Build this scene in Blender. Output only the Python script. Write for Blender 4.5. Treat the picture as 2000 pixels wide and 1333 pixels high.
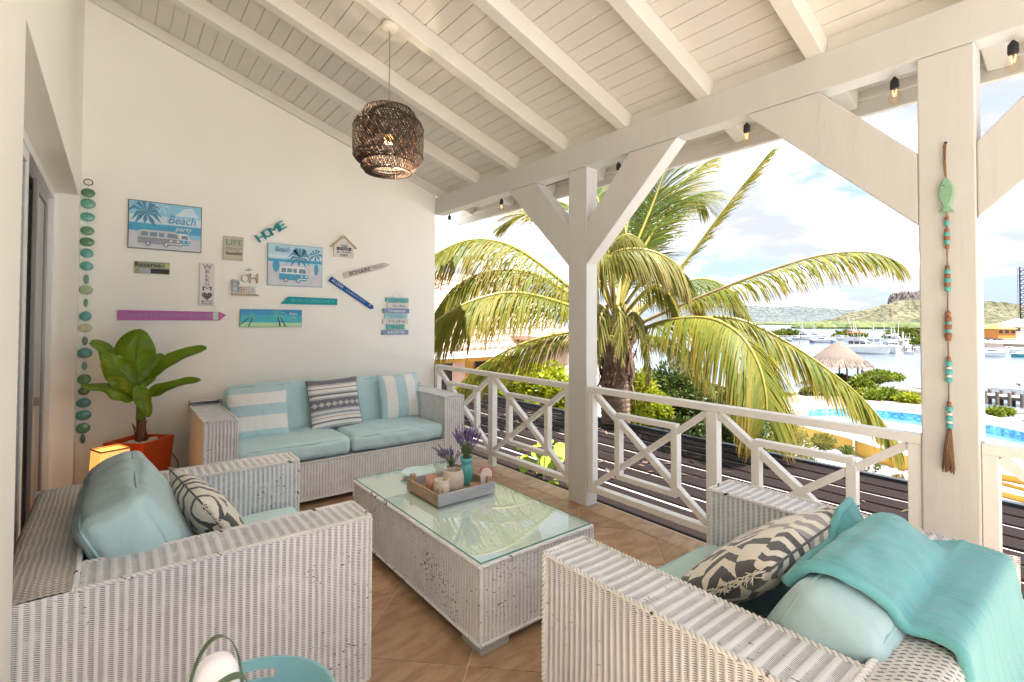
import bpy, bmesh, math, random
from mathutils import Vector, Matrix, noise
R = math.radians
rng = random.Random(7)
for o in list(bpy.data.objects):
    bpy.data.objects.remove(o)
scene = bpy.context.scene
COL = scene.collection

# ---------------------------------------------------------------- camera
CAM_YAW, CAM_PITCH, CAM_ROLL, CAM_F, CAM_CY, CAM_H = R(38.472), R(1.161), R(0.222), 975.62, 604.88, 1.5
_F = Vector((math.sin(CAM_YAW)*math.cos(CAM_PITCH), math.cos(CAM_YAW)*math.cos(CAM_PITCH), math.sin(CAM_PITCH)))
_R0 = Vector((math.cos(CAM_YAW), -math.sin(CAM_YAW), 0))
_U0 = _R0.cross(_F)
_RT = _R0*math.cos(CAM_ROLL) + _U0*math.sin(CAM_ROLL)
_UP = _RT.cross(_F)
cam_data = bpy.data.cameras.new('camera')
cam_data.sensor_width = 36
cam_data.lens = CAM_F/2000*36
cam_data.shift_y = (CAM_CY-666.5)/2000
cam_data.clip_start = 0.02
cam_data.clip_end = 6000
cam = bpy.data.objects.new('camera', cam_data)
cam.matrix_world = Matrix(((_RT.x, _UP.x, -_F.x, 0), (_RT.y, _UP.y, -_F.y, 0), (_RT.z, _UP.z, -_F.z, CAM_H), (0, 0, 0, 1)))
COL.objects.link(cam)
scene.camera = cam

def ray(x, y):
    return _F + _RT*((x-1000)/CAM_F) - _UP*((y-CAM_CY)/CAM_F)
def at_z(x, y, z):
    d = ray(x, y); return Vector((0, 0, CAM_H)) + d*((z-CAM_H)/d.z)
def at_d(x, y, depth):
    return Vector((0, 0, CAM_H)) + ray(x, y)*depth

# ---------------------------------------------------------------- nodes
def node(nt, t, ins=None, **props):
    n = nt.nodes.new(t)
    for k, v in props.items():
        setattr(n, k, v)
    for k, v in (ins or {}).items():
        s = n.inputs[k]
        if isinstance(v, bpy.types.NodeSocket):
            nt.links.new(v, s)
        else:
            if isinstance(v, tuple) and len(v) == 3 and s.type == 'RGBA':
                v = (*v, 1)
            s.default_value = v
    return n
def mth(nt, op, a, b=0.0, c=0.0):
    return node(nt, 'ShaderNodeMath', {0: a, 1: b, 2: c}, operation=op).outputs[0]
def ramp(nt, fac, stops, interp='LINEAR'):
    n = node(nt, 'ShaderNodeValToRGB', {0: fac})
    cr = n.color_ramp
    cr.interpolation = interp
    while len(cr.elements) < len(stops):
        cr.elements.new(0.5)
    for e, (p, c) in zip(cr.elements, stops):
        e.position = p
        e.color = (*c, 1) if len(c) == 3 else c
    return n.outputs[0]
def mixc(nt, fac, a, b, blend='MIX'):
    n = node(nt, 'ShaderNodeMix', data_type='RGBA', blend_type=blend)
    for s, v in ((n.inputs[0], fac), (n.inputs[6], a), (n.inputs[7], b)):
        if isinstance(v, bpy.types.NodeSocket):
            nt.links.new(v, s)
        else:
            s.default_value = (*v, 1) if isinstance(v, tuple) and len(v) == 3 else v
    return n.outputs[2]
def new_mat(name):
    m = bpy.data.materials.new(name)
    m.use_nodes = True
    nt = m.node_tree
    return m, nt, nt.nodes['Principled BSDF']
MATS = {}
def M(name, c1=None, c2=None, scale=6.0, rough=0.6, bump=0.0, bscale=None, spec=0.4, metal=0.0, detail=4.0, stretch=None, sheen=0.0, contrast=0.5, transl=0.0, emit=None, estr=0.0, island=0.0):
    """a plain procedural material: two tones mixed by noise, optional relief"""
    if name in MATS:
        return MATS[name]
    m, nt, b = new_mat(name)
    tc = node(nt, 'ShaderNodeTexCoord').outputs['Object']
    if stretch:
        tc = node(nt, 'ShaderNodeMapping', {'Vector': tc, 'Scale': stretch}).outputs[0]
    nz = node(nt, 'ShaderNodeTexNoise', {'Vector': tc, 'Scale': scale, 'Detail': detail, 'Roughness': 0.6})
    c2 = c2 or tuple(v*0.88 for v in c1)
    col = ramp(nt, nz.outputs[0], [(0.5-contrast*0.5, c2), (0.5+contrast*0.5, c1)])
    if island:
        geo = node(nt, 'ShaderNodeNewGeometry')
        f = node(nt, 'ShaderNodeMapRange', {0: geo.outputs['Random Per Island'], 3: 1-island, 4: 1+island}).outputs[0]
        h = node(nt, 'ShaderNodeHueSaturation', {'Color': col, 'Value': f,
                 'Hue': node(nt, 'ShaderNodeMapRange', {0: geo.outputs['Random Per Island'], 3: 0.52, 4: 0.475}).outputs[0]})
        col = h.outputs[0]
    nt.links.new(col, b.inputs['Base Color'])
    b.inputs['Roughness'].default_value = rough
    b.inputs['Specular IOR Level'].default_value = spec
    b.inputs['Metallic'].default_value = metal
    if sheen:
        b.inputs['Sheen Weight'].default_value = sheen
        b.inputs['Sheen Roughness'].default_value = 0.5
    if emit:
        b.inputs['Emission Color'].default_value = (*emit, 1)
        b.inputs['Emission Strength'].default_value = estr
    if bump:
        n2 = node(nt, 'ShaderNodeTexNoise', {'Vector': tc, 'Scale': bscale or scale*4, 'Detail': 5.0})
        bp = node(nt, 'ShaderNodeBump', {'Height': n2.outputs[0], 'Strength': bump, 'Distance': 0.02})
        nt.links.new(bp.outputs[0], b.inputs['Normal'])
    if transl:
        tr = node(nt, 'ShaderNodeBsdfTranslucent', {'Color': col})
        mx = node(nt, 'ShaderNodeMixShader', {0: transl, 1: b.outputs[0], 2: tr.outputs[0]})
        nt.links.new(mx.outputs[0], nt.nodes['Material Output'].inputs[0])
    MATS[name] = m
    return m

# ---------------------------------------------------------------- world, sun, exposure
SUN_DIR = Vector((0.07, -0.36, 0.93)).normalized()       # towards the sun
SUN_EL = math.asin(SUN_DIR.z)
SUN_AZ = math.atan2(SUN_DIR.x, SUN_DIR.y)
world = bpy.data.worlds.new('World')
scene.world = world
world.use_nodes = True
wn = world.node_tree
wbg = wn.nodes['Background']
sky = node(wn, 'ShaderNodeTexSky', sky_type='NISHITA', sun_disc=False, sun_elevation=SUN_EL, sun_rotation=SUN_AZ, dust_density=1.5, ozone_density=1.0)
gen = node(wn, 'ShaderNodeTexCoord').outputs['Generated']
sepw = node(wn, 'ShaderNodeSeparateXYZ', {0: gen})
zc = mth(wn, 'ADD', mth(wn, 'MAXIMUM', sepw.outputs[2], 0.0), 0.16)
cv = node(wn, 'ShaderNodeCombineXYZ', {0: mth(wn, 'DIVIDE', sepw.outputs[0], zc), 1: mth(wn, 'DIVIDE', sepw.outputs[1], zc), 2: 7.9})
cn1 = node(wn, 'ShaderNodeTexNoise', {'Vector': cv.outputs[0], 'Scale': 0.85, 'Detail': 9.0, 'Roughness': 0.55, 'Distortion': 0.25})
cmask = ramp(wn, cn1.outputs[0], [(0.40, (0, 0, 0)), (0.50, (1, 1, 1))])
cn2 = node(wn, 'ShaderNodeTexNoise', {'Vector': cv.outputs[0], 'Scale': 1.9, 'Detail': 7.0, 'Roughness': 0.5})
ccol = ramp(wn, cn2.outputs[0], [(0.38, (1.75, 1.86, 2.15)), (0.49, (2.3, 2.4, 2.65)), (0.64, (6.0, 6.1, 6.3))])
skyc = mixc(wn, 0.88, sky.outputs[0], (1.30, 1.66, 2.2))
wcol = mixc(wn, cmask, skyc, ccol)
wn.links.new(wcol, wbg.inputs[0])
wbg.inputs[1].default_value = 0.062

sun_d = bpy.data.lights.new('sun', 'SUN')
sun_d.energy = 3.3
sun_d.angle = R(0.5)
sun_d.color = (1.0, 0.985, 0.965)
sun = bpy.data.objects.new('sun', sun_d)
sun.rotation_euler = (-SUN_DIR).to_track_quat('-Z', 'Y').to_euler()
COL.objects.link(sun)
vs = scene.view_settings
vs.view_transform = 'Standard'
vs.look = 'None'
vs.exposure = 3.0
vs.gamma = 1.0
vs.use_curve_mapping = False
scene.cycles.max_bounces = 10
scene.cycles.diffuse_bounces = 6
scene.cycles.glossy_bounces = 4
scene.cycles.transmission_bounces = 6
scene.cycles.transparent_max_bounces = 16
scene.cycles.sample_clamp_indirect = 6.0
scene.cycles.caustics_reflective = False
scene.cycles.caustics_refractive = False
scene.cycles.use_denoising = True
scene.cycles.use_adaptive_sampling = True

# ---------------------------------------------------------------- mesh builder
class MB:
    def __init__(self):
        self.v, self.f, self.uv, self.mi, self.m = [], [], [], [], 0
    def add(self, vs_, fs, uvs=None):
        b = len(self.v)
        self.v += [tuple(p) for p in vs_]
        for i, f in enumerate(fs):
            self.f.append(tuple(b+k for k in f))
            self.mi.append(self.m)
            self.uv.append(uvs[i] if uvs else None)
        return self
    def box(self, x0, x1, y0, y1, z0, z1):
        return self.add([(x0, y0, z0), (x1, y0, z0), (x1, y1, z0), (x0, y1, z0), (x0, y0, z1), (x1, y0, z1), (x1, y1, z1), (x0, y1, z1)],
                        [(3, 2, 1, 0), (4, 5, 6, 7), (0, 1, 5, 4), (1, 2, 6, 5), (2, 3, 7, 6), (3, 0, 4, 7)])
    def bar(self, p, q, w, h, up=(0, 0, 1)):
        p, q, up = Vector(p), Vector(q), Vector(up)
        d = (q-p).normalized()
        s = d.cross(up).normalized()*(w/2)
        u = s.cross(d).normalized()*(h/2)
        return self.add([p-s-u, p+s-u, p+s+u, p-s+u, q-s-u, q+s-u, q+s+u, q-s+u],
                        [(3, 2, 1, 0), (4, 5, 6, 7), (0, 1, 5, 4), (1, 2, 6, 5), (2, 3, 7, 6), (3, 0, 4, 7)])
    def tube(self, pts, r, n=8, caps=True, closed=False):
        pts = [Vector(p) for p in pts]
        N = len(pts)
        rr = r if isinstance(r, (list, tuple)) else [r]*N
        vs_, fs = [], []
        ref = None
        for i, p in enumerate(pts):
            if closed:
                t = pts[(i+1) % N]-pts[i-1]
            else:
                t = pts[min(i+1, N-1)]-pts[max(i-1, 0)]
            t = t.normalized() if t.length > 1e-9 else Vector((0, 0, 1))
            if ref is None:
                ref = Vector((0, 0, 1)) if abs(t.z) < 0.9 else Vector((1, 0, 0))
            a = t.cross(ref)
            a = a.normalized() if a.length > 1e-6 else t.orthogonal().normalized()
            b = a.cross(t).normalized()
            ref = b
            for k in range(n):
                an = 2*math.pi*k/n
                vs_.append(p+(a*math.cos(an)+b*math.sin(an))*rr[i])
        for i in range(N if closed else N-1):
            j = (i+1) % N
            for k in range(n):
                k2 = (k+1) % n
                fs.append((i*n+k, i*n+k2, j*n+k2, j*n+k))
        if caps and not closed:
            fs.append(tuple(range(n-1, -1, -1)))
            fs.append(tuple((N-1)*n+k for k in range(n)))
        return self.add(vs_, fs)
    def lathe(self, prof, n=20, c=(0, 0, 0), caps=True):
        vs_, fs = [], []
        for r, z in prof:
            for k in range(n):
                a = 2*math.pi*k/n
                vs_.append((c[0]+r*math.cos(a), c[1]+r*math.sin(a), c[2]+z))
        for i in range(len(prof)-1):
            for k in range(n):
                k2 = (k+1) % n
                fs.append((i*n+k, i*n+k2, (i+1)*n+k2, (i+1)*n+k))
        if caps:
            if prof[0][0] > 1e-5: fs.append(tuple(range(n-1, -1, -1)))
            if prof[-1][0] > 1e-5: fs.append(tuple((len(prof)-1)*n+k for k in range(n)))
        return self.add(vs_, fs)
    def prism(self, poly, a, b, fn):
        """polygon (u,v) pushed from depth a to depth b; fn(u,v,d) -> xyz"""
        n = len(poly)
        vs_ = [fn(u, v, a) for u, v in poly]+[fn(u, v, b) for u, v in poly]
        fs = [tuple(range(n-1, -1, -1)), tuple(range(n, 2*n))]
        for i in range(n):
            j = (i+1) % n
            fs.append((i, j, n+j, n+i))
        return self.add(vs_, fs)
    def grid(self, nu, nv, fn, uvfn=None, flip=False):
        vs_ = [fn(i/nu, j/nv) for j in range(nv+1) for i in range(nu+1)]
        fs, uvs = [], []
        for j in range(nv):
            for i in range(nu):
                q = [(i, j), (i+1, j), (i+1, j+1), (i, j+1)]
                if flip: q = q[::-1]
                fs.append(tuple(b*(nu+1)+a for a, b in q))
                uvs.append([uvfn(a/nu, b/nv) if uvfn else (a/nu, b/nv) for a, b in q])
        return self.add(vs_, fs, uvs)
    def mesh(self, name, smooth=False):
        me = bpy.data.meshes.new(name)
        me.from_pydata(self.v, [], self.f)
        if any(u for u in self.uv):
            lay = me.uv_layers.new(name='UVMap')
            k = 0
            for f, u in zip(self.f, self.uv):
                for i in range(len(f)):
                    if u: lay.data[k].uv = u[i]
                    k += 1
        if any(self.mi):
            me.polygons.foreach_set('material_index', self.mi)
        if smooth:
            me.polygons.foreach_set('use_smooth', [True]*len(self.f))
        me.update()
        return me

def tag(o, label=None, cat=None, group=None, kind=None):
    if label: o['label'] = label
    if cat: o['category'] = cat
    if group: o['group'] = group
    if kind: o['kind'] = kind
    return o
def thing(name, label, cat, loc=(0, 0, 0), rot=0.0, group=None, kind=None):
    o = bpy.data.objects.new(name, None)
    o.empty_display_size = 0.1
    o.location = loc
    o.rotation_euler = (0, 0, rot)
    COL.objects.link(o)
    return tag(o, label, cat, group, kind)
def obj(name, mb, mats, parent=None, smooth=False, bevel=0.0, label=None, kind=None, loc=None, rot=None):
    me = mb.mesh(name, smooth) if isinstance(mb, MB) else mb
    if not isinstance(mats, (list, tuple)): mats = [mats]
    if not me.materials:
        for m in mats: me.materials.append(m)
    o = bpy.data.objects.new(name, me)
    COL.objects.link(o)
    if parent: o.parent = parent
    if bevel:
        b = o.modifiers.new('bevel', 'BEVEL')
        b.width = bevel; b.segments = 2; b.limit_method = 'ANGLE'; b.angle_limit = R(40)
    if label: o['label'] = label
    if kind: o['kind'] = kind
    if loc is not None: o.location = loc
    if rot is not None: o.rotation_euler = rot
    return o
def copy_tree(o, parent=None):
    c = o.copy()
    COL.objects.link(c)
    c.parent = parent
    for ch in o.children: copy_tree(ch, c)
    return c
def text(s, size, mat, parent, loc, rot=(R(90), 0, 0), extrude=0.001, align='CENTER', width=None, shear=0.0, name='lettering'):
    cu = bpy.data.curves.new(name, 'FONT')
    cu.body = s; cu.size = size; cu.extrude = extrude
    cu.align_x = align; cu.align_y = 'CENTER'; cu.shear = shear
    cu.resolution_u = 3
    cu.materials.append(mat)
    o = bpy.data.objects.new(name, cu)
    COL.objects.link(o)
    dg = bpy.context.evaluated_depsgraph_get()
    dg.update()
    me = bpy.data.meshes.new_from_object(o.evaluated_get(dg))
    bpy.data.objects.remove(o)
    if width:
        # letters are condensed or widened to the space the sign gives them
        xs_ = [v.co.x for v in me.vertices]
        k = width/max(max(xs_)-min(xs_), 0.001)
        for v in me.vertices: v.co.x *= k
    o = bpy.data.objects.new(name, me)
    COL.objects.link(o)
    o.parent = parent
    o.location = loc
    o.rotation_euler = rot
    return o
# ================================================================ materials
PAINT = M('cream_paint', (0.72, 0.695, 0.635), (0.69, 0.66, 0.60), 3, 0.5, 0.05, 60, spec=0.3)
PLANKM = M('plank_paint', (0.72, 0.695, 0.64), (0.66, 0.63, 0.575), 2.5, 0.5, 0.04, 30, spec=0.3, stretch=(1, 0.2, 1))
POSTM = M('white_wood_paint', (0.61, 0.60, 0.57), (0.58, 0.565, 0.535), 3, 0.5, 0.10, 26, spec=0.3, stretch=(2.0, 2.0, 0.25), contrast=0.5)
RAILM = M('railing_paint', (0.83, 0.81, 0.77), (0.78, 0.76, 0.715), 5, 0.4, 0.05, 50, spec=0.4)
DARK = M('dark_gap', (0.03, 0.027, 0.024))

def wall_mat():
    m, nt, b = new_mat('plaster')
    tc = node(nt, 'ShaderNodeTexCoord').outputs['Object']
    n1 = node(nt, 'ShaderNodeTexNoise', {'Vector': tc, 'Scale': 1.3, 'Detail': 5.0})
    n2 = node(nt, 'ShaderNodeTexNoise', {'Vector': tc, 'Scale': 90.0, 'Detail': 4.0})
    col = ramp(nt, n1.outputs[0], [(0.3, (0.82, 0.79, 0.72)), (0.7, (0.86, 0.835, 0.77))])
    nt.links.new(col, b.inputs['Base Color'])
    b.inputs['Roughness'].default_value = 0.8
    b.inputs['Specular IOR Level'].default_value = 0.2
    n3 = node(nt, 'ShaderNodeTexNoise', {'Vector': tc, 'Scale': 5.0, 'Detail': 6.0, 'Distortion': 1.2})
    h = mth(nt, 'ADD', mth(nt, 'MULTIPLY', n2.outputs[0], 0.35), n3.outputs[0])
    bp = node(nt, 'ShaderNodeBump', {'Height': h, 'Strength': 0.16, 'Distance': 0.012})
    nt.links.new(bp.outputs[0], b.inputs['Normal'])
    return m
WALLM = wall_mat()

def tile_mat():
    m, nt, b = new_mat('terracotta_tile')
    tc = node(nt, 'ShaderNodeTexCoord').outputs['Object']
    inf = node(nt, 'ShaderNodeObjectInfo')
    off = node(nt, 'ShaderNodeVectorMath', {0: tc, 1: node(nt, 'ShaderNodeCombineXYZ', {0: mth(nt, 'MULTIPLY', inf.outputs['Random'], 40.0), 1: mth(nt, 'MULTIPLY', inf.outputs['Random'], 17.0), 2: 0.0}).outputs[0]}, operation='ADD').outputs[0]
    mp = node(nt, 'ShaderNodeMapping', {'Vector': off, 'Scale': (1.0, 2.4, 1.0)}).outputs[0]
    n1 = node(nt, 'ShaderNodeTexNoise', {'Vector': mp, 'Scale': 3.2, 'Detail': 7.0, 'Distortion': 1.6, 'Roughness': 0.6})
    n2 = node(nt, 'ShaderNodeTexNoise', {'Vector': off, 'Scale': 45.0, 'Detail': 4.0})
    col = ramp(nt, n1.outputs[0], [(0.25, (0.23, 0.128, 0.068)), (0.45, (0.37, 0.225, 0.13)), (0.6, (0.48, 0.32, 0.20)), (0.78, (0.32, 0.185, 0.10))])
    f = node(nt, 'ShaderNodeMapRange', {0: inf.outputs['Random'], 3: 0.88, 4: 1.12}).outputs[0]
    col = node(nt, 'ShaderNodeHueSaturation', {'Color': col, 'Value': f}).outputs[0]
    col = mixc(nt, mth(nt, 'MULTIPLY', n2.outputs[0], 0.3), col, (0.38, 0.235, 0.125))
    nt.links.new(col, b.inputs['Base Color'])
    nt.links.new(node(nt, 'ShaderNodeMapRange', {0: n2.outputs[0], 3: 0.22, 4: 0.42}).outputs[0], b.inputs['Roughness'])
    bp = node(nt, 'ShaderNodeBump', {'Height': n1.outputs[0], 'Strength': 0.08, 'Distance': 0.01})
    nt.links.new(bp.outputs[0], b.inputs['Normal'])
    return m
TILEM = tile_mat()
GROUT = M('grout', (0.62, 0.49, 0.35), (0.50, 0.38, 0.26), 25, 0.85)
CONC = M('concrete', (0.55, 0.52, 0.48), (0.44, 0.41, 0.37), 2, 0.85, 0.2, 40)

def glass_mat(name, tint=(0.9, 0.96, 0.94), refl=1.0, rough=0.0):
    m, nt, b = new_mat(name)
    nt.nodes.remove(b)
    tr = node(nt, 'ShaderNodeBsdfTransparent', {'Color': tint})
    gl = node(nt, 'ShaderNodeBsdfGlossy', {'Color': (1, 1, 1), 'Roughness': rough})
    fr = node(nt, 'ShaderNodeFresnel', {'IOR': 1.5})
    bf = node(nt, 'ShaderNodeNewGeometry').outputs['Backfacing']
    fac = mth(nt, 'MULTIPLY', mth(nt, 'MULTIPLY', fr.outputs[0], refl), mth(nt, 'SUBTRACT', 1.0, bf))
    mx = node(nt, 'ShaderNodeMixShader', {0: fac, 1: tr.outputs[0], 2: gl.outputs[0]})
    nt.links.new(mx.outputs[0], nt.nodes['Material Output'].inputs[0])
    return m

# ================================================================ floor of the veranda
XW, YW, XR = -0.228, 5.241, 2.98      # left wall face, back wall face, inner face of the posts
Y0 = -2.2                             # where the veranda ends behind the camera
fl = MB().box(-1.2, 3.15, Y0, YW+0.3, -0.22, -0.004)
floor = obj('floor', fl, GROUT, kind='structure')
S = 0.5135
c45 = math.sqrt(0.5)
def clip_poly(poly, xmax, xmin, ymin, ymax):
    def cut(pl, fn):
        out = []
        for i in range(len(pl)):
            a, b = pl[i], pl[(i+1) % len(pl)]
            fa, fb = fn(a), fn(b)
            if fa >= 0: out.append(a)
            if fa*fb < 0:
                t = fa/(fa-fb)
                out.append((a[0]+(b[0]-a[0])*t, a[1]+(b[1]-a[1])*t))
        return out
    for fn in (lambda p: xmax-p[0], lambda p: p[0]-xmin, lambda p: p[1]-ymin, lambda p: ymax-p[1]):
        poly = cut(poly, fn)
        if len(poly) < 3: return None
    return poly
g = 0.0036
full_tile = None
for i in range(-8, 14):
    for j in range(-10, 14):
        # lattice anchored on two grout crossings measured on the floor
        a0, a1 = (3.048+i*S*1.4142)*c45, (3.048+(i+1)*S*1.4142)*c45      # along (1,1)
        b0, b1 = (-0.614+j*S*1.4142)*c45, (-0.614+(j+1)*S*1.4142)*c45    # along (1,-1)
        sq = [(a0+g, b0+g), (a1-g, b0+g), (a1-g, b1-g), (a0+g, b1-g)]
        P = [((a+b)*c45, (a-b)*c45) for a, b in sq]
        cx, cy = sum(p[0] for p in P)/4, sum(p[1] for p in P)/4
        if cx < -0.8 or cx > 3.4 or cy < -0.4 or cy > 5.6: continue
        Q = clip_poly(P, 2.938, -0.40, -0.3, YW-0.004)
        if not Q: continue
        ar = abs(sum(Q[k][0]*Q[(k+1) % len(Q)][1]-Q[(k+1) % len(Q)][0]*Q[k][1] for k in range(len(Q)))/2)
        if ar < 0.001: continue
        def fn(u, v, d): return (u-cx, v-cy, d)
        if ar > (S-0.008)**2*0.995 and full_tile is not None:
            me = full_tile
        else:
            if sum(Q[k][0]*Q[(k+1) % len(Q)][1]-Q[(k+1) % len(Q)][0]*Q[k][1] for k in range(len(Q))) < 0: Q = Q[::-1]
            me = MB().prism(Q, -0.006, 0.0, fn).mesh('tile')
            if ar > (S-0.008)**2*0.995: full_tile = me
        obj('tile', me, TILEM, floor, loc=(cx, cy, rng.uniform(-0.0006, 0.0006)), bevel=0.0015)
edge_me = MB().box(-0.092, 0.092, -0.2465, 0.2465, -0.006, 0).mesh('tile')
for k in range(12):
    y = -0.25+k*0.5
    if y > 5.0: continue
    obj('tile', edge_me, TILEM, floor, loc=(3.036, y, 0), bevel=0.003)
# outer face of the slab
obj('slab_edge', MB().box(3.128, 3.16, Y0, YW+0.3, -0.20, -0.02), PAINT, floor)

# ================================================================ house walls
bw = MB().box(XW-0.9, 2.985, YW, YW+0.22, -0.2, 4.6)
obj('back_wall', bw, WALLM, kind='structure')
OY0, OY1, OZ = 1.952, 4.95, 2.42
sw = MB()
sw.box(XW-0.30, XW+0.018, Y0, OY0, -0.2, 4.6)
sw.box(XW-0.30, XW, OY1, YW-0.002, -0.2, 4.6)
sw.box(XW-0.30, XW, OY0-0.002, OY1+0.002, OZ, 4.6)
obj('side_wall', sw, WALLM, kind='structure')
sk = MB().box(XW+0.001, 2.9, YW-0.012, YW-0.001, 0.0, 0.08)
obj('skirting', sk, PAINT, kind='structure')
# room behind the sliding door, its dimness put into the wall and floor colours
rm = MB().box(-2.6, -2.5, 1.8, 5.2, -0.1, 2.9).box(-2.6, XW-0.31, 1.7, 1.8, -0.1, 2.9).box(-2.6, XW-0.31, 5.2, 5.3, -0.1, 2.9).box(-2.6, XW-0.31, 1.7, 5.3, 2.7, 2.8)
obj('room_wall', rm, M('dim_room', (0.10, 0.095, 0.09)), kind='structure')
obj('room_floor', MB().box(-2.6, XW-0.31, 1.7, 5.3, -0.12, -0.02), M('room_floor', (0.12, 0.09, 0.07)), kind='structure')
dr = thing('sliding_door', 'white framed sliding door with dark glass in the recess of the side wall', 'door', (XW-0.16, 0, 0))
WHITE = M('white_lacquer', (0.80, 0.80, 0.79), (0.76, 0.76, 0.75), 3, 0.3)
GREYM = M('grey_metal', (0.33, 0.31, 0.30), (0.28, 0.26, 0.25), 5, 0.35, metal=0.4)
fr = MB().box(-0.03, 0.03, OY0, OY1, OZ-0.055, OZ-0.001).box(-0.03, 0.03, OY1-0.06, OY1-0.001, 0, OZ-0.056).box(-0.03, 0.03, OY0+0.001, OY0+0.06, 0, OZ-0.056).box(-0.03, 0.03, OY0+0.061, OY1-0.061, 0, 0.04)
obj('door_frame', fr, WHITE, dr, bevel=0.003)
for (a, b, x) in ((OY0+0.1, 3.62, 0.012), (4.26, OY1-0.07, -0.012)):
    leaf = MB().box(x-0.011, x+0.011, a, a+0.07, 0.041, OZ-0.057).box(x-0.011, x+0.011, b-0.07, b, 0.041, OZ-0.057).box(x-0.011, x+0.011, a+0.071, b-0.071, 0.041, 0.11).box(x-0.011, x+0.011, a+0.071, b-0.071, OZ-0.12, OZ-0.057)
    lf = obj('leaf_frame', leaf, WHITE if x > 0 else GREYM, dr, bevel=0.002)
    obj('pane', MB().box(x-0.003, x+0.003, a+0.071, b-0.071, 0.111, OZ-0.121), glass_mat('door_glass', (0.25, 0.28, 0.27)), dr)
hd = MB().box(0.0, 0.03, 4.30, 4.325, 0.95, 1.0).box(0.028, 0.04, 4.30, 4.325, 0.9, 1.12)
obj('handle', hd, GREYM, dr, bevel=0.003)

# ================================================================ roof: planks, rafters, beam
SL = math.atan(0.3345)
ceil = thing('ceiling', None, None, (2.98, 0, 2.954), kind='structure')
ceil['label'] = 'sloping white plank ceiling on exposed rafters'
ceil.rotation_euler = (0, SL, 0)
# local x runs down the slope, local z is its normal, y along the veranda; rafter undersides at z=0
RAFT_H = 0.122
YN = YW-0.001
pl_me = MB().box(-0.0518, 0.0518, -1.3, YN, RAFT_H, RAFT_H+0.02).mesh('plank')
pl_mv = None
n_pl = 38
for k in range(n_pl):
    x = -3.42+k*0.1066
    obj('plank', pl_me, PLANKM, ceil, loc=(x, 0, rng.uniform(-0.0015, 0.0015)), bevel=0.0025)
obj('roof_deck', MB().box(-3.6, 0.60, -1.32, YW+0.3, RAFT_H+0.025, RAFT_H+0.10), M('roof_underlay', (0.5, 0.45, 0.36)), ceil)
raf_me = MB().box(-3.42, 0.545, -0.046, 0.046, 0.0, RAFT_H).mesh('rafter')
for k in range(-2, 7):
    y = 0.475+0.6655*k-0.046
    obj('rafter', raf_me, PAINT, ceil, loc=(0, y, 0), bevel=0.006)
obj('rafter', MB().box(-3.42, 0.545, -0.02, 0.02, 0.03, RAFT_H), PAINT, ceil, loc=(0, YN-0.022, 0), bevel=0.004)
# blocking between the rafters above the beam: pale, with a seam
for k in range(-2, 6):
    y = 0.475+0.6655*k-0.046
    obj('blocking', MB().box(0.03, 0.05, y+0.047, y+0.6655-0.047, 0.012, RAFT_H-0.003), PAINT, ceil)
fa = MB().box(0.547, 0.572, -1.35, YW+0.3, -0.055, RAFT_H+0.09)
obj('fascia', fa, PAINT, ceil, bevel=0.004)
obj('fascia_trim', MB().box(0.533, 0.546, -1.3, YW+0.25, 0.045, 0.07), PAINT, ceil)

bm_ = thing('roof_beam', 'long cream painted beam carrying the rafters above the posts', 'beam', (XR, 0, 2.7507))
obj('timber', MB().box(0, 0.13, -1.3, YW-0.001, 0, 0.2025), POSTM, bm_, bevel=0.006)

def post(y0, y1, label):
    t = thing('veranda_post', label, 'post', (XR, y0, 0), group='white timber posts along the veranda edge')
    obj('shaft', MB().box(0, 0.128, 0, y1-y0, 0, 2.749), POSTM, t, bevel=0.007)
    w = y1-y0
    for s in (-1, 1):
        # diagonal brace: quad in the post's plane, flush with the post face
        if s > 0: yb, a = w+0.001, 1
        else: yb, a = -0.001, -1
        poly = [(yb, 1.955), (yb, 2.298), (yb+a*0.425, 2.749), (yb+a*0.83, 2.749)]
        if s < 0: poly = poly[::-1]
        mb = MB().prism([(u, v) for u, v in poly], 0.003, 0.124, lambda u, v, d: (d, u, v))
        obj('brace', mb, POSTM, t, bevel=0.006)
    return t
post(2.783, 2.989, 'white timber post with two diagonal braces in front of the palm')
post(0.4446, 0.6505, 'white timber post where the fish garland hangs, with two diagonal braces')

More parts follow.
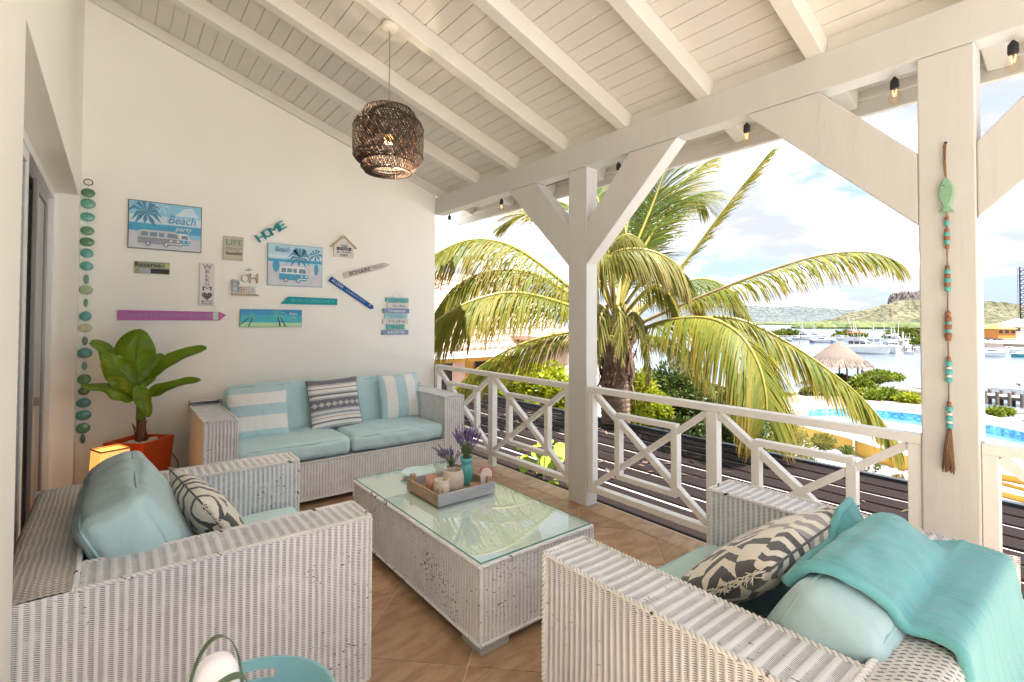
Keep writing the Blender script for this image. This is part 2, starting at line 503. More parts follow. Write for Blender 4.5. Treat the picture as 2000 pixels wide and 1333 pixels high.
# railing -----------------------------------------------------------------
def railing(ya, yb, label):
    t = thing('railing', label, 'railing', (2.992, ya, 0), group='white chinese style railings between the posts')
    L = yb-ya
    T = 0.062
    def bx(name, y0, y1, z0, z1, x0=0.0, x1=T):
        obj(name, MB().box(x0, x1, y0, y1, z0, z1), RAILM, t, bevel=0.003)
    bx('top_rail', 0.001, L-0.001, 0.918, 0.962, -0.006, T+0.006)
    bx('bottom_rail', 0.001, L-0.001, 0.128, 0.174)
    m = L/2
    ew = 0.055
    bx('baluster', 0.001, ew, 0.175, 0.917); bx('baluster', L-ew, L-0.001, 0.175, 0.917)
    bx('baluster', m-0.037, m+0.037, 0.02, 0.127, 0.004, T-0.004)
    bx('baluster', m-0.037, m+0.037, 0.175, 0.917)
    for a, b in ((ew, m-0.037), (m+0.037, L-ew)):
        w = b-a
        ia, ib = a+0.215*1.0, b-0.215
        z0, z1 = 0.175, 0.917
        ja, jb = 0.335, 0.755        # inner frame, heights
        st = 0.048
        bx('inner_stile', ia, ia+st, 0.331, 0.751, 0.004, T-0.004)
        bx('inner_stile', ib-st, ib, 0.331, 0.751, 0.004, T-0.004)
        bx('inner_rail', ia+0.012, ib-0.012, 0.752, 0.79, 0.004, T-0.004)
        bx('inner_rail', ia+0.012, ib-0.012, 0.292, 0.33, 0.004, T-0.004)
        xm = T/2
        obj('diagonal', MB().bar((xm, a, z0+0.012), (xm, b, z1-0.012), 0.044, 0.046, (1, 0, 0)), RAILM, t, bevel=0.003)
        obj('diagonal', MB().bar((xm, a, z1-0.012), (xm, b, z0+0.012), 0.040, 0.044, (1, 0, 0)), RAILM, t, bevel=0.003)
    return t
railing(2.990, YW-0.001, 'white fretwork railing bay beside the corner of the back wall')
railing(0.6515, 2.782, 'white fretwork railing bay behind the coffee table and the armchair')
railing(-1.66, 0.4436, 'white fretwork railing bay past the post with the fish garland')
# ================================================================ wicker
def wicker_mat(name, c1, c2, chip, row=0.0060, gap=0.6):
    """painted rattan: UV.x counts the ribs, UV.y is metres along a rib"""
    m, nt, b = new_mat(name)
    tc = node(nt, 'ShaderNodeTexCoord')
    sp = node(nt, 'ShaderNodeSeparateXYZ', {0: tc.outputs['UV']})
    u, v = sp.outputs[0], sp.outputs[1]
    rowv = mth(nt, 'ADD', mth(nt, 'DIVIDE', v, row), mth(nt, 'MULTIPLY', mth(nt, 'SINE', mth(nt, 'MULTIPLY', u, 6.2832)), 0.22))
    wobn = node(nt, 'ShaderNodeTexNoise', {'Vector': tc.outputs['Object'], 'Scale': 16.0, 'Detail': 3.0})
    rowv = mth(nt, 'ADD', rowv, mth(nt, 'MULTIPLY', wobn.outputs[0], 1.1))
    fr = mth(nt, 'FRACT', rowv)
    # strand profile along v, dipping into the valleys between ribs
    st = mth(nt, 'SINE', mth(nt, 'MULTIPLY', fr, 3.14159))
    uf = mth(nt, 'FRACT', u)
    val = mth(nt, 'ABSOLUTE', mth(nt, 'SUBTRACT', mth(nt, 'MULTIPLY', uf, 2.0), 1.0))       # 1 in the valley, 0 on the crest
    valley = node(nt, 'ShaderNodeMapRange', {0: val, 1: 0.30, 2: 0.66}, interpolation_type='SMOOTHSTEP').outputs[0]
    slit = node(nt, 'ShaderNodeMapRange', {0: fr, 1: 0.52, 2: 0.72}, interpolation_type='SMOOTHSTEP').outputs[0]
    slit2 = node(nt, 'ShaderNodeMapRange', {0: fr, 1: 0.86, 2: 1.0, 3: 1.0, 4: 0.0}, interpolation_type='SMOOTHSTEP').outputs[0]
    hole = mth(nt, 'MULTIPLY', mth(nt, 'MULTIPLY', valley, mth(nt, 'MULTIPLY', slit, slit2)), mth(nt, 'MULTIPLY', node(nt, 'ShaderNodeMapRange', {0: wobn.outputs[0], 1: 0.3, 2: 0.7, 3: 0.35, 4: 1.35}).outputs[0], gap*2.0))
    ob = tc.outputs['Object']
    n1 = node(nt, 'ShaderNodeTexNoise', {'Vector': ob, 'Scale': 7.0, 'Detail': 5.0})
    n2 = node(nt, 'ShaderNodeTexNoise', {'Vector': ob, 'Scale': 75.0, 'Detail': 3.0, 'Roughness': 0.7})
    n3 = node(nt, 'ShaderNodeTexNoise', {'Vector': ob, 'Scale': 3.3, 'Detail': 3.0})
    base = ramp(nt, n1.outputs[0], [(0.3, c2), (0.7, c1)])
    cvn = node(nt, 'ShaderNodeCombineXYZ', {0: mth(nt, 'MULTIPLY', u, 1.1), 1: mth(nt, 'DIVIDE', v, row*1.6), 2: mth(nt, 'MULTIPLY', node(nt, 'ShaderNodeSeparateXYZ', {0: ob}).outputs[2], 3.0)})
    n4 = node(nt, 'ShaderNodeTexNoise', {'Vector': cvn.outputs[0], 'Scale': 1.0, 'Detail': 3.0, 'Roughness': 0.65})
    th = mth(nt, 'ADD', n4.outputs[0], mth(nt, 'MULTIPLY', mth(nt, 'SUBTRACT', n3.outputs[0], 0.5), 0.42))
    chips = node(nt, 'ShaderNodeMapRange', {0: th, 1: 0.80-chip, 2: 0.83-chip}).outputs[0]
    base = mixc(nt, mth(nt, 'MINIMUM', hole, 0.92), base, (0.075, 0.065, 0.06))  # holes between the strands, shade included, darkened in the colour
    base = mixc(nt, chips, base, (0.055, 0.045, 0.038))
    nt.links.new(base, b.inputs['Base Color'])
    b.inputs['Roughness'].default_value = 0.45
    b.inputs['Specular IOR Level'].default_value = 0.4
    h = mth(nt, 'SUBTRACT', mth(nt, 'ADD', mth(nt, 'MULTIPLY', st, 0.6), mth(nt, 'MULTIPLY', n2.outputs[0], 0.25)), mth(nt, 'ADD', mth(nt, 'MULTIPLY', hole, 0.9), mth(nt, 'MULTIPLY', chips, 0.4)))
    bp = node(nt, 'ShaderNodeBump', {'Height': h, 'Strength': 0.55, 'Distance': 0.003})
    nt.links.new(bp.outputs[0], b.inputs['Normal'])
    return m
WK = wicker_mat('wicker_white', (0.82, 0.83, 0.86), (0.74, 0.745, 0.775), 0.115, gap=0.75)
WKSOFA = wicker_mat('wicker_sofa', (0.83, 0.84, 0.87), (0.77, 0.775, 0.805), 0.09, gap=0.42)
WKTAB = wicker_mat('wicker_table', (0.83, 0.84, 0.86), (0.75, 0.755, 0.775), 0.155, gap=0.36)
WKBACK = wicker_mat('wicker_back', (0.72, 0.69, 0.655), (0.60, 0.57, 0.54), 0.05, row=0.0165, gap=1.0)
BRAID = wicker_mat('wicker_braid', (0.80, 0.79, 0.775), (0.66, 0.65, 0.63), 0.13, row=0.02, gap=0.2)

def wpanel(mb, o, U, V, w, h, nrm, pitch, amp=0.17, rows=8, seed=0):
    """a corrugated rattan face: ribs run along V, repeat along U"""
    o, U, V, nrm = Vector(o), Vector(U), Vector(V), Vector(nrm)
    n = max(2, round(w/pitch)); p = w/n
    nu = n*6
    flip = U.cross(V).dot(nrm) < 0
    def fn(a, c):
        ph = math.sin(math.pi*a*n)**2
        e = min(1.0, a*w/0.012, (1-a)*w/0.012, c*h/0.014+0.25, (1-c)*h/0.014+0.25)
        wob = noise.noise(Vector((a*w*2.2+seed*3.1, c*h*5.3, seed)))*0.0025
        return o+U*(a*w+wob*0.8*min(1, 20*a*(1-a)))+V*(c*h)+nrm*((ph-0.6)*p*amp*max(0, e)+wob)
    mb.grid(nu, rows, fn, lambda a, c: (a*n, c*h), flip)
def braid(mb, pts, r=0.0062, twist=0.032, n=6):
    """two strands wound round each other along a polyline"""
    for ph in (0, math.pi):
        out = []
        L = 0.0
        for i in range(len(pts)-1):
            a, b = Vector(pts[i]), Vector(pts[i+1])
            d = b-a; ln = d.length; d = d/ln
            s = d.orthogonal().normalized(); t = d.cross(s)
            k = max(2, int(ln/(twist/6)))
            for j in range(k):
                q = L+ln*j/k
                an = 2*math.pi*q/twist+ph
                out.append(a+d*(ln*j/k)+(s*math.cos(an)+t*math.sin(an))*r*0.75)
            L += ln
        out.append(Vector(pts[-1]))
        b0 = len(mb.f)
        mb.tube(out, r*0.72, n)
        for q in range(b0, len(mb.f)):
            c = mb.v[mb.f[q][0]]
            mb.uv[q] = [(0.5, c[0]+c[1]+c[2])]*len(mb.f[q])

def wicker_seat(name, label, cat, loc, rot, D, W, ah, bh, aw, bt, seat_h, pitch, mat, group=None, backmat=None, side_slope=0.0):
    t = thing(name, label, cat, loc, rot, group)
    zb = 0.045
    for side in (0, 1):
        y0, y1 = (0, aw) if side == 0 else (W-aw, W)
        mb = MB()
        yo, yi = (y0, y1) if side == 0 else (y1, y0)
        no = (0, -1, 0) if side == 0 else (0, 1, 0)
        ni = (0, 1, 0) if side == 0 else (0, -1, 0)
        x0 = 0.0
        wpanel(mb, (x0, yo, zb), (1, 0, 0), (0, 0, 1), D-x0, ah-zb, no, pitch, seed=side+1)
        wpanel(mb, (bt, yi, seat_h-0.02), (1, 0, 0), (0, 0, 1), D-bt, ah-seat_h+0.02, ni, pitch, seed=side+3)
        wpanel(mb, (bt, y0, ah), (1, 0, 0), (0, 1, 0), D-bt, aw, (0, 0, 1), 0.0365, amp=0.115, rows=4, seed=side+5)
        wpanel(mb, (D, y0, zb), (0, 1, 0), (0, 0, 1), aw, ah-zb, (1, 0, 0), pitch, seed=side+7)
        mb.box(x0+0.02, D-0.02, y0+0.02, y1-0.02, zb+0.005, ah-0.02)
        arm = obj('arm', mb, mat, t)
        br = MB()
        for yy in (y0, y1):
            braid(br, [(bt, yy, ah), (D, yy, ah), (D, yy, zb+0.01)])
        braid(br, [(D, y0, ah), (D, y1, ah)])
        braid(br, [(0.01, yo, zb+0.004), (D, yo, zb+0.004), (D, yi, zb+0.004)], 0.006)
        obj('braid', br, BRAID, arm, smooth=True)
    # backrest between the outer edges, behind the arms
    mb = MB()
    wpanel(mb, (bt, aw, seat_h-0.02), (0, 1, 0), (0, 0, 1), W-2*aw, bh-seat_h+0.02, (1, 0, 0), pitch, seed=11)
    mb.box(0.02, bt-0.02, 0.01, W-0.01, seat_h-0.02, bh-0.025)
    bmat = backmat or mat
    # top and rear of the backrest: one woven skin bent round a soft rear edge
    nA = 20
    prof = [(bt, bh)]+[(bt-(bt-0.045)*k/5, bh+0.004*math.sin(math.pi*k/5)) for k in range(1, 5)]
    for k in range(0, 7):
        a = k/6*math.pi/2
        prof.append((0.045-0.045*math.sin(a), bh-0.045+0.045*math.cos(a)))
    prof += [(0.0, bh-0.2), (0.0, zb+0.2), (0.0, zb)]
    acc = [0.0]
    for k in range(1, len(prof)): acc.append(acc[-1]+math.hypot(prof[k][0]-prof[k-1][0], prof[k][1]-prof[k-1][1]))
    np_ = len(prof)-1
    def fb(a, c):
        k = min(int(c*np_+1e-6), np_)
        return (prof[k][0], W*a, prof[k][1])
    nrib = round(W/0.019)
    mb2 = MB().grid(nrib, np_, fb, lambda a, c: (a*nrib, acc[min(int(c*np_+1e-6), np_)]))
    back = obj('backrest', mb, mat, t)
    obj('backrest_skin', mb2, bmat, back, smooth=True)
    br = MB()
    braid(br, [(bt, 0.0, bh+0.002), (bt, W, bh+0.002)], 0.007)
    obj('braid', br, BRAID, back, smooth=True)
    # seat base with a ribbed apron
    mb = MB()
    wpanel(mb, (D-0.004, aw, zb), (0, 1, 0), (0, 0, 1), W-2*aw, seat_h-zb-0.01, (1, 0, 0), pitch, seed=21)
    mb.box(bt, D-0.02, aw-0.01, W-aw+0.01, zb+0.01, seat_h-0.012)
    base = obj('seat_base', mb, mat, t)
    br = MB()
    braid(br, [(D-0.002, aw, seat_h-0.012), (D-0.002, W-aw, seat_h-0.012)], 0.006)
    braid(br, [(D-0.002, aw, zb+0.004), (D-0.002, W-aw, zb+0.004)], 0.006)
    obj('braid', br, BRAID, base, smooth=True)
    for x in (0.03, D-0.12):
        for y in (0.03, W-0.12):
            obj('foot', MB().box(x, x+0.09, y, y+0.09, 0, zb+0.009), GREYM, t, bevel=0.003)
    return t
AW = 0.20
wicker_seat('wicker_armchair', 'white wicker loveseat against the side wall holding a cream fringed pillow', 'loveseat',
            (-0.275, 1.957, 0), 0, 1.10, 1.215, 0.70, 0.70, AW, 0.195, 0.335, 0.0235, WK, 'white wicker loveseats', WKBACK)
wicker_seat('wicker_armchair', 'white wicker loveseat by the railing with a turquoise throw over its back', 'loveseat',
            (2.42, 0.265, 0), R(90), 1.02, 1.255, 0.70, 0.70, AW, 0.135, 0.335, 0.0235, WK, 'white wicker loveseats', WKBACK)
wicker_seat('wicker_sofa', 'long white wicker sofa under the signs with pale blue cushions', 'sofa',
            (0.51, 5.15, 0), R(-90), 0.99, 2.19, 0.755, 0.79, 0.21, 0.13, 0.36, 0.024, WKSOFA)

# coffee table ---------------------------------------------------------------
TX0, TX1, TY0, TY1, TZ = 1.286, 2.007, 1.834, 3.33, 0.419
ct = thing('coffee_table', 'distressed white wicker coffee table with a greenish glass top', 'coffee table', (TX0, TY0, 0))
TW, TL = TX1-TX0, TY1-TY0
mb = MB()
zb, zt = 0.055, 0.403
wpanel(mb, (0, 0, zb), (1, 0, 0), (0, 0, 1), TW, zt-zb, (0, -1, 0), 0.0225, seed=31)
wpanel(mb, (0, TL, zb), (1, 0, 0), (0, 0, 1), TW, zt-zb, (0, 1, 0), 0.0225, seed=32)
wpanel(mb, (0, 0, zb), (0, 1, 0), (0, 0, 1), TL, zt-zb, (-1, 0, 0), 0.0225, seed=33)
wpanel(mb, (TW, 0, zb), (0, 1, 0), (0, 0, 1), TL, zt-zb, (1, 0, 0), 0.0225, seed=34)
mb.box(0.01, TW-0.01, 0.01, TL-0.01, zb+0.004, zt-0.004)
body = obj('wicker_box', mb, WKTAB, ct)
mb = MB()
wpanel(mb, (0.012, 0.012, zt), (0, 1, 0), (1, 0, 0), TL-0.024, TW-0.024, (0, 0, 1), 0.03, amp=0.05, rows=4, seed=35)
obj('wicker_top', mb, M('table_top_paint', (0.83, 0.85, 0.845), (0.78, 0.81, 0.805), 5, 0.5), ct)
br = MB()
braid(br, [(0, 0, zt-0.002), (TW, 0, zt-0.002), (TW, TL, zt-0.002), (0, TL, zt-0.002), (0, 0, zt-0.002)], 0.009)
for x in (0, TW):
    for y in (0, TL): braid(br, [(x, y, zt), (x, y, zb)], 0.007)
braid(br, [(0, 0, zb), (TW, 0, zb), (TW, TL, zb), (0, TL, zb), (0, 0, zb)], 0.007)
obj('braid', br, WKTAB, ct, smooth=True)
for x in (0.012, TW-0.172):
    for y in (0.012, TL-0.172):
        obj('foot', MB().box(x, x+0.16, y, y+0.16, 0, zb-0.002), M('foot_grey', (0.42, 0.43, 0.45), (0.36, 0.37, 0.39), 20, 0.5), ct, bevel=0.004)
def tabletop_glass():
    m, nt, b = new_mat('table_glass')
    nt.nodes.remove(b)
    tr = node(nt, 'ShaderNodeBsdfTransparent', {'Color': (0.93, 0.975, 0.96)})
    gl = node(nt, 'ShaderNodeBsdfGlossy', {'Color': (1, 1, 1), 'Roughness': 0.012})
    fr_ = node(nt, 'ShaderNodeFresnel', {'IOR': 1.52})
    mx = node(nt, 'ShaderNodeMixShader', {0: mth(nt, 'MULTIPLY', mth(nt, 'MINIMUM', mth(nt, 'MULTIPLY', fr_.outputs[0], 1.6), 1.0), mth(nt, 'SUBTRACT', 1.0, node(nt, 'ShaderNodeNewGeometry').outputs['Backfacing'])), 1: tr.outputs[0], 2: gl.outputs[0]})
    nt.links.new(mx.outputs[0], nt.nodes['Material Output'].inputs[0])
    return m
TG = tabletop_glass()
GEDGE = M('glass_edge', (0.10, 0.36, 0.30), (0.06, 0.26, 0.22), 9, 0.1, spec=0.6)
mb = MB().box(0.004, TW-0.004, 0.004, TL-0.004, 0.4115, TZ)
mb.mi = [0, 0, 1, 1, 1, 1]
obj('glass_top', mb, [TG, GEDGE], ct)

# ================================================================ cloth
def cloth_mat(name, c1, c2=None, weave=380.0, sheen=0.25, bump=0.38, var=3.0, rough=0.85):
    m, nt, b = new_mat(name)
    tc = node(nt, 'ShaderNodeTexCoord').outputs['Object']
    n1 = node(nt, 'ShaderNodeTexNoise', {'Vector': tc, 'Scale': var, 'Detail': 5.0})
    n2 = node(nt, 'ShaderNodeTexNoise', {'Vector': tc, 'Scale': weave, 'Detail': 2.0})
    n3 = node(nt, 'ShaderNodeTexNoise', {'Vector': tc, 'Scale': 14.0, 'Detail': 5.0, 'Distortion': 0.6})
    col = ramp(nt, n1.outputs[0], [(0.3, c2 or tuple(v*0.86 for v in c1)), (0.7, c1)])
    nt.links.new(col, b.inputs['Base Color'])
    b.inputs['Roughness'].default_value = rough
    b.inputs['Specular IOR Level'].default_value = 0.25
    b.inputs['Sheen Weight'].default_value = sheen
    h = mth(nt, 'ADD', mth(nt, 'MULTIPLY', n2.outputs[0], 0.16), n3.outputs[0])
    bp = node(nt, 'ShaderNodeBump', {'Height': h, 'Strength': bump, 'Distance': 0.012})
    nt.links.new(bp.outputs[0], b.inputs['Normal'])
    return m
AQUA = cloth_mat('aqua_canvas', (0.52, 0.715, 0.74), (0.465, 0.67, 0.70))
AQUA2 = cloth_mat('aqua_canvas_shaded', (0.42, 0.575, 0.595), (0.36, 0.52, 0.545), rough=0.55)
SEATG = cloth_mat('sea_green_canvas', (0.45, 0.62, 0.60), (0.40, 0.57, 0.555))
PIPE = M('piping_cord', (0.42, 0.60, 0.62), (0.36, 0.55, 0.575), 30, 0.8)

def soft_box(sx, sy, sz, r=0.045, puff=0.03, n=26, seed=0, wr=0.006, wf=7.0, sag=0.0, ridge=0.0):
    """an upholstered cushion: rounded box, crowned faces, pulled creases"""
    bm = bmesh.new()
    lay = bm.loops.layers.uv.new('UVMap')
    hx, hy, hz = sx/2, sy/2, sz/2
    r = min(r, hz*0.95, hx, hy)
    nz = max(4, int(n*0.35))
    def shape(p):
        x, y, z = p.x*hx, p.y*hy, p.z*hz
        c = Vector((max(-hx+r, min(hx-r, x)), max(-hy+r, min(hy-r, y)), max(-hz+r, min(hz-r, z))))
        d = Vector((x, y, z))-c
        q = c+d.normalized()*r if d.length > 1e-7 else Vector((x, y, z))
        fx, fy = 1-p.x**2, 1-p.y**2
        k = p.z*puff*(max(0, fx)*max(0, fy))**0.5
        q.z += k
        q.x += p.x*puff*0.55*max(0, fy)*max(0, 1-p.z**2)
        q.y += p.y*puff*0.55*max(0, fx)*max(0, 1-p.z**2)
        v = Vector((q.x*wf, q.y*wf*0.55, q.z*wf*0.7+seed*9.1))
        w = noise.noise(v)+0.6*noise.noise(v*2.3+Vector((3, 1, 7)))
        rd = abs(noise.noise(Vector((q.x*wf*1.7+noise.noise(v)*1.2, q.y*wf*0.25, seed*3.3))))
        edge = max(abs(p.x), abs(p.y))**3
        nrm = Vector((p.x**3/hx, p.y**3/hy, p.z**3/hz)).normalized()
        q += nrm*(w*wr+wr*0.55*noise.noise(Vector((q.x*wf*3.1+q.y*wf*1.4, q.y*wf*0.9, q.z*wf*2.5+seed)))*(0.4+edge)-(1-min(1, rd*7))*wr*0.28)
        q.z -= sag*fx*fy
        return q
    dirs = [((1, 0, 0), (0, 1, 0), (0, 0, 1)), ((0, 1, 0), (0, 0, 1), (1, 0, 0)), ((0, 0, 1), (1, 0, 0), (0, 1, 0))]
    for u, v, w in dirs:
        u, v, w = Vector(u), Vector(v), Vector(w)
        nu = nz if abs(u.z) > 0.5 else n
        nv = nz if abs(v.z) > 0.5 else n
        for s in (-1, 1):
            g_ = [[bm.verts.new(shape(u*(2*i/nu-1)+v*(2*j/nv-1)+w*s)) for i in range(nu+1)] for j in range(nv+1)]
            for j in range(nv):
                for i in range(nu):
                    q = [g_[j][i], g_[j][i+1], g_[j+1][i+1], g_[j+1][i]]
                    if s < 0: q = q[::-1]
                    f = bm.faces.new(q)
                    f.smooth = True
                    for l in f.loops:
                        l[lay].uv = (l.vert.co.x/sx+0.5, l.vert.co.y/sy+0.5)
    bmesh.ops.remove_doubles(bm, verts=bm.verts, dist=0.0004)
    me = bpy.data.meshes.new('cushion')
    bm.to_mesh(me); bm.free()
    return me
def seam(sx, sy, z, r, puff, pr=0.005):
    hx, hy = sx/2, sy/2
    pts = []
    N = 60
    for k in range(N):
        a = 2*math.pi*k/N
        ca, sa = math.cos(a), math.sin(a)
        e = 0.16
        x = math.copysign(abs(ca)**e, ca); y = math.copysign(abs(sa)**e, sa)
        pts.append((x*(hx-r*0.28)*(1), y*(hy-r*0.28), z-math.copysign(r*0.3, z)))
    return MB().tube(pts, pr, 5, closed=True)
def cushion(name, label, sx, sy, sz, mat, mtx, group=None, seed=0, cat='cushion', piping=True, **kw):
    me = soft_box(sx, sy, sz, seed=seed, **kw)
    o = obj(name, me, mat)
    o.matrix_world = mtx
    tag(o, label, cat, group)
    if piping:
        for zz in (sz/2, -sz/2):
            obj('piping', seam(sx, sy, zz, kw.get('r', 0.045), 0), PIPE, o, smooth=True)
    return o
def frame(loc, right, up):
    """matrix with x along right, y along up, z = right x up"""
    r = Vector(right).normalized(); u = Vector(up)
    n = r.cross(u).normalized(); u = n.cross(r).normalized()
    return Matrix(((r.x, u.x, n.x, loc[0]), (r.y, u.y, n.y, loc[1]), (r.z, u.z, n.z, loc[2]), (0, 0, 0, 1)))
# sofa seat pads and back pads
G1 = 'pale blue cushions on the sofa'
cushion('seat_cushion', 'pale blue seat pad of the sofa under the horizontally striped pillow', 0.86, 0.80, 0.135, AQUA, frame((1.157, 4.575, 0.432), (1, 0, 0), (0, 1, 0)), G1, 1, n=34, puff=0.018, wr=0.007, r=0.04)
cushion('seat_cushion', 'creased pale blue seat pad of the sofa under the vertically striped pillow', 0.885, 0.80, 0.135, AQUA, frame((2.043, 4.575, 0.432), (1, 0, 0), (0, 1, 0)), G1, 2, n=34, puff=0.018, wr=0.011, r=0.04)
cushion('back_cushion', 'pale blue back pad of the sofa partly hidden by the horizontally striped pillow', 0.88, 0.47, 0.17, AQUA, frame((1.19, 4.90, 0.675), (1, 0, 0), (0, 0.22, 1)), G1, 3, n=30, puff=0.03, wr=0.008, r=0.06)
cushion('back_cushion', 'pale blue back pad of the sofa between the patterned and the vertically striped pillow', 0.86, 0.46, 0.17, AQUA, frame((2.06, 4.90, 0.67), (1, 0, 0), (0, 0.22, 1)), G1, 4, n=30, puff=0.03, wr=0.008, r=0.06)
# seat pads of the loveseats
cushion('seat_cushion', 'pale blue seat pad in the loveseat against the side wall', 0.86, 0.805, 0.125, AQUA, frame((0.375, 2.5645, 0.40), (1, 0, 0), (0, 1, 0)), None, 5, puff=0.012, wr=0.005, r=0.035)
cushion('seat_cushion', 'smooth sea green seat pad in the loveseat with the throw', 0.845, 0.86, 0.125, SEATG, frame((1.7925, 0.855, 0.40), (1, 0, 0), (0, 1, 0)), None, 6, puff=0.012, wr=0.004, r=0.035)
# big back cushions
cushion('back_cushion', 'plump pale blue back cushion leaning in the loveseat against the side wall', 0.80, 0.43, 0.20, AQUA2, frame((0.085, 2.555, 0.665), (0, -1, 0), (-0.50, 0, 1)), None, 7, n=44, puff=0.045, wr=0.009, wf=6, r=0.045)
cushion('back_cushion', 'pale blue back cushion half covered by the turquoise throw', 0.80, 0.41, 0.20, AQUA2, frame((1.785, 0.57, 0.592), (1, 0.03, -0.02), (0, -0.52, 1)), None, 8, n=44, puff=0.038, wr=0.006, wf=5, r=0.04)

# ---- pillows
def pillow_mesh(w, h, t, n=34, seed=0, wr=0.006):
    mb = MB()
    for s in (1, -1):
        def fn(a, c):
            u, v = 2*a-1, 2*c-1
            x = w/2*u*(1-0.05*(1-v*v))
            y = h/2*v*(1-0.05*(1-u*u))
            k = max(0.0, (1-abs(u)**2.6)*(1-abs(v)**2.6))**0.52
            wv = noise.noise(Vector((u*2.6, v*2.6, seed*5.0)))*wr+noise.noise(Vector((u*6, v*6, seed*5.0+3)))*wr*0.5
            pull = (1-min(1, abs(noise.noise(Vector((math.atan2(v, u)*2.2, 0, seed*2.0))))*6))*wr*1.2*(abs(u*v))
            return (x, y, s*(t/2*k+(wv-pull)*min(1, k*3)))
        mb.grid(n, n, fn, None, flip=(s < 0))
    bm = bmesh.new()
    me = mb.mesh('pillow', True)
    bm.from_mesh(me)
    bmesh.ops.remove_doubles(bm, verts=bm.verts, dist=0.0005)
    bm.to_mesh(me); bm.free()
    return me
def stripe_mat(name, stops, vertical, base_noise=0.04):
    m, nt, b = new_mat(name)
    tc = node(nt, 'ShaderNodeTexCoord')
    sp = node(nt, 'ShaderNodeSeparateXYZ', {0: tc.outputs['UV']})
    nz = node(nt, 'ShaderNodeTexNoise', {'Vector': tc.outputs['UV'], 'Scale': 60.0, 'Detail': 3.0})
    f = mth(nt, 'ADD', sp.outputs[0 if vertical else 1], mth(nt, 'MULTIPLY', mth(nt, 'SUBTRACT', nz.outputs[0], 0.5), base_noise*0.3))
    col = ramp(nt, f, stops, 'CONSTANT')
    col = mixc(nt, mth(nt, 'MULTIPLY', nz.outputs[0], 0.22), col, (0.9, 0.9, 0.88))
    nt.links.new(col, b.inputs['Base Color'])
    b.inputs['Roughness'].default_value = 0.9
    b.inputs['Specular IOR Level'].default_value = 0.15
    b.inputs['Sheen Weight'].default_value = 0.3
    bp = node(nt, 'ShaderNodeBump', {'Height': nz.outputs[0], 'Strength': 0.2, 'Distance': 0.004})
    nt.links.new(bp.outputs[0], b.inputs['Normal'])
    return m, nt, b, tc, sp
WH, AQ = (0.82, 0.81, 0.78), (0.42, 0.63, 0.67)
ST1 = stripe_mat('striped_cloth_wide', [(0.0, (0.44, 0.67, 0.71)), (0.17, WH), (0.44, AQ), (0.66, WH), (0.89, AQ)], False)[0]
ST2 = stripe_mat('striped_cloth_upright', [(0.0, AQ), (0.12, WH), (0.37, AQ), (0.63, WH), (0.88, AQ)], True)[0]
INK, GR, CR = (0.10, 0.095, 0.13), (0.42, 0.42, 0.45), (0.78, 0.75, 0.70)
def ethnic_mat():
    stops = [(0.0, INK), (0.06, GR), (0.10, CR), (0.16, INK), (0.185, CR), (0.24, (0.45, 0.27, 0.22)), (0.255, CR), (0.29, (0.30, 0.36, 0.42)), (0.34, CR), (0.37, GR), (0.40, INK), (0.60, GR), (0.63, CR), (0.67, INK), (0.70, (0.32, 0.40, 0.44)), (0.73, CR), (0.80, INK), (0.815, CR), (0.87, GR), (0.90, INK)]
    m, nt, b, tc, sp = stripe_mat('ethnic_woven_cloth', stops, False, 0.03)
    u, v = sp.outputs[0], sp.outputs[1]
    # a row of small pale diamonds in the broad dark band
    du = mth(nt, 'ABSOLUTE', mth(nt, 'SUBTRACT', mth(nt, 'FRACT', mth(nt, 'MULTIPLY', u, 8.0)), 0.5))
    dv = mth(nt, 'ABSOLUTE', mth(nt, 'MULTIPLY', mth(nt, 'SUBTRACT', v, 0.5), 10.0))
    dd = mth(nt, 'ADD', du, dv)
    hit = mth(nt, 'MULTIPLY', mth(nt, 'LESS_THAN', dd, 0.46), mth(nt, 'GREATER_THAN', mth(nt, 'FRACT', mth(nt, 'MULTIPLY', dd, 4.0)), 0.38))
    old = b.inputs['Base Color'].links[0].from_socket
    nt.links.new(mixc(nt, hit, old, CR), b.inputs['Base Color'])
    return m
ETH = ethnic_mat()
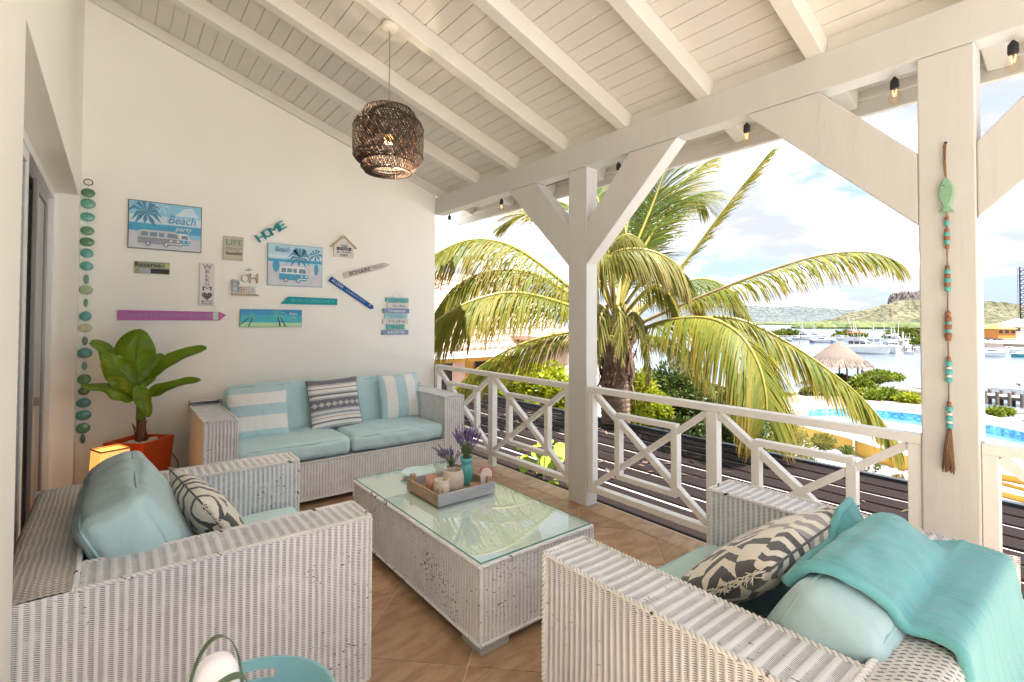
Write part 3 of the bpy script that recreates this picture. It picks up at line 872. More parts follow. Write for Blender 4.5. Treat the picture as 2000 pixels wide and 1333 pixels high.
def fret_mat(name, gx=0.0, grey=0.0, scale=1.0, ink_w=0.48):
    """black and cream stepped fret: nested diamonds cut by straight bars"""
    m, nt, b = new_mat(name)
    tc = node(nt, 'ShaderNodeTexCoord')
    sp = node(nt, 'ShaderNodeSeparateXYZ', {0: tc.outputs['UV']})
    nz = node(nt, 'ShaderNodeTexNoise', {'Vector': tc.outputs['UV'], 'Scale': 24.0, 'Detail': 4.0})
    wob = mth(nt, 'MULTIPLY', mth(nt, 'SUBTRACT', nz.outputs[0], 0.5), 0.03)
    u = mth(nt, 'ADD', mth(nt, 'MULTIPLY', sp.outputs[0], 3.0*scale), wob)
    v = mth(nt, 'ADD', mth(nt, 'MULTIPLY', sp.outputs[1], 2.0*scale), wob)
    au = mth(nt, 'ABSOLUTE', mth(nt, 'SUBTRACT', mth(nt, 'FRACT', mth(nt, 'ADD', u, gx)), 0.5))
    av = mth(nt, 'ABSOLUTE', mth(nt, 'SUBTRACT', mth(nt, 'FRACT', v), 0.5))
    dist = mth(nt, 'ADD', mth(nt, 'MULTIPLY', au, 1.2), av)
    ring = mth(nt, 'LESS_THAN', mth(nt, 'FRACT', mth(nt, 'MULTIPLY', dist, 3.4)), ink_w)
    bars = mth(nt, 'LESS_THAN', mth(nt, 'FRACT', mth(nt, 'MULTIPLY', u, 2.0)), ink_w*0.62)
    cut = mth(nt, 'LESS_THAN', mth(nt, 'FRACT', mth(nt, 'ADD', mth(nt, 'MULTIPLY', v, 1.5), 0.2)), 0.34)
    sel = mth(nt, 'MAXIMUM', mth(nt, 'MULTIPLY', ring, mth(nt, 'SUBTRACT', 1.0, cut)), mth(nt, 'MULTIPLY', bars, cut))
    fadev = mth(nt, 'MULTIPLY', mth(nt, 'LESS_THAN', mth(nt, 'ABSOLUTE', mth(nt, 'SUBTRACT', sp.outputs[0], 0.56)), 0.16), grey)
    ink = mixc(nt, fadev, (0.035, 0.035, 0.045), (0.36, 0.32, 0.31))
    col = mixc(nt, sel, (0.74, 0.69, 0.60), ink)
    wv = node(nt, 'ShaderNodeTexNoise', {'Vector': tc.outputs['UV'], 'Scale': 160.0, 'Detail': 2.0})
    col = mixc(nt, mth(nt, 'MULTIPLY', wv.outputs[0], 0.16), col, (0.7, 0.66, 0.58))
    nt.links.new(col, b.inputs['Base Color'])
    b.inputs['Roughness'].default_value = 0.9
    b.inputs['Specular IOR Level'].default_value = 0.15
    b.inputs['Sheen Weight'].default_value = 0.25
    bp = node(nt, 'ShaderNodeBump', {'Height': wv.outputs[0], 'Strength': 0.3, 'Distance': 0.004})
    nt.links.new(bp.outputs[0], b.inputs['Normal'])
    return m
def fringe(parent, w, h, side, mat, L=0.034, n=80):
    mb = MB()
    for k in range(n):
        v = (k/(n-1)*2-1)*0.95
        x = side*w/2*(1-0.05*(1-v*v)); y = h/2*v
        a = rng.uniform(-0.12, 0.12); l = L*rng.uniform(0.7, 1.1)
        p0 = Vector((x*0.985, y, 0)); p1 = Vector((x+side*l*0.5, y+a*l*0.3-0.004, rng.uniform(-0.012, 0.012)))
        p2 = Vector((x+side*l*0.85, y+a*l-0.018, rng.uniform(-0.02, 0.02)))
        mb.tube([p0, p1, p2], [0.0018, 0.0015, 0.0011], 4)
    return obj('fringe', mb, mat, parent, smooth=True, kind='stuff')
FRG = M('fringe_cotton', (0.74, 0.68, 0.57), (0.62, 0.55, 0.44), 30, 0.95)
def pillow(label, w, h, t, mat, mtx, seed, group='throw pillows on the sofa'):
    o = obj('throw_pillow', pillow_mesh(w, h, t, seed=seed), mat)
    o.matrix_world = mtx
    tag(o, label, 'pillow', group)
    hx, hy = w/2, h/2
    pts = []
    for k in range(80):
        s_ = k/80*4; e = int(s_); f = (s_-e)*2-1
        u, v = [(f, -1), (1, f), (-f, 1), (-1, -f)][e]
        pts.append((hx*u*(1-0.05*(1-v*v)), hy*v*(1-0.05*(1-u*u)), 0))
    obj('piping', MB().tube(pts, 0.0035, 5, closed=True), mat, o, smooth=True)
    return o
pillow('white pillow with broad horizontal aqua stripes leaning on the sofa arm', 0.47, 0.45, 0.15, ST1, frame((0.965, 4.665, 0.695), (1, -0.08, 0.02), (-0.10, 0.30, 1)), 1)
pillow('woven pillow with dark grey ethnic bands in the middle of the sofa', 0.48, 0.49, 0.15, ETH, frame((1.625, 4.70, 0.70), (1, 0.02, 0.03), (-0.05, 0.34, 1)), 2)
pillow('white pillow with upright aqua stripes at the railing end of the sofa', 0.45, 0.46, 0.14, ST2, frame((2.29, 4.72, 0.715), (1, 0.03, 0.01), (0.0, 0.28, 1)), 3)
p = pillow('cream fringed pillow with black stripes beside the plump blue cushion', 0.58, 0.44, 0.17, fret_mat('fret_cloth_bold', 0.2, 0.0, 0.55, 0.34), frame((0.35, 2.56, 0.615), (0.10, -1, 0.0), (-0.62, 0, 1)), 4, None)
fringe(p, 0.58, 0.44, 1, FRG); fringe(p, 0.58, 0.44, -1, FRG)
p = pillow('black and cream fret patterned pillow in front of the turquoise throw', 0.76, 0.50, 0.17, fret_mat('fret_cloth_busy', 0.0, 0.9, 0.8, 0.5), frame((1.81, 0.855, 0.655), (1, 0.02, 0), (0, -0.80, 0.62)), 5, None)
fringe(p, 0.76, 0.50, 1, FRG); fringe(p, 0.76, 0.50, -1, FRG)

# ---- throw blanket: dropped over the cushion, the pillow and the wicker back, then down behind
from mathutils.bvhtree import BVHTree
def throw():
    bpy.context.view_layer.update()
    V_, F_ = [], []
    def collect(o):
        if o.type == 'MESH' and 'fringe' not in o.name:
            b = len(V_)
            V_.extend(o.matrix_world @ v.co for v in o.data.vertices)
            F_.extend([b+i for i in p.vertices] for p in o.data.polygons)
        for c in o.children: collect(c)
    for o in list(COL.objects):
        l = o.get('label', '')
        if o.parent is None and ('half covered by the turquoise' in l or 'fret patterned' in l or 'turquoise throw over its back' in l): collect(o)
    tree = BVHTree.FromPolygons(V_, F_)
    NU, NV = 84, 70
    Yf, Yb = 0.648, 0.218
    def plan(a, c):
        x0 = 1.485+0.085*min(1, c*1.4)-0.02*math.sin(c*6); x1 = 2.15+0.20*min(1, c*1.6)
        y = Yf+(Yb-Yf)*c+0.05*(a-0.4)*(1-c)
        return x0+(x1-x0)*a, y
    H = [[0]*(NU+1) for _ in range(NV+1)]
    for j in range(NV+1):
        for i in range(NU+1):
            x, y = plan(i/NU, j/NV)
            hit = tree.ray_cast(Vector((x, y, 2.0)), Vector((0, 0, -1)))
            H[j][i] = hit[0].z if hit[0] else 0.45
    raw = [r[:] for r in H]
    for it in range(120):
        N_ = [r[:] for r in H]
        for j in range(NV+1):
            for i in range(NU+1):
                nb = [H[jj][ii] for jj, ii in ((j-1, i), (j+1, i), (j, i-1), (j, i+1)) if 0 <= jj <= NV and 0 <= ii <= NU]
                N_[j][i] = max(raw[j][i], 0.5*H[j][i]+0.5*sum(nb)/len(nb)-0.0005)
        H = N_
    def wrinkle(a, c):
        w = noise.noise(Vector((a*5.0+c*3.0, c*1.4, 4.2)))
        rd = 1-min(1, abs(noise.noise(Vector((a*3.0-c*1.7, c*0.7, 9.0))))*3.4)
        return 0.004+0.005*w+0.0045*rd*rd
    NB = 16
    def fn(a, c):
        k = c*(NV+NB)
        i = a*NU
        if k <= NV:
            x, y = plan(a, k/NV)
            return (x, y, H[int(round(k))][int(round(i))]+0.020+wrinkle(a, k/NV)*(0.35+0.65*min(1, k/12)))
        x, y = plan(a, 1)
        q = (k-NV)/NB
        return (x, y-0.034*min(1, q*3)-wrinkle(a, 1+q*0.5)*0.5, H[NV][int(round(i))]+0.020-q*0.42+wrinkle(a, 1)*(1-q))
    mb = MB().grid(NU, NV+NB, fn, lambda a, c: (a*0.8, c*0.9))
    tm, tn, tb = new_mat('turquoise_fleece')
    tcu = node(tn, 'ShaderNodeTexCoord')
    t1 = node(tn, 'ShaderNodeTexNoise', {'Vector': tcu.outputs['Object'], 'Scale': 9.0, 'Detail': 5.0})
    mp1 = node(tn, 'ShaderNodeMapping', {'Vector': tcu.outputs['UV'], 'Rotation': (0, 0, 0.25), 'Scale': (11.0, 1.3, 1.0)})
    t2 = node(tn, 'ShaderNodeTexNoise', {'Vector': mp1.outputs[0], 'Scale': 1.0, 'Detail': 4.0, 'Distortion': 0.7})
    t3 = node(tn, 'ShaderNodeTexNoise', {'Vector': tcu.outputs['Object'], 'Scale': 260.0, 'Detail': 3.0})
    tcol = ramp(tn, t1.outputs[0], [(0.3, (0.11, 0.355, 0.375)), (0.7, (0.145, 0.415, 0.435))])
    tcol = mixc(tn, mth(tn, 'MULTIPLY', t3.outputs[0], 0.35), tcol, (0.22, 0.50, 0.515))
    tn.links.new(tcol, tb.inputs['Base Color'])
    tb.inputs['Roughness'].default_value = 0.95
    tb.inputs['Specular IOR Level'].default_value = 0.1
    tb.inputs['Sheen Weight'].default_value = 0.3
    fold_ = ramp(tn, mth(tn, 'ABSOLUTE', mth(tn, 'SUBTRACT', t2.outputs[0], 0.5)), [(0.0, (1, 1, 1)), (0.09, (0, 0, 0))])
    b1 = node(tn, 'ShaderNodeBump', {'Height': fold_, 'Strength': 0.35, 'Distance': 0.012})
    b2 = node(tn, 'ShaderNodeBump', {'Height': t3.outputs[0], 'Strength': 0.5, 'Distance': 0.004, 'Normal': b1.outputs[0]})
    tn.links.new(b2.outputs[0], tb.inputs['Normal'])
    o = obj('throw_blanket', mb, tm, smooth=True)
    sm = o.modifiers.new('relax', 'SMOOTH'); sm.factor = 0.5; sm.iterations = 4
    s = o.modifiers.new('thick', 'SOLIDIFY'); s.thickness = 0.014; s.offset = 1
    tag(o, 'turquoise fleece throw spread over the back of the loveseat', 'throw')
    # rolled hems along the side and the front edge
    pts = [Vector(fn(0.0, c/70))+Vector((-0.002, 0, 0.004)) for c in range(0, 71)]
    pts = [(pts[max(0, k-1)]+pts[k]*2+pts[min(70, k+1)])/4 for k in range(71)]
    obj('hem', MB().tube(pts, 0.015, 8), o.data.materials[0], o, smooth=True)
    pts = [Vector(fn(c/42, 0.0))+Vector((0, 0.002, 0.004)) for c in range(0, 43)]
    pts = [(pts[max(0, k-1)]+pts[k]*2+pts[min(42, k+1)])/4 for k in range(43)]
    obj('hem', MB().tube(pts, 0.013, 8), o.data.materials[0], o, smooth=True)
throw()
# ================================================================ pendant lamp
BAMB = M('dark_bamboo', (0.058, 0.033, 0.018), (0.024, 0.014, 0.008), 14, 0.5, 0.1, island=0.25)
PX, PY = 1.415, 3.115
PZ = 2.954+0.3345*(2.98-PX)
pend = thing('pendant_lamp', 'woven dark bamboo pendant lamp with a lit bulb', 'pendant lamp', (PX, PY, 0))
CANOPYM = M('canopy_cream', (0.78, 0.72, 0.62), (0.72, 0.66, 0.56), 9, 0.4)
mb = MB().lathe([(0.0, 0.012), (0.052, 0.010), (0.060, 0.0), (0.058, -0.022), (0.045, -0.034), (0.0, -0.036)], 24, (0, 0, PZ-0.008), caps=False)
obj('ceiling_canopy', mb, CANOPYM, pend, smooth=True)
obj('cord', MB().tube([(0, 0, PZ-0.03), (0.002, 0, 3.2), (0, 0, 2.78)], 0.0035, 6), M('grey_cord', (0.28, 0.26, 0.24)), pend)
def lattice(prof, n, turns, w, zc, thick=0.0025, seg=26):
    """split bamboo strips wound both ways round a profile, each strip its own ribbon"""
    mb = MB()
    acc = [0]
    for a, b in zip(prof, prof[1:]): acc.append(acc[-1]+math.hypot(a[0]-b[0], a[1]-b[1]))
    T = acc[-1]
    def at(s):
        s *= T
        for k in range(len(prof)-1):
            if s <= acc[k+1] or k == len(prof)-2:
                f = (s-acc[k])/(acc[k+1]-acc[k]); return prof[k][0]+(prof[k+1][0]-prof[k][0])*f, prof[k][1]+(prof[k+1][1]-prof[k][1])*f
    for sgn in (-1, 1):
        for i in range(n):
            vs_, fs = [], []
            ph = i/n*2*math.pi+rng.uniform(-0.02, 0.02)
            wj = w*rng.uniform(0.8, 1.15)
            for k in range(seg+1):
                s = k/seg
                r, z = at(s)
                wv = thick*(1 if (i+k) % 2 else -1)*sgn
                an = ph+sgn*turns*2*math.pi*s
                da = wj/2/max(r, 0.05)*0.75
                for q in (-1, 1):
                    vs_.append(((r+wv)*math.cos(an+q*da), (r+wv)*math.sin(an+q*da), zc+z+q*wj*0.25))
                if k: fs.append((2*k-2, 2*k-1, 2*k+1, 2*k))
            mb.add(vs_, fs)
    return mb
sc_l = lambda P: [(r*0.91, z*0.84) for r, z in P]
outer = sc_l([(0.185, 0.165), (0.232, 0.155), (0.250, 0.11), (0.253, 0.03), (0.253, -0.06), (0.248, -0.13), (0.225, -0.165), (0.185, -0.175)])
inner = sc_l([(0.115, 0.215), (0.115, 0.235), (0.165, 0.245), (0.195, 0.215), (0.203, 0.15), (0.203, 0.0), (0.203, -0.15), (0.195, -0.215), (0.165, -0.25), (0.115, -0.245), (0.105, -0.22)])
sh = obj('lamp_shade', lattice(outer, 78, 0.20, 0.0086, 2.69), BAMB, pend)
obj('inner_shade', lattice(inner, 66, 0.26, 0.0084, 2.69), BAMB, sh)
rim = MB()
for r, z in ((0.186, 0.166), (0.186, -0.176), (0.252, 0.10), (0.250, -0.125), (0.115, 0.222), (0.108, -0.226), (0.170, 0.244), (0.168, -0.25)):
    rim.tube([(r*math.cos(a*math.pi/18), r*math.sin(a*math.pi/18), 2.682+z) for a in range(36)], 0.0045, 5, closed=True)
rim.v = [(x*0.91, y*0.91, 2.69+(z-2.682)*0.84) for x, y, z in rim.v]
obj('rim', rim, BAMB, sh, smooth=True)
BULB = M('warm_bulb', (1, 0.7, 0.4), None, emit=(1.0, 0.50, 0.16), estr=0.5)
mb = MB().lathe([(0.0, -0.075), (0.022, -0.068), (0.031, -0.045), (0.028, -0.02), (0.015, 0.0)], 14, (0, 0, 2.735), caps=False)
obj('bulb', mb, BULB, pend, smooth=True)
obj('socket', MB().lathe([(0.018, 0), (0.02, 0.05), (0.008, 0.065)], 12, (0, 0, 2.732)), DARK, pend, smooth=True)
pld = bpy.data.lights.new('pendant_light', 'POINT')
pld.energy = 6
pld.color = (1.0, 0.80, 0.58)
pld.shadow_soft_size = 0.035
plo = bpy.data.objects.new('pendant_light', pld)
plo.location = (0, 0, 2.655)
plo.parent = pend
COL.objects.link(plo)

# ================================================================ wall decoration
YS = YW-0.001
BLACKT = M('black_print', (0.03, 0.03, 0.032), (0.05, 0.05, 0.052), 40, 0.7)
WHITET = M('white_print', (0.80, 0.80, 0.78), (0.7, 0.7, 0.69), 40, 0.7)
BLUET = M('blue_print', (0.10, 0.32, 0.55), (0.08, 0.27, 0.48), 40, 0.7)
def wsign(name, label, cat, x, z, rot=0.0, d=0.0):
    t = thing(name, label, cat, (x, YS-d, z), 0, 'painted signs on the back wall')
    t.rotation_euler = (0, -rot, 0)
    return t
def board(t, w, h, mat, th=0.016, poly=None, name='board', bevel=0.002):
    poly = poly or [(-w/2, -h/2), (w/2, -h/2), (w/2, h/2), (-w/2, h/2)]
    return obj(name, MB().prism(poly, 0, -th, lambda u, v, d: (u, d, v)), mat, t, bevel=bevel)
def flat(t, poly, y, mat, name='print'):
    """a printed shape: a very thin layer on the face of a sign"""
    a = sum(poly[k][0]*poly[(k+1) % len(poly)][1]-poly[(k+1) % len(poly)][0]*poly[k][1] for k in range(len(poly)))
    if a < 0: poly = poly[::-1]
    return MB().prism(poly, y, y-0.0006, lambda u, v, d: (u, d, v))
def wood(name, c, c2=None, sc=9):
    return M(name, c, c2 or tuple(v*0.72 for v in c), sc, 0.75, 0.25, 40, stretch=(0.35, 1, 2.5), contrast=0.7)
def burst(cx, cy, r, n, w, droop=0.35, a0=0.0):
    """palm head: curved pointed leaves round a centre"""
    out = []
    for k in range(n):
        a = a0+2*math.pi*k/n+rng.uniform(-0.15, 0.15)
        l = r*rng.uniform(0.75, 1.1)
        ex, ey = cx+math.cos(a)*l, cy+math.sin(a)*l*0.75-droop*r*abs(math.cos(a))
        mx_, my_ = cx+math.cos(a)*l*0.55, cy+math.sin(a)*l*0.6+0.12*r
        nx, ny = -math.sin(a)*w, math.cos(a)*w
        out.append([(cx, cy), (mx_-nx, my_-ny), (ex, ey), (mx_+nx, my_+ny)])
    return out
def layers(t, specs, lim=None):
    y = -0.0165
    for mat, polys, name in specs:
        mb = MB()
        for p in polys:
            if lim: p = clip_poly(p, lim[0], -lim[0], -lim[1], lim[1])
            if not p: continue
            q = flat(t, p, y, mat)
            mb.add(q.v, q.f)
        obj(name, mb, mat, t, kind='stuff')
        y -= 0.0009
SKYP = M('print_sky_blue', (0.20, 0.50, 0.70), (0.30, 0.60, 0.76), 3, 0.5)
CLDP = M('print_cloud', (0.66, 0.76, 0.82), (0.50, 0.66, 0.76), 9, 0.5)
SEAP = M('print_sea_blue', (0.05, 0.30, 0.52), (0.08, 0.40, 0.60), 5, 0.5)
SANDP = M('print_pale_sand', (0.62, 0.63, 0.66), (0.50, 0.53, 0.58), 9, 0.5)
PALMP = M('print_palm_blue', (0.09, 0.28, 0.42), (0.06, 0.2, 0.32), 9, 0.5)
VANG = M('print_van_grey', (0.30, 0.32, 0.35), (0.24, 0.26, 0.29), 9, 0.5)
VANB = M('print_van_blue', (0.07, 0.36, 0.56), (0.05, 0.3, 0.48), 9, 0.5)
VANW = M('print_van_white', (0.74, 0.77, 0.79), (0.66, 0.70, 0.73), 9, 0.5)
def rect(x0, x1, y0, y1): return [(x0, y0), (x1, y0), (x1, y1), (x0, y1)]
def disc(cx, cy, r, n=12, sy=1.0): return [(cx+r*math.cos(2*math.pi*k/n), cy+r*sy*math.sin(2*math.pi*k/n)) for k in range(n)]
def van(cx, cy, w, h):
    """a round-nosed camper van seen from its front corner: list of (role, polygon)"""
    X = lambda a, b: (cx+a*w, cy+b*h)
    return [('low', [X(-.5, .08), X(.42, .02), X(.5, .12), X(.5, .5), X(-.5, .5)]),
            ('top', [X(-.5, .5), X(.5, .46), X(.43, .92), X(.34, 1), X(-.40, 1), X(-.48, .92)]),
            ('glass', [X(-.44, .58), X(-.27, .58), X(-.27, .86), X(-.42, .86)]), ('glass', [X(-.23, .58), X(-.06, .58), X(-.06, .86), X(-.23, .86)]),
            ('glass', [X(-.02, .58), X(.10, .57), X(.10, .86), X(-.02, .86)]), ('glass', [X(.17, .56), X(.44, .54), X(.40, .84), X(.19, .86)]),
            ('wheel', disc(*X(-.27, .06), h*0.16)), ('wheel', disc(*X(.15, .04), h*0.16)), ('hub', disc(*X(-.27, .06), h*0.07)), ('hub', disc(*X(.15, .04), h*0.07)),
            ('hub', disc(*X(.44, .34), h*0.07)), ('hub', disc(*X(.27, .34), h*0.07)), ('hub', [X(.14, .12), X(.5, .12), X(.5, .18), X(.14, .18)])]
GLASSP = M('print_window', (0.12, 0.20, 0.27), (0.2, 0.3, 0.36), 30, 0.4)
def van_layers(cx, cy, w, h, low, top):
    v = van(cx, cy, w, h)
    g_ = lambda role: [p for r_, p in v if r_ == role]
    return [(low, g_('low'), 'van_print'), (top, g_('top'), 'van_print'), (GLASSP, g_('glass')+g_('wheel'), 'van_print'), (VANW, g_('hub'), 'van_print')]

# 1 large beach picture with two vans
t = wsign('beach_picture', 'large blue beach picture with two camper vans, left of the others', 'picture', 0.334, 2.289)
w, h = 0.525, 0.408
board(t, w, h, M('picture_edge_dark', (0.16, 0.14, 0.13)))
i = 0.007
layers(t, [(SKYP, [rect(-w/2+i, w/2-i, -h/2+i, h/2-i)], 'sky_print'),
           (CLDP, [rect(-w/2+i, w/2-i, 0.02, 0.085), [(0.06, 0.10), (0.13, 0.17), (0.19, 0.185), (0.24, 0.10)], rect(-w/2+i, -0.1, -0.04, -0.02)], 'cloud_print'),
           (SEAP, [rect(-w/2+i, w/2-i, -0.055, 0.012)], 'sea_print'),
           (SANDP, [[(-w/2+i, -h/2+i), (w/2-i, -h/2+i), (w/2-i, -0.10), (0.05, -0.075), (-w/2+i, -0.05)]], 'sand_print'),
           (PALMP, burst(-0.14, 0.11, 0.15, 11, 0.016), 'palm_print'), (CLDP, burst(-0.03, 0.165, 0.075, 6, 0.006), 'palm_print')]
       + van_layers(0.075, -0.155, 0.20, 0.105, VANB, VANW)+van_layers(-0.045, -0.165, 0.30, 0.125, VANG, M('print_van_pale', (0.55, 0.56, 0.58))), (w/2-i, h/2-i))
text('Beach', 0.105, VANB, t, (0.112, -0.027, 0.062), width=0.20, shear=0.25)
text('party', 0.055, WHITET, t, (0.125, -0.027, -0.012), width=0.125, shear=0.25)
# 2 smaller beach picture with one van
t = wsign('beach_picture', 'smaller square beach picture with a blue camper van and surfboards', 'picture', 1.402, 2.027)
w, h = 0.52, 0.41
board(t, w, h, M('picture_edge_blue', (0.30, 0.45, 0.55)))
layers(t, [(M('print_sky_grey', (0.36, 0.60, 0.73), (0.48, 0.68, 0.78), 4, 0.5), [rect(-w/2+i, w/2-i, -h/2+i, h/2-i)], 'sky_print'),
           (CLDP, [rect(-w/2+i, w/2-i, 0.07, 0.10)], 'cloud_print'),
           (SEAP, [rect(-w/2+i, w/2-i, 0.030, 0.058)], 'sea_print'),
           (SANDP, [[(-w/2+i, -h/2+i), (w/2-i, -h/2+i), (w/2-i, 0.0), (-w/2+i, 0.028)]], 'sand_print'),
           (PALMP, burst(0.04, 0.09, 0.14, 11, 0.013)+burst(0.19, 0.12, 0.09, 8, 0.01), 'palm_print'),
           (VANB, [disc(-0.185, -0.01, 0.032, 14, 1.9), disc(0.195, -0.03, 0.022, 14, 2.6)], 'surfboard_print'),
           (M('print_board_pink', (0.75, 0.66, 0.70)), [disc(0.155, -0.05, 0.018, 14, 3.0)], 'surfboard_print')]
       + van_layers(-0.02, -0.155, 0.27, 0.145, VANB, VANW), (w/2-i, h/2-i))
text('Beach', 0.075, PALMP, t, (-0.13, -0.028, 0.15), width=0.13, shear=0.25)
# 3 Reserved
t = wsign('reserved_sign', 'small green and grey sign reading Reserved', 'sign', 0.243, 1.928)
board(t, 0.245, 0.10, wood('olive_wood', (0.36, 0.40, 0.26)))
layers(t, [(M('print_lilac', (0.42, 0.41, 0.50)), [rect(-0.085, 0.0, -0.045, -0.008)], 'print'), (BLACKT, [rect(-0.012, 0.118, -0.046, -0.008)], 'print'), (wood('yellowish', (0.62, 0.60, 0.30)), [rect(0.06, 0.118, -0.002, 0.04)], 'print')])
text('Reserved', 0.055, BLACKT, t, (-0.018, -0.022, 0.022), width=0.20)
# 4 Life
PALEW = wood('pale_wood', (0.60, 0.54, 0.43))
t = wsign('life_sign', 'small pale wooden sign reading LIFE', 'sign', 0.850, 2.150)
board(t, 0.165, 0.225, PALEW, poly=[(-0.085, -0.11), (0.08, -0.112), (0.085, 0.108), (0.03, 0.112), (-0.08, 0.109)])
text('LIFE', 0.075, M('green_print', (0.12, 0.30, 0.22)), t, (0.005, -0.018, 0.052), width=0.135)
text('PERFECT', 0.032, M('rose_print', (0.30, 0.20, 0.20)), t, (0.005, -0.018, -0.006), width=0.135)
text('Beautiful', 0.042, BLACKT, t, (0.005, -0.018, -0.048), width=0.125)
# 5 Welkom
t = wsign('welkom_sign', 'tall narrow white sign reading WELKOM above a grey heart', 'sign', 0.645, 1.808)
board(t, 0.118, 0.385, wood('white_board', (0.74, 0.71, 0.68), (0.64, 0.61, 0.58)))
GREYT = M('grey_print', (0.13, 0.12, 0.12))
for k, ch in enumerate('WELKOM'):
    text(ch, 0.058 if k in (0, 5) else 0.042, GREYT, t, (0, -0.018, 0.155-0.0385*k-(0.004 if k else 0)), width=0.07 if k in (0, 5) else 0.032)
hp = []
for k in range(24):
    a = 2*math.pi*k/24
    hp.append((0.0026*16*math.sin(a)**3, 0.0026*(13*math.cos(a)-5*math.cos(2*a)-2*math.cos(3*a)-math.cos(4*a))-0.105))
obj('heart', flat(t, hp, -0.0165, GREYT), GREYT, t)
text('BIJ ONS', 0.022, GREYT, t, (0, -0.018, -0.155), width=0.085)
text('THUIS', 0.026, GREYT, t, (0, -0.018, -0.177), width=0.085)
# 6 HOME letters
TEALP = wood('teal_paint', (0.02, 0.30, 0.32), (0.015, 0.24, 0.26))
t = wsign('home_letters', 'tilted cut out teal letters spelling HOME', 'sign', 1.178, 2.342, R(35), 0.014)
for k, (ch, wd) in enumerate(zip('HOME', (0.075, 0.075, 0.09, 0.068))):
    text(ch, 0.115, TEALP, t, (-0.115+0.072*k+(0.006 if k > 2 else 0), 0, 0.004*(k % 2)), extrude=0.013, width=wd, name='letter')
# 7 OH BEACH letters
t = wsign('beach_letters', 'stacked wooden letters spelling OH BEA with a small bird on top', 'sign', 0.95, 1.80)
GREYB = wood('grey_blue_wood', (0.44, 0.52, 0.56))
WARMW = wood('warm_wood', (0.55, 0.40, 0.24))
WHW = wood('whitewashed_wood', (0.74, 0.70, 0.66))
board(t, 0.23, 0.016, WARMW, 0.03, poly=[(-0.112, -0.085), (0.115, -0.085), (0.115, -0.07), (-0.112, -0.07)], name='base')
text('B', 0.17, GREYB, t, (-0.075, -0.018, -0.005), extrude=0.014, width=0.075, name='letter')
text('O', 0.12, WHW, t, (0.005, -0.014, 0.075), extrude=0.011, width=0.075, name='letter')
text('H', 0.13, WARMW, t, (0.075, -0.014, 0.075), extrude=0.011, width=0.075, name='letter')
for x, ch in ((0.0, 'E'), (0.062, 'A')):
    obj('letter_block', MB().box(x-0.030, x+0.030, -0.024, 0, -0.069, 0.004), WHW, t, bevel=0.002)
    text(ch, 0.075, M('salmon_print', (0.62, 0.34, 0.26)) if ch == 'E' else GREYB, t, (x, -0.026, -0.034), width=0.04)
bird = MB().prism([(-0.03, 0.15), (-0.005, 0.146), (0.02, 0.152), (0.04, 0.168), (0.012, 0.162), (0.008, 0.178), (-0.004, 0.162), (-0.024, 0.158)], -0.008, -0.016, lambda u, v, d: (u+0.03, d, v))
obj('bird', bird, GREYB, t)
# 8 house shaped sign
t = wsign('house_sign', 'small white house shaped sign with a wooden roof', 'sign', 1.882, 2.225)
board(t, 0.22, 0.2, WHW, poly=[(-0.105, -0.075), (0.105, -0.078), (0.108, 0.045), (0, 0.14), (-0.108, 0.045)])
rf = MB().bar((-0.135, -0.012, 0.028), (0.003, -0.012, 0.152), 0.03, 0.014, (0, 0, 1)).bar((0.135, -0.012, 0.028), (-0.003, -0.012, 0.150), 0.03, 0.014, (0, 0, 1))
obj('roof_trim', rf, WARMW, t, bevel=0.002)
text('THUIS', 0.03, BLACKT, t, (0, -0.018, 0.045), width=0.07)
rb = flat(t, [(-0.085, 0.0), (0.085, 0.0), (0.072, 0.015), (0.085, 0.03), (-0.085, 0.03), (-0.072, 0.015)], -0.0165, BLACKT)
obj('ribbon_print', rb, BLACKT, t)
text('IS WAAR', 0.03, WHITET, t, (0, -0.018, 0.015), width=0.105)
text('JE THUIS', 0.03, BLACKT, t, (0, -0.018, -0.02), width=0.15)
text('ZIJN', 0.03, BLACKT, t, (0, -0.018, -0.053), width=0.08)
# 9 Bonaire
t = wsign('bonaire_sign', 'tilted weathered driftwood sign reading BONAIRE', 'sign', 2.14, 2.035, math.atan2(0.15, 0.50))
board(t, 0.5, 0.06, wood('driftwood', (0.66, 0.59, 0.53), (0.5, 0.44, 0.4)), poly=[(-0.27, -0.033), (0.18, -0.030), (0.275, -0.004), (0.215, 0.034), (-0.265, 0.033)])
text('BONAIRE', 0.06, BLACKT, t, (-0.085, -0.018, 0.0), width=0.24)
text('~PALMS~', 0.036, M('lilac_grey', (0.32, 0.27, 0.33)), t, (0.13, -0.018, 0.002), width=0.15)
# 10 blue plank
t = wsign('blue_plank_sign', 'steeply tilted dark blue plank sign with pale lettering', 'sign', 1.98, 1.767, -math.atan2(0.285, 0.455))
board(t, 0.55, 0.05, wood('deep_blue_wood', (0.012, 0.10, 0.34), (0.008, 0.07, 0.24)), poly=[(-0.285, -0.028), (0.255, -0.027), (0.282, -0.004), (0.262, 0.022), (-0.28, 0.03)])
text('ALOHA', 0.044, WHITET, t, (-0.19, -0.018, 0), width=0.14)
text('CURACAO', 0.032, M('pale_blue_print', (0.35, 0.5, 0.68)), t, (0.04, -0.018, -0.002), width=0.24)
text('*', 0.05, WHITET, t, (0.225, -0.018, -0.006))
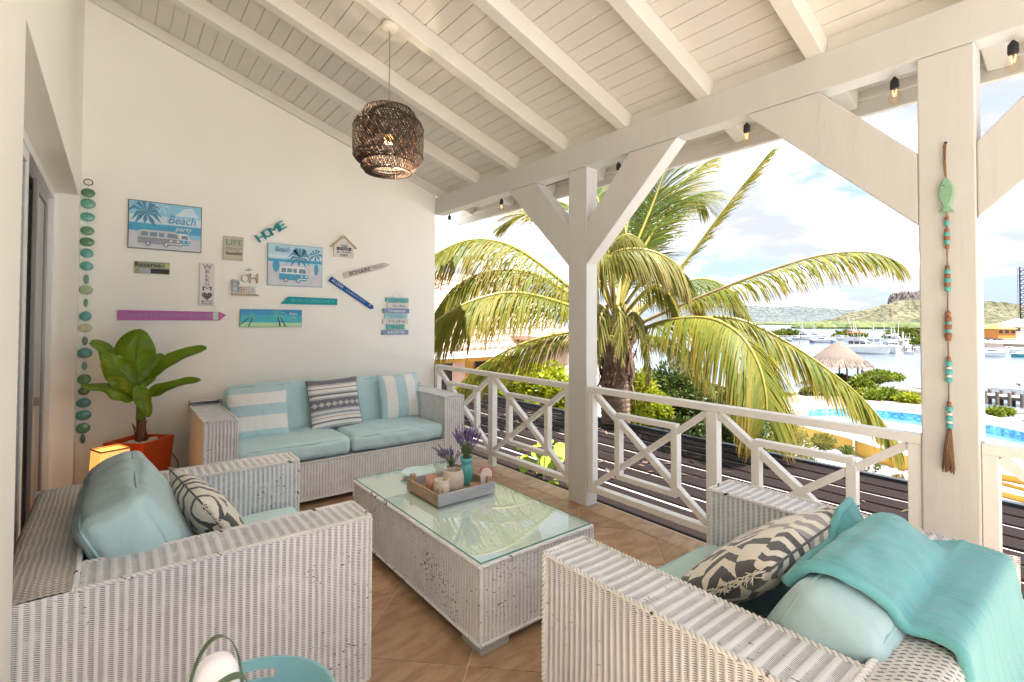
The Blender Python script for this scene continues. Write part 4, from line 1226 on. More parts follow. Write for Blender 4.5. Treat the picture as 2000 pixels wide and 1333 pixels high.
# 11 teal arrow
t = wsign('teal_arrow_sign', 'horizontal teal plank sign with one slanted end', 'sign', 1.545, 1.682)
board(t, 0.55, 0.07, wood('bright_teal_wood', (0.01, 0.33, 0.37), (0.008, 0.27, 0.31)), poly=[(-0.277, -0.037), (0.274, -0.037), (0.274, 0.030), (-0.212, 0.036)])
text('BON CURACAO +', 0.045, M('teal_pale_print', (0.16, 0.58, 0.58)), t, (0.03, -0.018, -0.003), width=0.42)
# 12 painted beach panel
t = wsign('beach_panel', 'long green and blue painted beach panel with leaning palms', 'picture', 1.189, 1.504)
w, h = 0.553, 0.17
board(t, w, h, M('panel_edge', (0.10, 0.20, 0.22)))
layers(t, [(M('panel_blue', (0.02, 0.22, 0.50), (0.02, 0.30, 0.56), 5, 0.4), [rect(-w/2+.004, w/2-.004, 0.03, h/2-.003)], 'print'),
           (M('panel_turquoise', (0.03, 0.46, 0.50), (0.05, 0.36, 0.55), 5, 0.4), [rect(-w/2+.004, w/2-.004, -0.045, 0.03)], 'print'),
           (M('panel_sand_green', (0.46, 0.68, 0.34), (0.36, 0.62, 0.4), 5, 0.4), [[(-w/2+.004, -h/2+.003), (w/2-.004, -h/2+.003), (w/2-.004, -0.045), (-w/2+.004, -0.04)]], 'print'),
           (BLACKT, [[(-0.27, -0.05), (-0.20, 0.01), (-0.197, 0.006), (-0.265, -0.06)], [(-0.21, -0.08), (-0.165, 0.02), (-0.160, 0.018), (-0.20, -0.08)],
                     [(0.065, -0.08), (0.05, 0.02), (0.055, 0.02), (0.08, -0.08)], [(0.115, -0.08), (0.07, 0.015), (0.076, 0.012), (0.13, -0.08)]], 'print'),
           (M('panel_leaf', (0.16, 0.62, 0.46)), burst(-0.185, 0.03, 0.055, 7, 0.005)+burst(0.055, 0.045, 0.085, 9, 0.006), 'print')], (w/2-0.003, h/2-0.003))
text('Relax', 0.035, WHITET, t, (0.19, -0.022, 0.045), width=0.08, shear=0.3)
text('at the', 0.024, WHITET, t, (0.19, -0.022, 0.008), width=0.05, shear=0.3)
text('Beach', 0.035, M('panel_mint', (0.3, 0.75, 0.68)), t, (0.19, -0.022, -0.022), width=0.085, shear=0.3)
# 13 pink plank
t = wsign('pink_plank_sign', 'long pink plank sign with a pointed end', 'sign', 0.405, 1.525)
board(t, 0.78, 0.083, wood('pink_wood', (0.56, 0.16, 0.40), (0.42, 0.12, 0.36), 6), poly=[(-0.388, -0.042), (0.345, -0.042), (0.395, 0.006), (0.345, 0.034), (-0.388, 0.042)])
text('DUSHI CURACAO KLEINE', 0.05, M('lilac_print', (0.33, 0.32, 0.58)), t, (-0.03, -0.018, -0.002), width=0.62)
layers(t, [(M('mint_patch', (0.55, 0.68, 0.56)), [rect(0.29, 0.33, -0.036, 0.03)], 'print')])
# 14 stacked planks
t = wsign('welcome_sign', 'stack of seven small teal, white and blue planks ending in HOME', 'sign', 2.49, 1.53)
TEALW = wood('pale_teal_wood', (0.16, 0.48, 0.45), (0.12, 0.4, 0.38))
LBLUE = wood('light_blue_wood', (0.34, 0.60, 0.66), (0.28, 0.52, 0.58))
BLUEW = wood('slate_blue_wood', (0.24, 0.32, 0.48), (0.18, 0.25, 0.4))
rows = [('welcome', -0.132, 0.145, TEALW, 0.0), ('to our', -0.112, 0.145, WHW, -0.002), ('happy', -0.165, 0.155, BLUEW, 0.0), ('crazy', -0.14, 0.13, LBLUE, 0.001), ('FUN', -0.165, 0.14, WHW, 0.0), ('family', -0.122, 0.10, TEALW, 0.0), ('HOME', -0.175, 0.145, BLUEW, 0.0)]
for k, (s, a, b, mt, r_) in enumerate(rows):
    z = 0.185-0.0605*k
    o = obj('plank', MB().box(a, b, -0.018, -0.001, z-0.026, z+0.026), mt, t, bevel=0.002)
    text(s, 0.045, WHITET if k in (2, 6) else M('slate_print', (0.16, 0.24, 0.3)), t, ((a+b)/2+0.01, -0.0195, z), width=(b-a)*0.62)
obj('hanger', MB().tube([(-0.055+0.11*k/10, -0.012, 0.212+0.068*math.sin(math.pi*k/10)) for k in range(11)], 0.002, 5), M('rope_thin', (0.62, 0.6, 0.55)), t)

# shell garland in the wall corner -------------------------------------------
gar = thing('disc_garland', 'vertical garland of green capiz shell discs in the wall corner', 'garland', (XW+0.045, YW-0.035, 0))
obj('thread', MB().tube([(0, 0, 2.585), (0, 0, 0.52)], 0.0012, 4), M('clear_thread', (0.6, 0.6, 0.58)), gar)
greens = [(0.03, 0.20, 0.05), (0.05, 0.38, 0.24), (0.04, 0.40, 0.30), (0.06, 0.28, 0.08), (0.06, 0.24, 0.07), (0.04, 0.42, 0.32), (0.02, 0.40, 0.33), (0.10, 0.34, 0.22), (0.40, 0.52, 0.22), (0.06, 0.34, 0.2), (0.01, 0.34, 0.30), (0.62, 0.60, 0.30), (0.12, 0.26, 0.2), (0.02, 0.36, 0.34), (0.16, 0.42, 0.36), (0.10, 0.36, 0.14), (0.10, 0.22, 0.08), (0.02, 0.34, 0.30), (0.02, 0.36, 0.30), (0.04, 0.32, 0.14), (0.05, 0.2, 0.14)]
pys = [356, 377, 398, 424, 451, 473, 495, 520, 546, 567, 592, 618, 641, 666, 690, 715, 741, 764, 787, 811, 836, 857]
for k, py in enumerate(pys):
    z = CAM_H+(ray(170, py).z/ray(170, py).y)*(YW-0.035)
    if k == 0:
        obj('ring', MB().tube([(0.028*math.cos(a*0.5236), 0, z+0.024*math.sin(a*0.5236)) for a in range(12)], 0.004, 5, closed=True), M('ring_dark', (0.10, 0.06, 0.03)), gar)
        continue
    c = tuple(0.72*q+0.28*(0.16+0.4*greens[k-1][1]) for q in greens[k-1])
    a, b = rng.uniform(0.036, 0.052), rng.uniform(0.032, 0.042)
    if k in (8, 10, 13, 15, 21): a *= 0.35
    mb = MB().lathe([(0, 0.005), (0.4, 0.006), (0.55, 0.003), (0.9, 0.004), (1.0, 0.0), (0.9, -0.004), (0, -0.004)], 18, caps=False)
    mb.v = [(x*a, -zz*1.0, z+y*b) for x, y, zz in mb.v]
    obj('shell_disc', mb, M('shell_%d' % k, c, tuple(v*0.7 for v in c), 30, 0.25, spec=0.6), gar, smooth=True)

# ================================================================ plant in its pot
pp = thing('potted_plant', 'broad leaved green plant in a square orange pot in the corner', 'potted plant', (0.165, 4.80, 0))
ORG = M('orange_glaze', (0.50, 0.075, 0.012), (0.42, 0.055, 0.008), 3, 0.35, spec=0.5)
a0 = R(40)
def sq(hw, z, rot): return [(hw*1.4142*math.cos(rot+k*math.pi/2), hw*1.4142*math.sin(rot+k*math.pi/2), z) for k in range(4)]
rot = R(-87)
mb = MB()
rings = [sq(0.115, 0, rot), sq(0.158, 0.575, rot), sq(0.140, 0.575, rot), sq(0.135, 0.525, rot)]
v = [p for r_ in rings for p in r_]
f = [(3, 2, 1, 0)]
for a in range(3):
    for k in range(4): f.append((a*4+k, a*4+(k+1) % 4, a*4+4+(k+1) % 4, a*4+4+k))
f.append((12, 13, 14, 15))
obj('pot', MB().add(v, f), ORG, pp, bevel=0.004)
PEB = M('pale_pebble', (0.60, 0.55, 0.48), (0.45, 0.4, 0.34), 20, 0.6, island=0.2)
for k in range(13):
    a, r_ = rng.uniform(0, 6.28), rng.uniform(0.03, 0.12)
    s = rng.uniform(0.018, 0.038)
    mb = MB().lathe([(0, -0.7), (0.7, -0.5), (1, 0), (0.75, 0.5), (0, 0.72)], 9, caps=False)
    mb.v = [(x*s*1.2+r_*math.cos(a), y*s+r_*math.sin(a), z*s*0.8+0.545) for x, y, z in mb.v]
    obj('pebble', mb, PEB, pp, smooth=True)
STEM = M('green_stem', (0.15, 0.26, 0.03), (0.10, 0.2, 0.03), 9, 0.5)
BARK = M('plant_bark', (0.15, 0.085, 0.05), (0.08, 0.045, 0.03), 24, 0.8, 0.4)
st = obj('stem', MB().tube([(0, 0, 0.53), (0.008, 0, 0.63), (0.004, 0, 0.74)], [0.034, 0.033, 0.030], 10), BARK, pp, smooth=True)
for k in range(7):
    a = k*2.4; z = 0.60+0.018*k
    obj('husk', MB().tube([(0.03*math.cos(a), 0.03*math.sin(a), z-0.03), (0.038*math.cos(a), 0.038*math.sin(a), z), (0.05*math.cos(a), 0.05*math.sin(a), z+0.025)], [0.009, 0.007, 0.002], 5), BARK, st)
obj('leaf_sheath', MB().tube([(0.004, 0, 0.72), (0.002, 0, 0.85), (0.01, 0.0, 1.0)], [0.034, 0.030, 0.016], 10), STEM, pp, smooth=True)
def leaf_mat():
    m, nt, b = new_mat('broad_leaf')
    tc = node(nt, 'ShaderNodeTexCoord')
    sp = node(nt, 'ShaderNodeSeparateXYZ', {0: tc.outputs['UV']})
    side = mth(nt, 'ABSOLUTE', mth(nt, 'SUBTRACT', sp.outputs[0], 0.5))
    vein = mth(nt, 'FRACT', mth(nt, 'SUBTRACT', mth(nt, 'MULTIPLY', sp.outputs[1], 7.0), mth(nt, 'MULTIPLY', side, 4.0)))
    vm = mth(nt, 'MAXIMUM', mth(nt, 'LESS_THAN', vein, 0.07), mth(nt, 'LESS_THAN', side, 0.018))
    nz = node(nt, 'ShaderNodeTexNoise', {'Vector': tc.outputs['Object'], 'Scale': 5.0, 'Detail': 4.0})
    col = ramp(nt, nz.outputs[0], [(0.3, (0.115, 0.215, 0.012)), (0.7, (0.215, 0.335, 0.022))])
    col = mixc(nt, mth(nt, 'MULTIPLY', vm, 0.7), col, (0.05, 0.10, 0.010))
    nt.links.new(col, b.inputs['Base Color'])
    b.inputs['Roughness'].default_value = 0.30
    b.inputs['Specular IOR Level'].default_value = 0.4
    bp = node(nt, 'ShaderNodeBump', {'Height': mth(nt, 'SUBTRACT', nz.outputs[0], vm), 'Strength': 0.35, 'Distance': 0.004})
    nt.links.new(bp.outputs[0], b.inputs['Normal'])
    tr = node(nt, 'ShaderNodeBsdfTranslucent', {'Color': mixc(nt, 0.5, col, (0.25, 0.38, 0.03))})
    mx = node(nt, 'ShaderNodeMixShader', {0: 0.35, 1: b.outputs[0], 2: tr.outputs[0]})
    nt.links.new(mx.outputs[0], nt.nodes['Material Output'].inputs[0])
    return m
LEAFM = leaf_mat()
def bez(p0, p1, p2, p3, t):
    a = 1-t
    return p0*(a*a*a)+p1*(3*a*a*t)+p2*(3*a*t*t)+p3*(t*t*t)
def big_leaf(parent, p0, p1, p2, p3, width, side, mat, blunt=0.5, fold=0.25, start=0.12, wave=0.03, seed=0, name='leaf'):
    p0, p1, p2, p3, side = map(Vector, (p0, p1, p2, p3, side))
    nu, nv = 10, 22
    def fn(a, c):
        q = bez(p0, p1, p2, p3, c)
        tg = (bez(p0, p1, p2, p3, min(1, c+0.02))-bez(p0, p1, p2, p3, max(0, c-0.02))).normalized()
        s = (side-tg*side.dot(tg)).normalized()
        n = tg.cross(s)
        cc = max(0, (c-start)/(1-start))
        wd = (0.5*width)*(math.sin(math.pi*min(1, cc)**(0.5+blunt))**0.65 if c > start else 0)+0.007
        x = (2*a-1)
        w_ = wave*noise.noise(Vector((c*5, x*1.4, seed*4.0)))*abs(x)
        return q+s*(x*wd)+n*(abs(x)*wd*fold+w_)
    return obj(name, MB().grid(nu, nv, fn), mat, parent, smooth=True)
pr_ = pp
big_leaf(pr_, (0, 0, 0.93), (-0.03, 0, 1.05), (-0.06, -0.02, 1.24), (0.0, -0.07, 1.41), 0.265, (1, 0.15, 0.08), LEAFM, 0.66, 0.28, 0.05, 0.07, seed=1)
big_leaf(pr_, (0.01, 0, 0.95), (0.10, -0.03, 1.08), (0.25, -0.06, 1.22), (0.42, -0.10, 1.26), 0.145, (0.25, 0.75, 0.75), LEAFM, 0.25, 0.35, 0.15, seed=2)
big_leaf(pr_, (0.01, 0, 0.84), (0.06, -0.03, 0.92), (0.18, -0.06, 0.98), (0.38, -0.12, 1.005), 0.115, (-0.1, 0.8, 0.5), LEAFM, 0.2, 0.4, 0.2, seed=3)
big_leaf(pr_, (-0.01, 0, 0.84), (-0.08, -0.02, 0.93), (-0.2, -0.08, 1.02), (-0.345, -0.14, 1.015), 0.125, (0.2, 0.8, 0.5), LEAFM, 0.2, 0.35, 0.15, seed=4)
big_leaf(pr_, (-0.01, 0, 0.92), (-0.06, -0.03, 1.02), (-0.15, -0.06, 1.14), (-0.23, -0.13, 1.24), 0.19, (0.75, 0.25, 0.65), LEAFM, 0.30, 0.32, 0.05, 0.06, seed=5)
big_leaf(pr_, (-0.02, 0.03, 0.98), (-0.08, 0.05, 1.12), (-0.18, 0.02, 1.27), (-0.30, -0.06, 1.33), 0.15, (0.3, 0.6, 0.6), LEAFM, 0.4, 0.3, 0.1, seed=6)
big_leaf(pr_, (0.02, 0.02, 0.95), (0.05, 0.03, 1.05), (0.09, 0.04, 1.14), (0.13, 0.06, 1.22), 0.13, (0.8, 0.4, -0.1), LEAFM, 0.6, 0.2, 0.05, seed=7)
big_leaf(pr_, (-0.02, -0.03, 1.0), (-0.02, -0.06, 0.94), (0.0, -0.06, 0.88), (0.05, -0.05, 0.74), 0.10, (1, 0.3, 0.1), LEAFM, 0.4, 0.5, 0.05, 0.03, seed=8)

# glowing lantern lamp on the floor behind the loveseat
gl = thing('glowing_lamp', 'square table lamp glowing warm yellow beside the orange pot', 'lamp', (-0.01, 4.24, 0), R(20))
GLOW = M('glowing_shade', (0.8, 0.55, 0.28), (0.62, 0.36, 0.15), 14, 0.6, emit=(1.0, 0.42, 0.10), estr=0.17)
mb = MB()
hw = 0.078
for k in range(4):
    a = math.pi/2*k
    c_, s_ = math.cos(a), math.sin(a)
    def fn(u, v, c_=c_, s_=s_):
        x, y = hw, (2*u-1)*hw
        b_ = 0.01*math.sin(math.pi*v)
        return ((x+b_)*c_-y*s_, (x+b_)*s_+y*c_, 0.12+0.515*v)
    mb.grid(6, 10, fn)
obj('lamp_shade', mb, GLOW, gl)
obj('base', MB().box(-hw-0.004, hw+0.004, -hw-0.004, hw+0.004, 0.0, 0.118), M('brass_wood', (0.30, 0.18, 0.07)), gl, bevel=0.002)
obj('top_rim', MB().tube([(hw, hw, 0.639), (-hw, hw, 0.639), (-hw, -hw, 0.639), (hw, -hw, 0.639)], 0.006, 6, closed=True), M('brass_wood'), gl)
gll = bpy.data.lights.new('lamp_light', 'POINT')
gll.energy = 0.25; gll.color = (1.0, 0.55, 0.22); gll.shadow_soft_size = 0.04
glo = bpy.data.objects.new('lamp_light', gll); glo.location = (0, 0, 0.72); glo.parent = gl
COL.objects.link(glo)
o = obj('power_cord', MB().tube([(0.36, 5.20, 0.34), (0.40, 5.15, 0.35), (0.44, 5.12, 0.28), (0.445, 5.10, 0.12), (0.42, 5.0, 0.008), (0.30, 4.9, 0.006)], 0.004, 6), DARK, smooth=True)
tag(o, 'thin black power cord between the orange pot and the sofa', 'cord')

# ================================================================ tray crate with candles
crate = thing('wooden_crate', 'shallow distressed wooden crate tray on the glass table top', 'crate', (1.47, 2.523, TZ+0.001))
CW, CD, CH = 0.407, 0.40, 0.068
WCR = wood('crate_wood', (0.50, 0.36, 0.25), (0.34, 0.22, 0.14), 14)
WCRB = M('crate_wood_blue_wash', (0.48, 0.45, 0.43), (0.30, 0.34, 0.42), 6, 0.75, 0.3, 40, stretch=(0.6, 1, 3), contrast=0.4)
obj('base', MB().box(0.012, CW-0.012, 0.012, CD-0.012, 0, 0.010), WCR, crate)
obj('side_panel', MB().box(0, CW, 0, 0.012, 0, CH), WCRB, crate, bevel=0.002)
obj('side_panel', MB().box(0, CW, CD-0.012, CD, 0, CH), WCRB, crate, bevel=0.002)
obj('side_panel', MB().box(0, 0.012, 0.0125, CD-0.0125, 0, CH), WCR, crate, bevel=0.002)
obj('side_panel', MB().box(CW-0.012, CW, 0.0125, CD-0.0125, 0, CH), WCR, crate, bevel=0.002)
for x in (0.014, CW-0.044):
    for y in (0.0135, CD-0.0435):
        obj('corner_post', MB().box(x, x+0.03, y, y+0.03, 0.0105, CH+0.03), WCR, crate, bevel=0.003)
        obj('nail', MB().lathe([(0.004, -0.001), (0.004, 0.001)], 8).add([], []), DARK, crate, loc=(x+0.015, y-0.0012 if y < 0.1 else y-0.001, CH+0.016), rot=(R(90), 0, 0))
CZ = TZ+0.012
def vessel(name, label, cat, x, y, prof, mat, n=28, ribs=0, amp=0.0, z=CZ, group=None, fill=None):
    mb = MB().lathe(prof, n, caps=False)
    if ribs:
        out = []
        for (a, b, c) in mb.v:
            r_ = math.hypot(a, b)
            if r_ > 1e-4:
                an = math.atan2(b, a)
                d = amp*max(0, math.sin(an*ribs+c*120)*math.sin(-an*ribs+c*120))
                a, b = a*(1+d/r_), b*(1+d/r_)
            out.append((a, b, c))
        mb.v = out
    o = obj(name, mb, mat, smooth=True, loc=(x, y, z))
    tag(o, label, cat, group)
    if fill:
        obj('wax', MB().lathe([(0, fill[0]+0.001), (fill[1], fill[0])], 18, caps=False), M('wax', (0.78, 0.70, 0.58)), o, smooth=True)
    return o
ROSE = glass_mat('rose_glass', (0.86, 0.56, 0.46), 1.0)
v_ = vessel('candle_glass', 'rose tinted glass tealight holder at the rear corner of the crate', 'candle holder', 1.575, 2.79, [(0, 0.003), (0.034, 0.003), (0.037, 0.01), (0.038, 0.085), (0.0355, 0.085), (0.0345, 0.012), (0, 0.01)], M('rose_glass_body', (0.62, 0.36, 0.28), (0.46, 0.24, 0.18), 12, 0.2, spec=0.6), group='candle holders in the crate')
STONE = M('sand_ceramic', (0.62, 0.55, 0.47), (0.52, 0.45, 0.37), 20, 0.55, 0.15, 80)
vessel('candle_cup', 'small cream ceramic candle cup at the front corner of the crate', 'candle holder', 1.575, 2.665, [(0, 0.0), (0.03, 0.0), (0.046, 0.012), (0.052, 0.04), (0.048, 0.075), (0.044, 0.085), (0.046, 0.092), (0.042, 0.094), (0.038, 0.084), (0.04, 0.05), (0, 0.045)], M('cream_ceramic', (0.72, 0.66, 0.57), (0.62, 0.55, 0.47), 30, 0.4), group='candle holders in the crate', fill=(0.046, 0.039))
vessel('candle_pot', 'large round cream candle pot with a diamond relief in the crate', 'candle holder', 1.672, 2.69, [(0, 0.0), (0.04, 0.0), (0.058, 0.015), (0.069, 0.05), (0.068, 0.085), (0.056, 0.118), (0.052, 0.128), (0.048, 0.128), (0.050, 0.118), (0.06, 0.085), (0, 0.03)], STONE, 40, 9, 0.006, group='candle holders in the crate')
vessel('candle_cup', 'tiny amber candle cup in front of the turquoise vase', 'candle holder', 1.765, 2.60, [(0, 0.0), (0.02, 0.0), (0.027, 0.012), (0.027, 0.04), (0.024, 0.05), (0.021, 0.05), (0.022, 0.02), (0, 0.015)], M('amber_glass', (0.42, 0.26, 0.16), (0.30, 0.16, 0.10), 30, 0.2, spec=0.6), group='candle holders in the crate')
vessel('jar', 'thin brown glass jar in the crate', 'jar', 1.795, 2.588, [(0, 0.0), (0.013, 0.0), (0.013, 0.045), (0.01, 0.05), (0.0, 0.052)], M('brown_glass', (0.32, 0.2, 0.14), None, 20, 0.2), 14)
for k, (x, y, s) in enumerate(((1.635, 2.605, 0.017), (1.66, 2.59, 0.012), (1.61, 2.62, 0.012))):
    mb = MB().lathe([(0, -0.8), (0.7, -0.6), (1, 0), (0.6, 0.6), (0, 0.8)], 10, caps=False)
    mb.v = [(a*s, b*s*0.8, c*s*0.7) for a, b, c in mb.v]
    o = obj('shell', mb, M('shell_white', (0.75, 0.70, 0.64), (0.6, 0.52, 0.46), 60, 0.4), smooth=True, loc=(x, y, CZ+s*0.55))
    tag(o, 'small pale shell lying in the crate', 'shell', 'small shells lying in the crate')
# turquoise vase and lavender behind the crate
VX, VY = 1.80, 2.735
TQG = M('turquoise_glass', (0.10, 0.42, 0.42), (0.07, 0.34, 0.35), 12, 0.12, spec=0.7)
vs_ = vessel('vase', 'turquoise glass vase standing in the crate and holding lavender', 'vase', VX, VY, [(0, 0.0), (0.028, 0.0), (0.036, 0.012), (0.040, 0.06), (0.043, 0.10), (0.034, 0.125), (0.030, 0.135), (0.038, 0.15), (0.042, 0.175), (0.038, 0.175), (0.026, 0.14), (0.03, 0.1), (0, 0.02)], TQG, z=CZ)
LAV = M('lavender_bloom', (0.33, 0.18, 0.50), (0.24, 0.12, 0.40), 60, 0.9, island=0.3)
LAVG = M('lavender_leaf', (0.20, 0.27, 0.13), (0.13, 0.20, 0.09), 40, 0.8, island=0.3)
def lavender(loc, label, h, spread, n, bloom, leafm, lean=(0, 0)):
    t = thing('lavender', label, 'flowers', loc)
    sm, bm2, lm = MB(), MB(), MB()
    for k in range(n):
        a = rng.uniform(0, 6.283); r_ = spread*rng.uniform(0.2, 1.0)
        hh = h*rng.uniform(0.7, 1.0)
        tip = Vector((r_*math.cos(a)+lean[0], r_*math.sin(a)+lean[1], hh))
        mid = Vector((tip.x*0.35, tip.y*0.35, hh*0.5))
        base = Vector((tip.x*0.08, tip.y*0.08, 0))
        sm.tube([base, mid, tip], [0.0014, 0.0013, 0.001], 4)
        d = (tip-mid).normalized()
        for j in range(16):
            q = mid+(tip-mid)*(0.38+0.62*j/15)
            for m_ in range(4):
                an = rng.uniform(0, 6.283); w_ = 0.0095*(1-0.5*j/15)*rng.uniform(0.7, 1.3)
                o_ = Vector((math.cos(an), math.sin(an), rng.uniform(0.1, 0.7)))*w_
                s_ = o_.cross(d).normalized()*0.0035
                bm2.add([q-s_, q+o_*0.6-s_*1.4, q+o_, q+o_*0.6+s_*1.4], [(0, 1, 2, 3)])
        for j in range(7):
            q = base+(mid-base)*rng.uniform(0.2, 1.1)
            an = rng.uniform(0, 6.283); o_ = Vector((math.cos(an), math.sin(an), rng.uniform(0.5, 1.4)))*0.028
            s_ = o_.cross(Vector((0, 0, 1))).normalized()*0.0032
            lm.add([q-s_, q+o_*0.6-s_, q+o_, q+o_*0.6+s_], [(0, 1, 2, 3)])
    obj('stem', sm, leafm, t); obj('bloom', bm2, bloom, t, kind='stuff'); obj('leaves', lm, leafm, t, kind='stuff')
    return t
lavender((VX, VY, CZ+0.12), 'bunch of purple lavender standing in the turquoise vase', 0.275, 0.11, 36, LAV, LAVG)
vessel('flower_pot', 'small grey pot of lavender behind the crate', 'pot', 1.86, 3.0, [(0, 0), (0.032, 0), (0.04, 0.06), (0.036, 0.062), (0.03, 0.05), (0, 0.045)], M('grey_pot', (0.34, 0.34, 0.38), (0.26, 0.26, 0.3), 20, 0.6), z=TZ+0.001)
lavender((1.86, 3.0, TZ+0.045), 'sprigs of grey blue lavender in the small grey pot', 0.16, 0.11, 16, M('lavender_grey', (0.30, 0.27, 0.42), (0.2, 0.18, 0.32), 50, 0.9, island=0.3), LAVG, (-0.05, 0))
# pink slipper shaped ornament standing behind the crate's front rim
sl = thing('slipper_ornament', 'upright white and pink slipper shaped ornament at the crate end', 'ornament', (1.845, 2.575, CZ), R(-28))
def arch(w, h, n=14): return [(-w/2, 0), (w/2, 0)]+[(w/2*math.cos(math.pi*k/n), h-w/2+w/2*math.sin(math.pi*k/n)) for k in range(n+1)]
obj('body', MB().prism(arch(0.072, 0.135), 0.0, 0.018, lambda u, v, d: (u, d, v)), M('slipper_white', (0.78, 0.66, 0.62), (0.72, 0.56, 0.52), 12, 0.5), sl, bevel=0.003)
pts = [(u*1.03, 0.009, v) for u, v in arch(0.076, 0.138)[1:]]
obj('strap', MB().tube(pts, 0.0055, 6), M('slipper_pink', (0.50, 0.16, 0.17), (0.42, 0.12, 0.13), 20, 0.5), sl, smooth=True)

# pale cloth reflected in the table top, given by an added glass dish
dish = vessel('reflection_dish', 'low glass dish added for a pale reflected zone on the coffee table', 'dish', 1.66, 3.12, [(0, 0.002), (0.07, 0.002), (0.105, 0.018), (0.12, 0.03), (0.117, 0.031), (0.10, 0.021), (0.068, 0.006), (0, 0.006)], M('pale_aqua_glass', (0.60, 0.78, 0.78), (0.52, 0.72, 0.73), 8, 0.1, spec=0.6), z=TZ+0.001)

# ================================================================ foreground side table, tray and lantern
SX, SY, SZ = 0.25, 1.32, 0.487
sdt = thing('side_table', 'small round white side table under the turquoise tray', 'table', (SX, SY, 0))
obj('table_top', MB().lathe([(0, SZ-0.025), (0.185, SZ-0.025), (0.19, SZ-0.02), (0.19, SZ-0.004), (0.185, SZ), (0, SZ)], 40, caps=False), WHITE, sdt, smooth=False)
for k in range(3):
    a = k*2.0944+0.4
    obj('leg', MB().tube([(0.10*math.cos(a), 0.10*math.sin(a), SZ-0.025), (0.17*math.cos(a), 0.17*math.sin(a), 0)], [0.014, 0.010], 8), WHITE, sdt, smooth=True)
tray = thing('round_tray', 'round turquoise tray with cut out handles at the bottom of the picture', 'tray', (SX, SY, SZ+0.001), R(8))
TRY = M('turquoise_lacquer', (0.29, 0.55, 0.60), (0.25, 0.50, 0.555), 5, 0.35, spec=0.4)
TR, TH = 0.205, 0.085
obj('base', MB().lathe([(0, 0.0), (TR-0.03, 0.0), (TR-0.022, 0.004), (TR-0.022, 0.01), (0, 0.010)], 64, caps=False), TRY, tray, smooth=False)
def tray_rim():
    mb = MB()
    n = 144
    zs = [0.0, 0.012, 0.038, 0.060, TH-0.006, TH]
    rad = lambda z: TR-0.022+0.024*(z/TH)
    holes = (R(62), R(242))
    for inner in (0, 1):
        base = len(mb.v)
        vs2 = []
        for z in zs:
            for k in range(n):
                a = 2*math.pi*k/n
                r_ = rad(z)-(0.007 if inner else 0)
                vs2.append((r_*math.cos(a), r_*math.sin(a), z))
        fs2 = []
        for i_ in range(len(zs)-1):
            for k in range(n):
                a = 2*math.pi*(k+0.5)/n
                hole = i_ == 2 and any(abs((a-h_+math.pi) % (2*math.pi)-math.pi) < R(15) for h_ in holes)
                if hole: continue
                q = (i_*n+k, i_*n+(k+1) % n, (i_+1)*n+(k+1) % n, (i_+1)*n+k)
                fs2.append(q[::-1] if inner else q)
        mb.add(vs2, fs2)
    m_ = len(zs)*n
    top = (len(zs)-1)*n
    for k in range(n):
        k2 = (k+1) % n
        mb.f.append((top+k, top+k2, m_+top+k2, m_+top+k)); mb.mi.append(0); mb.uv.append(None)
        for h_ in holes:
            a = (2*math.pi*(k+0.5)/n-h_+math.pi) % (2*math.pi)-math.pi
            if abs(a) < R(15):
                for i_ in (2, 3):
                    mb.f.append((i_*n+k, i_*n+k2, m_+i_*n+k2, m_+i_*n+k)); mb.mi.append(0); mb.uv.append(None)
    return mb
obj('rim', tray_rim(), TRY, tray, smooth=False)
lan = thing('lantern', 'white candle lantern with a green strap handle in front of the turquoise tray', 'lantern', (0.200, 1.375, SZ+0.012), R(12))
OPAL = M('opal_white', (0.80, 0.76, 0.77), (0.74, 0.70, 0.71), 6, 0.25, spec=0.5, emit=(1.0, 0.85, 0.8), estr=0.04)
GRS = M('green_strap', (0.16, 0.22, 0.14), (0.12, 0.17, 0.11), 9, 0.35, metal=0.3)
obj('candle_body', MB().lathe([(0, 0), (0.048, 0), (0.050, 0.01), (0.051, 0.13), (0.047, 0.165), (0.034, 0.19), (0.014, 0.202), (0, 0.203)], 32, caps=False), OPAL, lan, smooth=True)
gls = MB().lathe([(0.057, 0.0), (0.058, 0.17), (0.0555, 0.17), (0.0545, 0.0)], 36, caps=False)
obj('glass_cylinder', gls, glass_mat('lantern_glass', (0.96, 0.98, 0.97), 0.8), lan, smooth=True)
for tilt, hh, nm in ((0.0, 0.245, 'handle'), (R(30), 0.205, 'strap')):
    pts = []
    for k in range(25):
        a = math.pi*k/24
        x, z = 0.062*math.cos(a), 0.05+(hh-0.05)*math.sin(a)**0.8
        pts.append(Vector((x, -math.sin(tilt)*(z-0.05), 0.05+(z-0.05)*math.cos(tilt))))
    mb = MB()
    vs2, fs2 = [], []
    for k, p_ in enumerate(pts):
        w_ = Vector((0, 0.0075*math.cos(tilt), 0.0075*math.sin(tilt)))
        nrm = Vector((p_.x, 0, p_.z-0.05)).normalized()*0.0012
        vs2 += [p_-w_-nrm, p_+w_-nrm, p_+w_+nrm, p_-w_+nrm]
        if k:
            b_ = 4*(k-1)
            for j in range(4): fs2.append((b_+j, b_+(j+1) % 4, b_+4+(j+1) % 4, b_+4+j))
    fs2 += [(3, 2, 1, 0), (len(vs2)-4, len(vs2)-3, len(vs2)-2, len(vs2)-1)]
    mb.add(vs2, fs2)
    obj(nm, mb, GRS, lan)

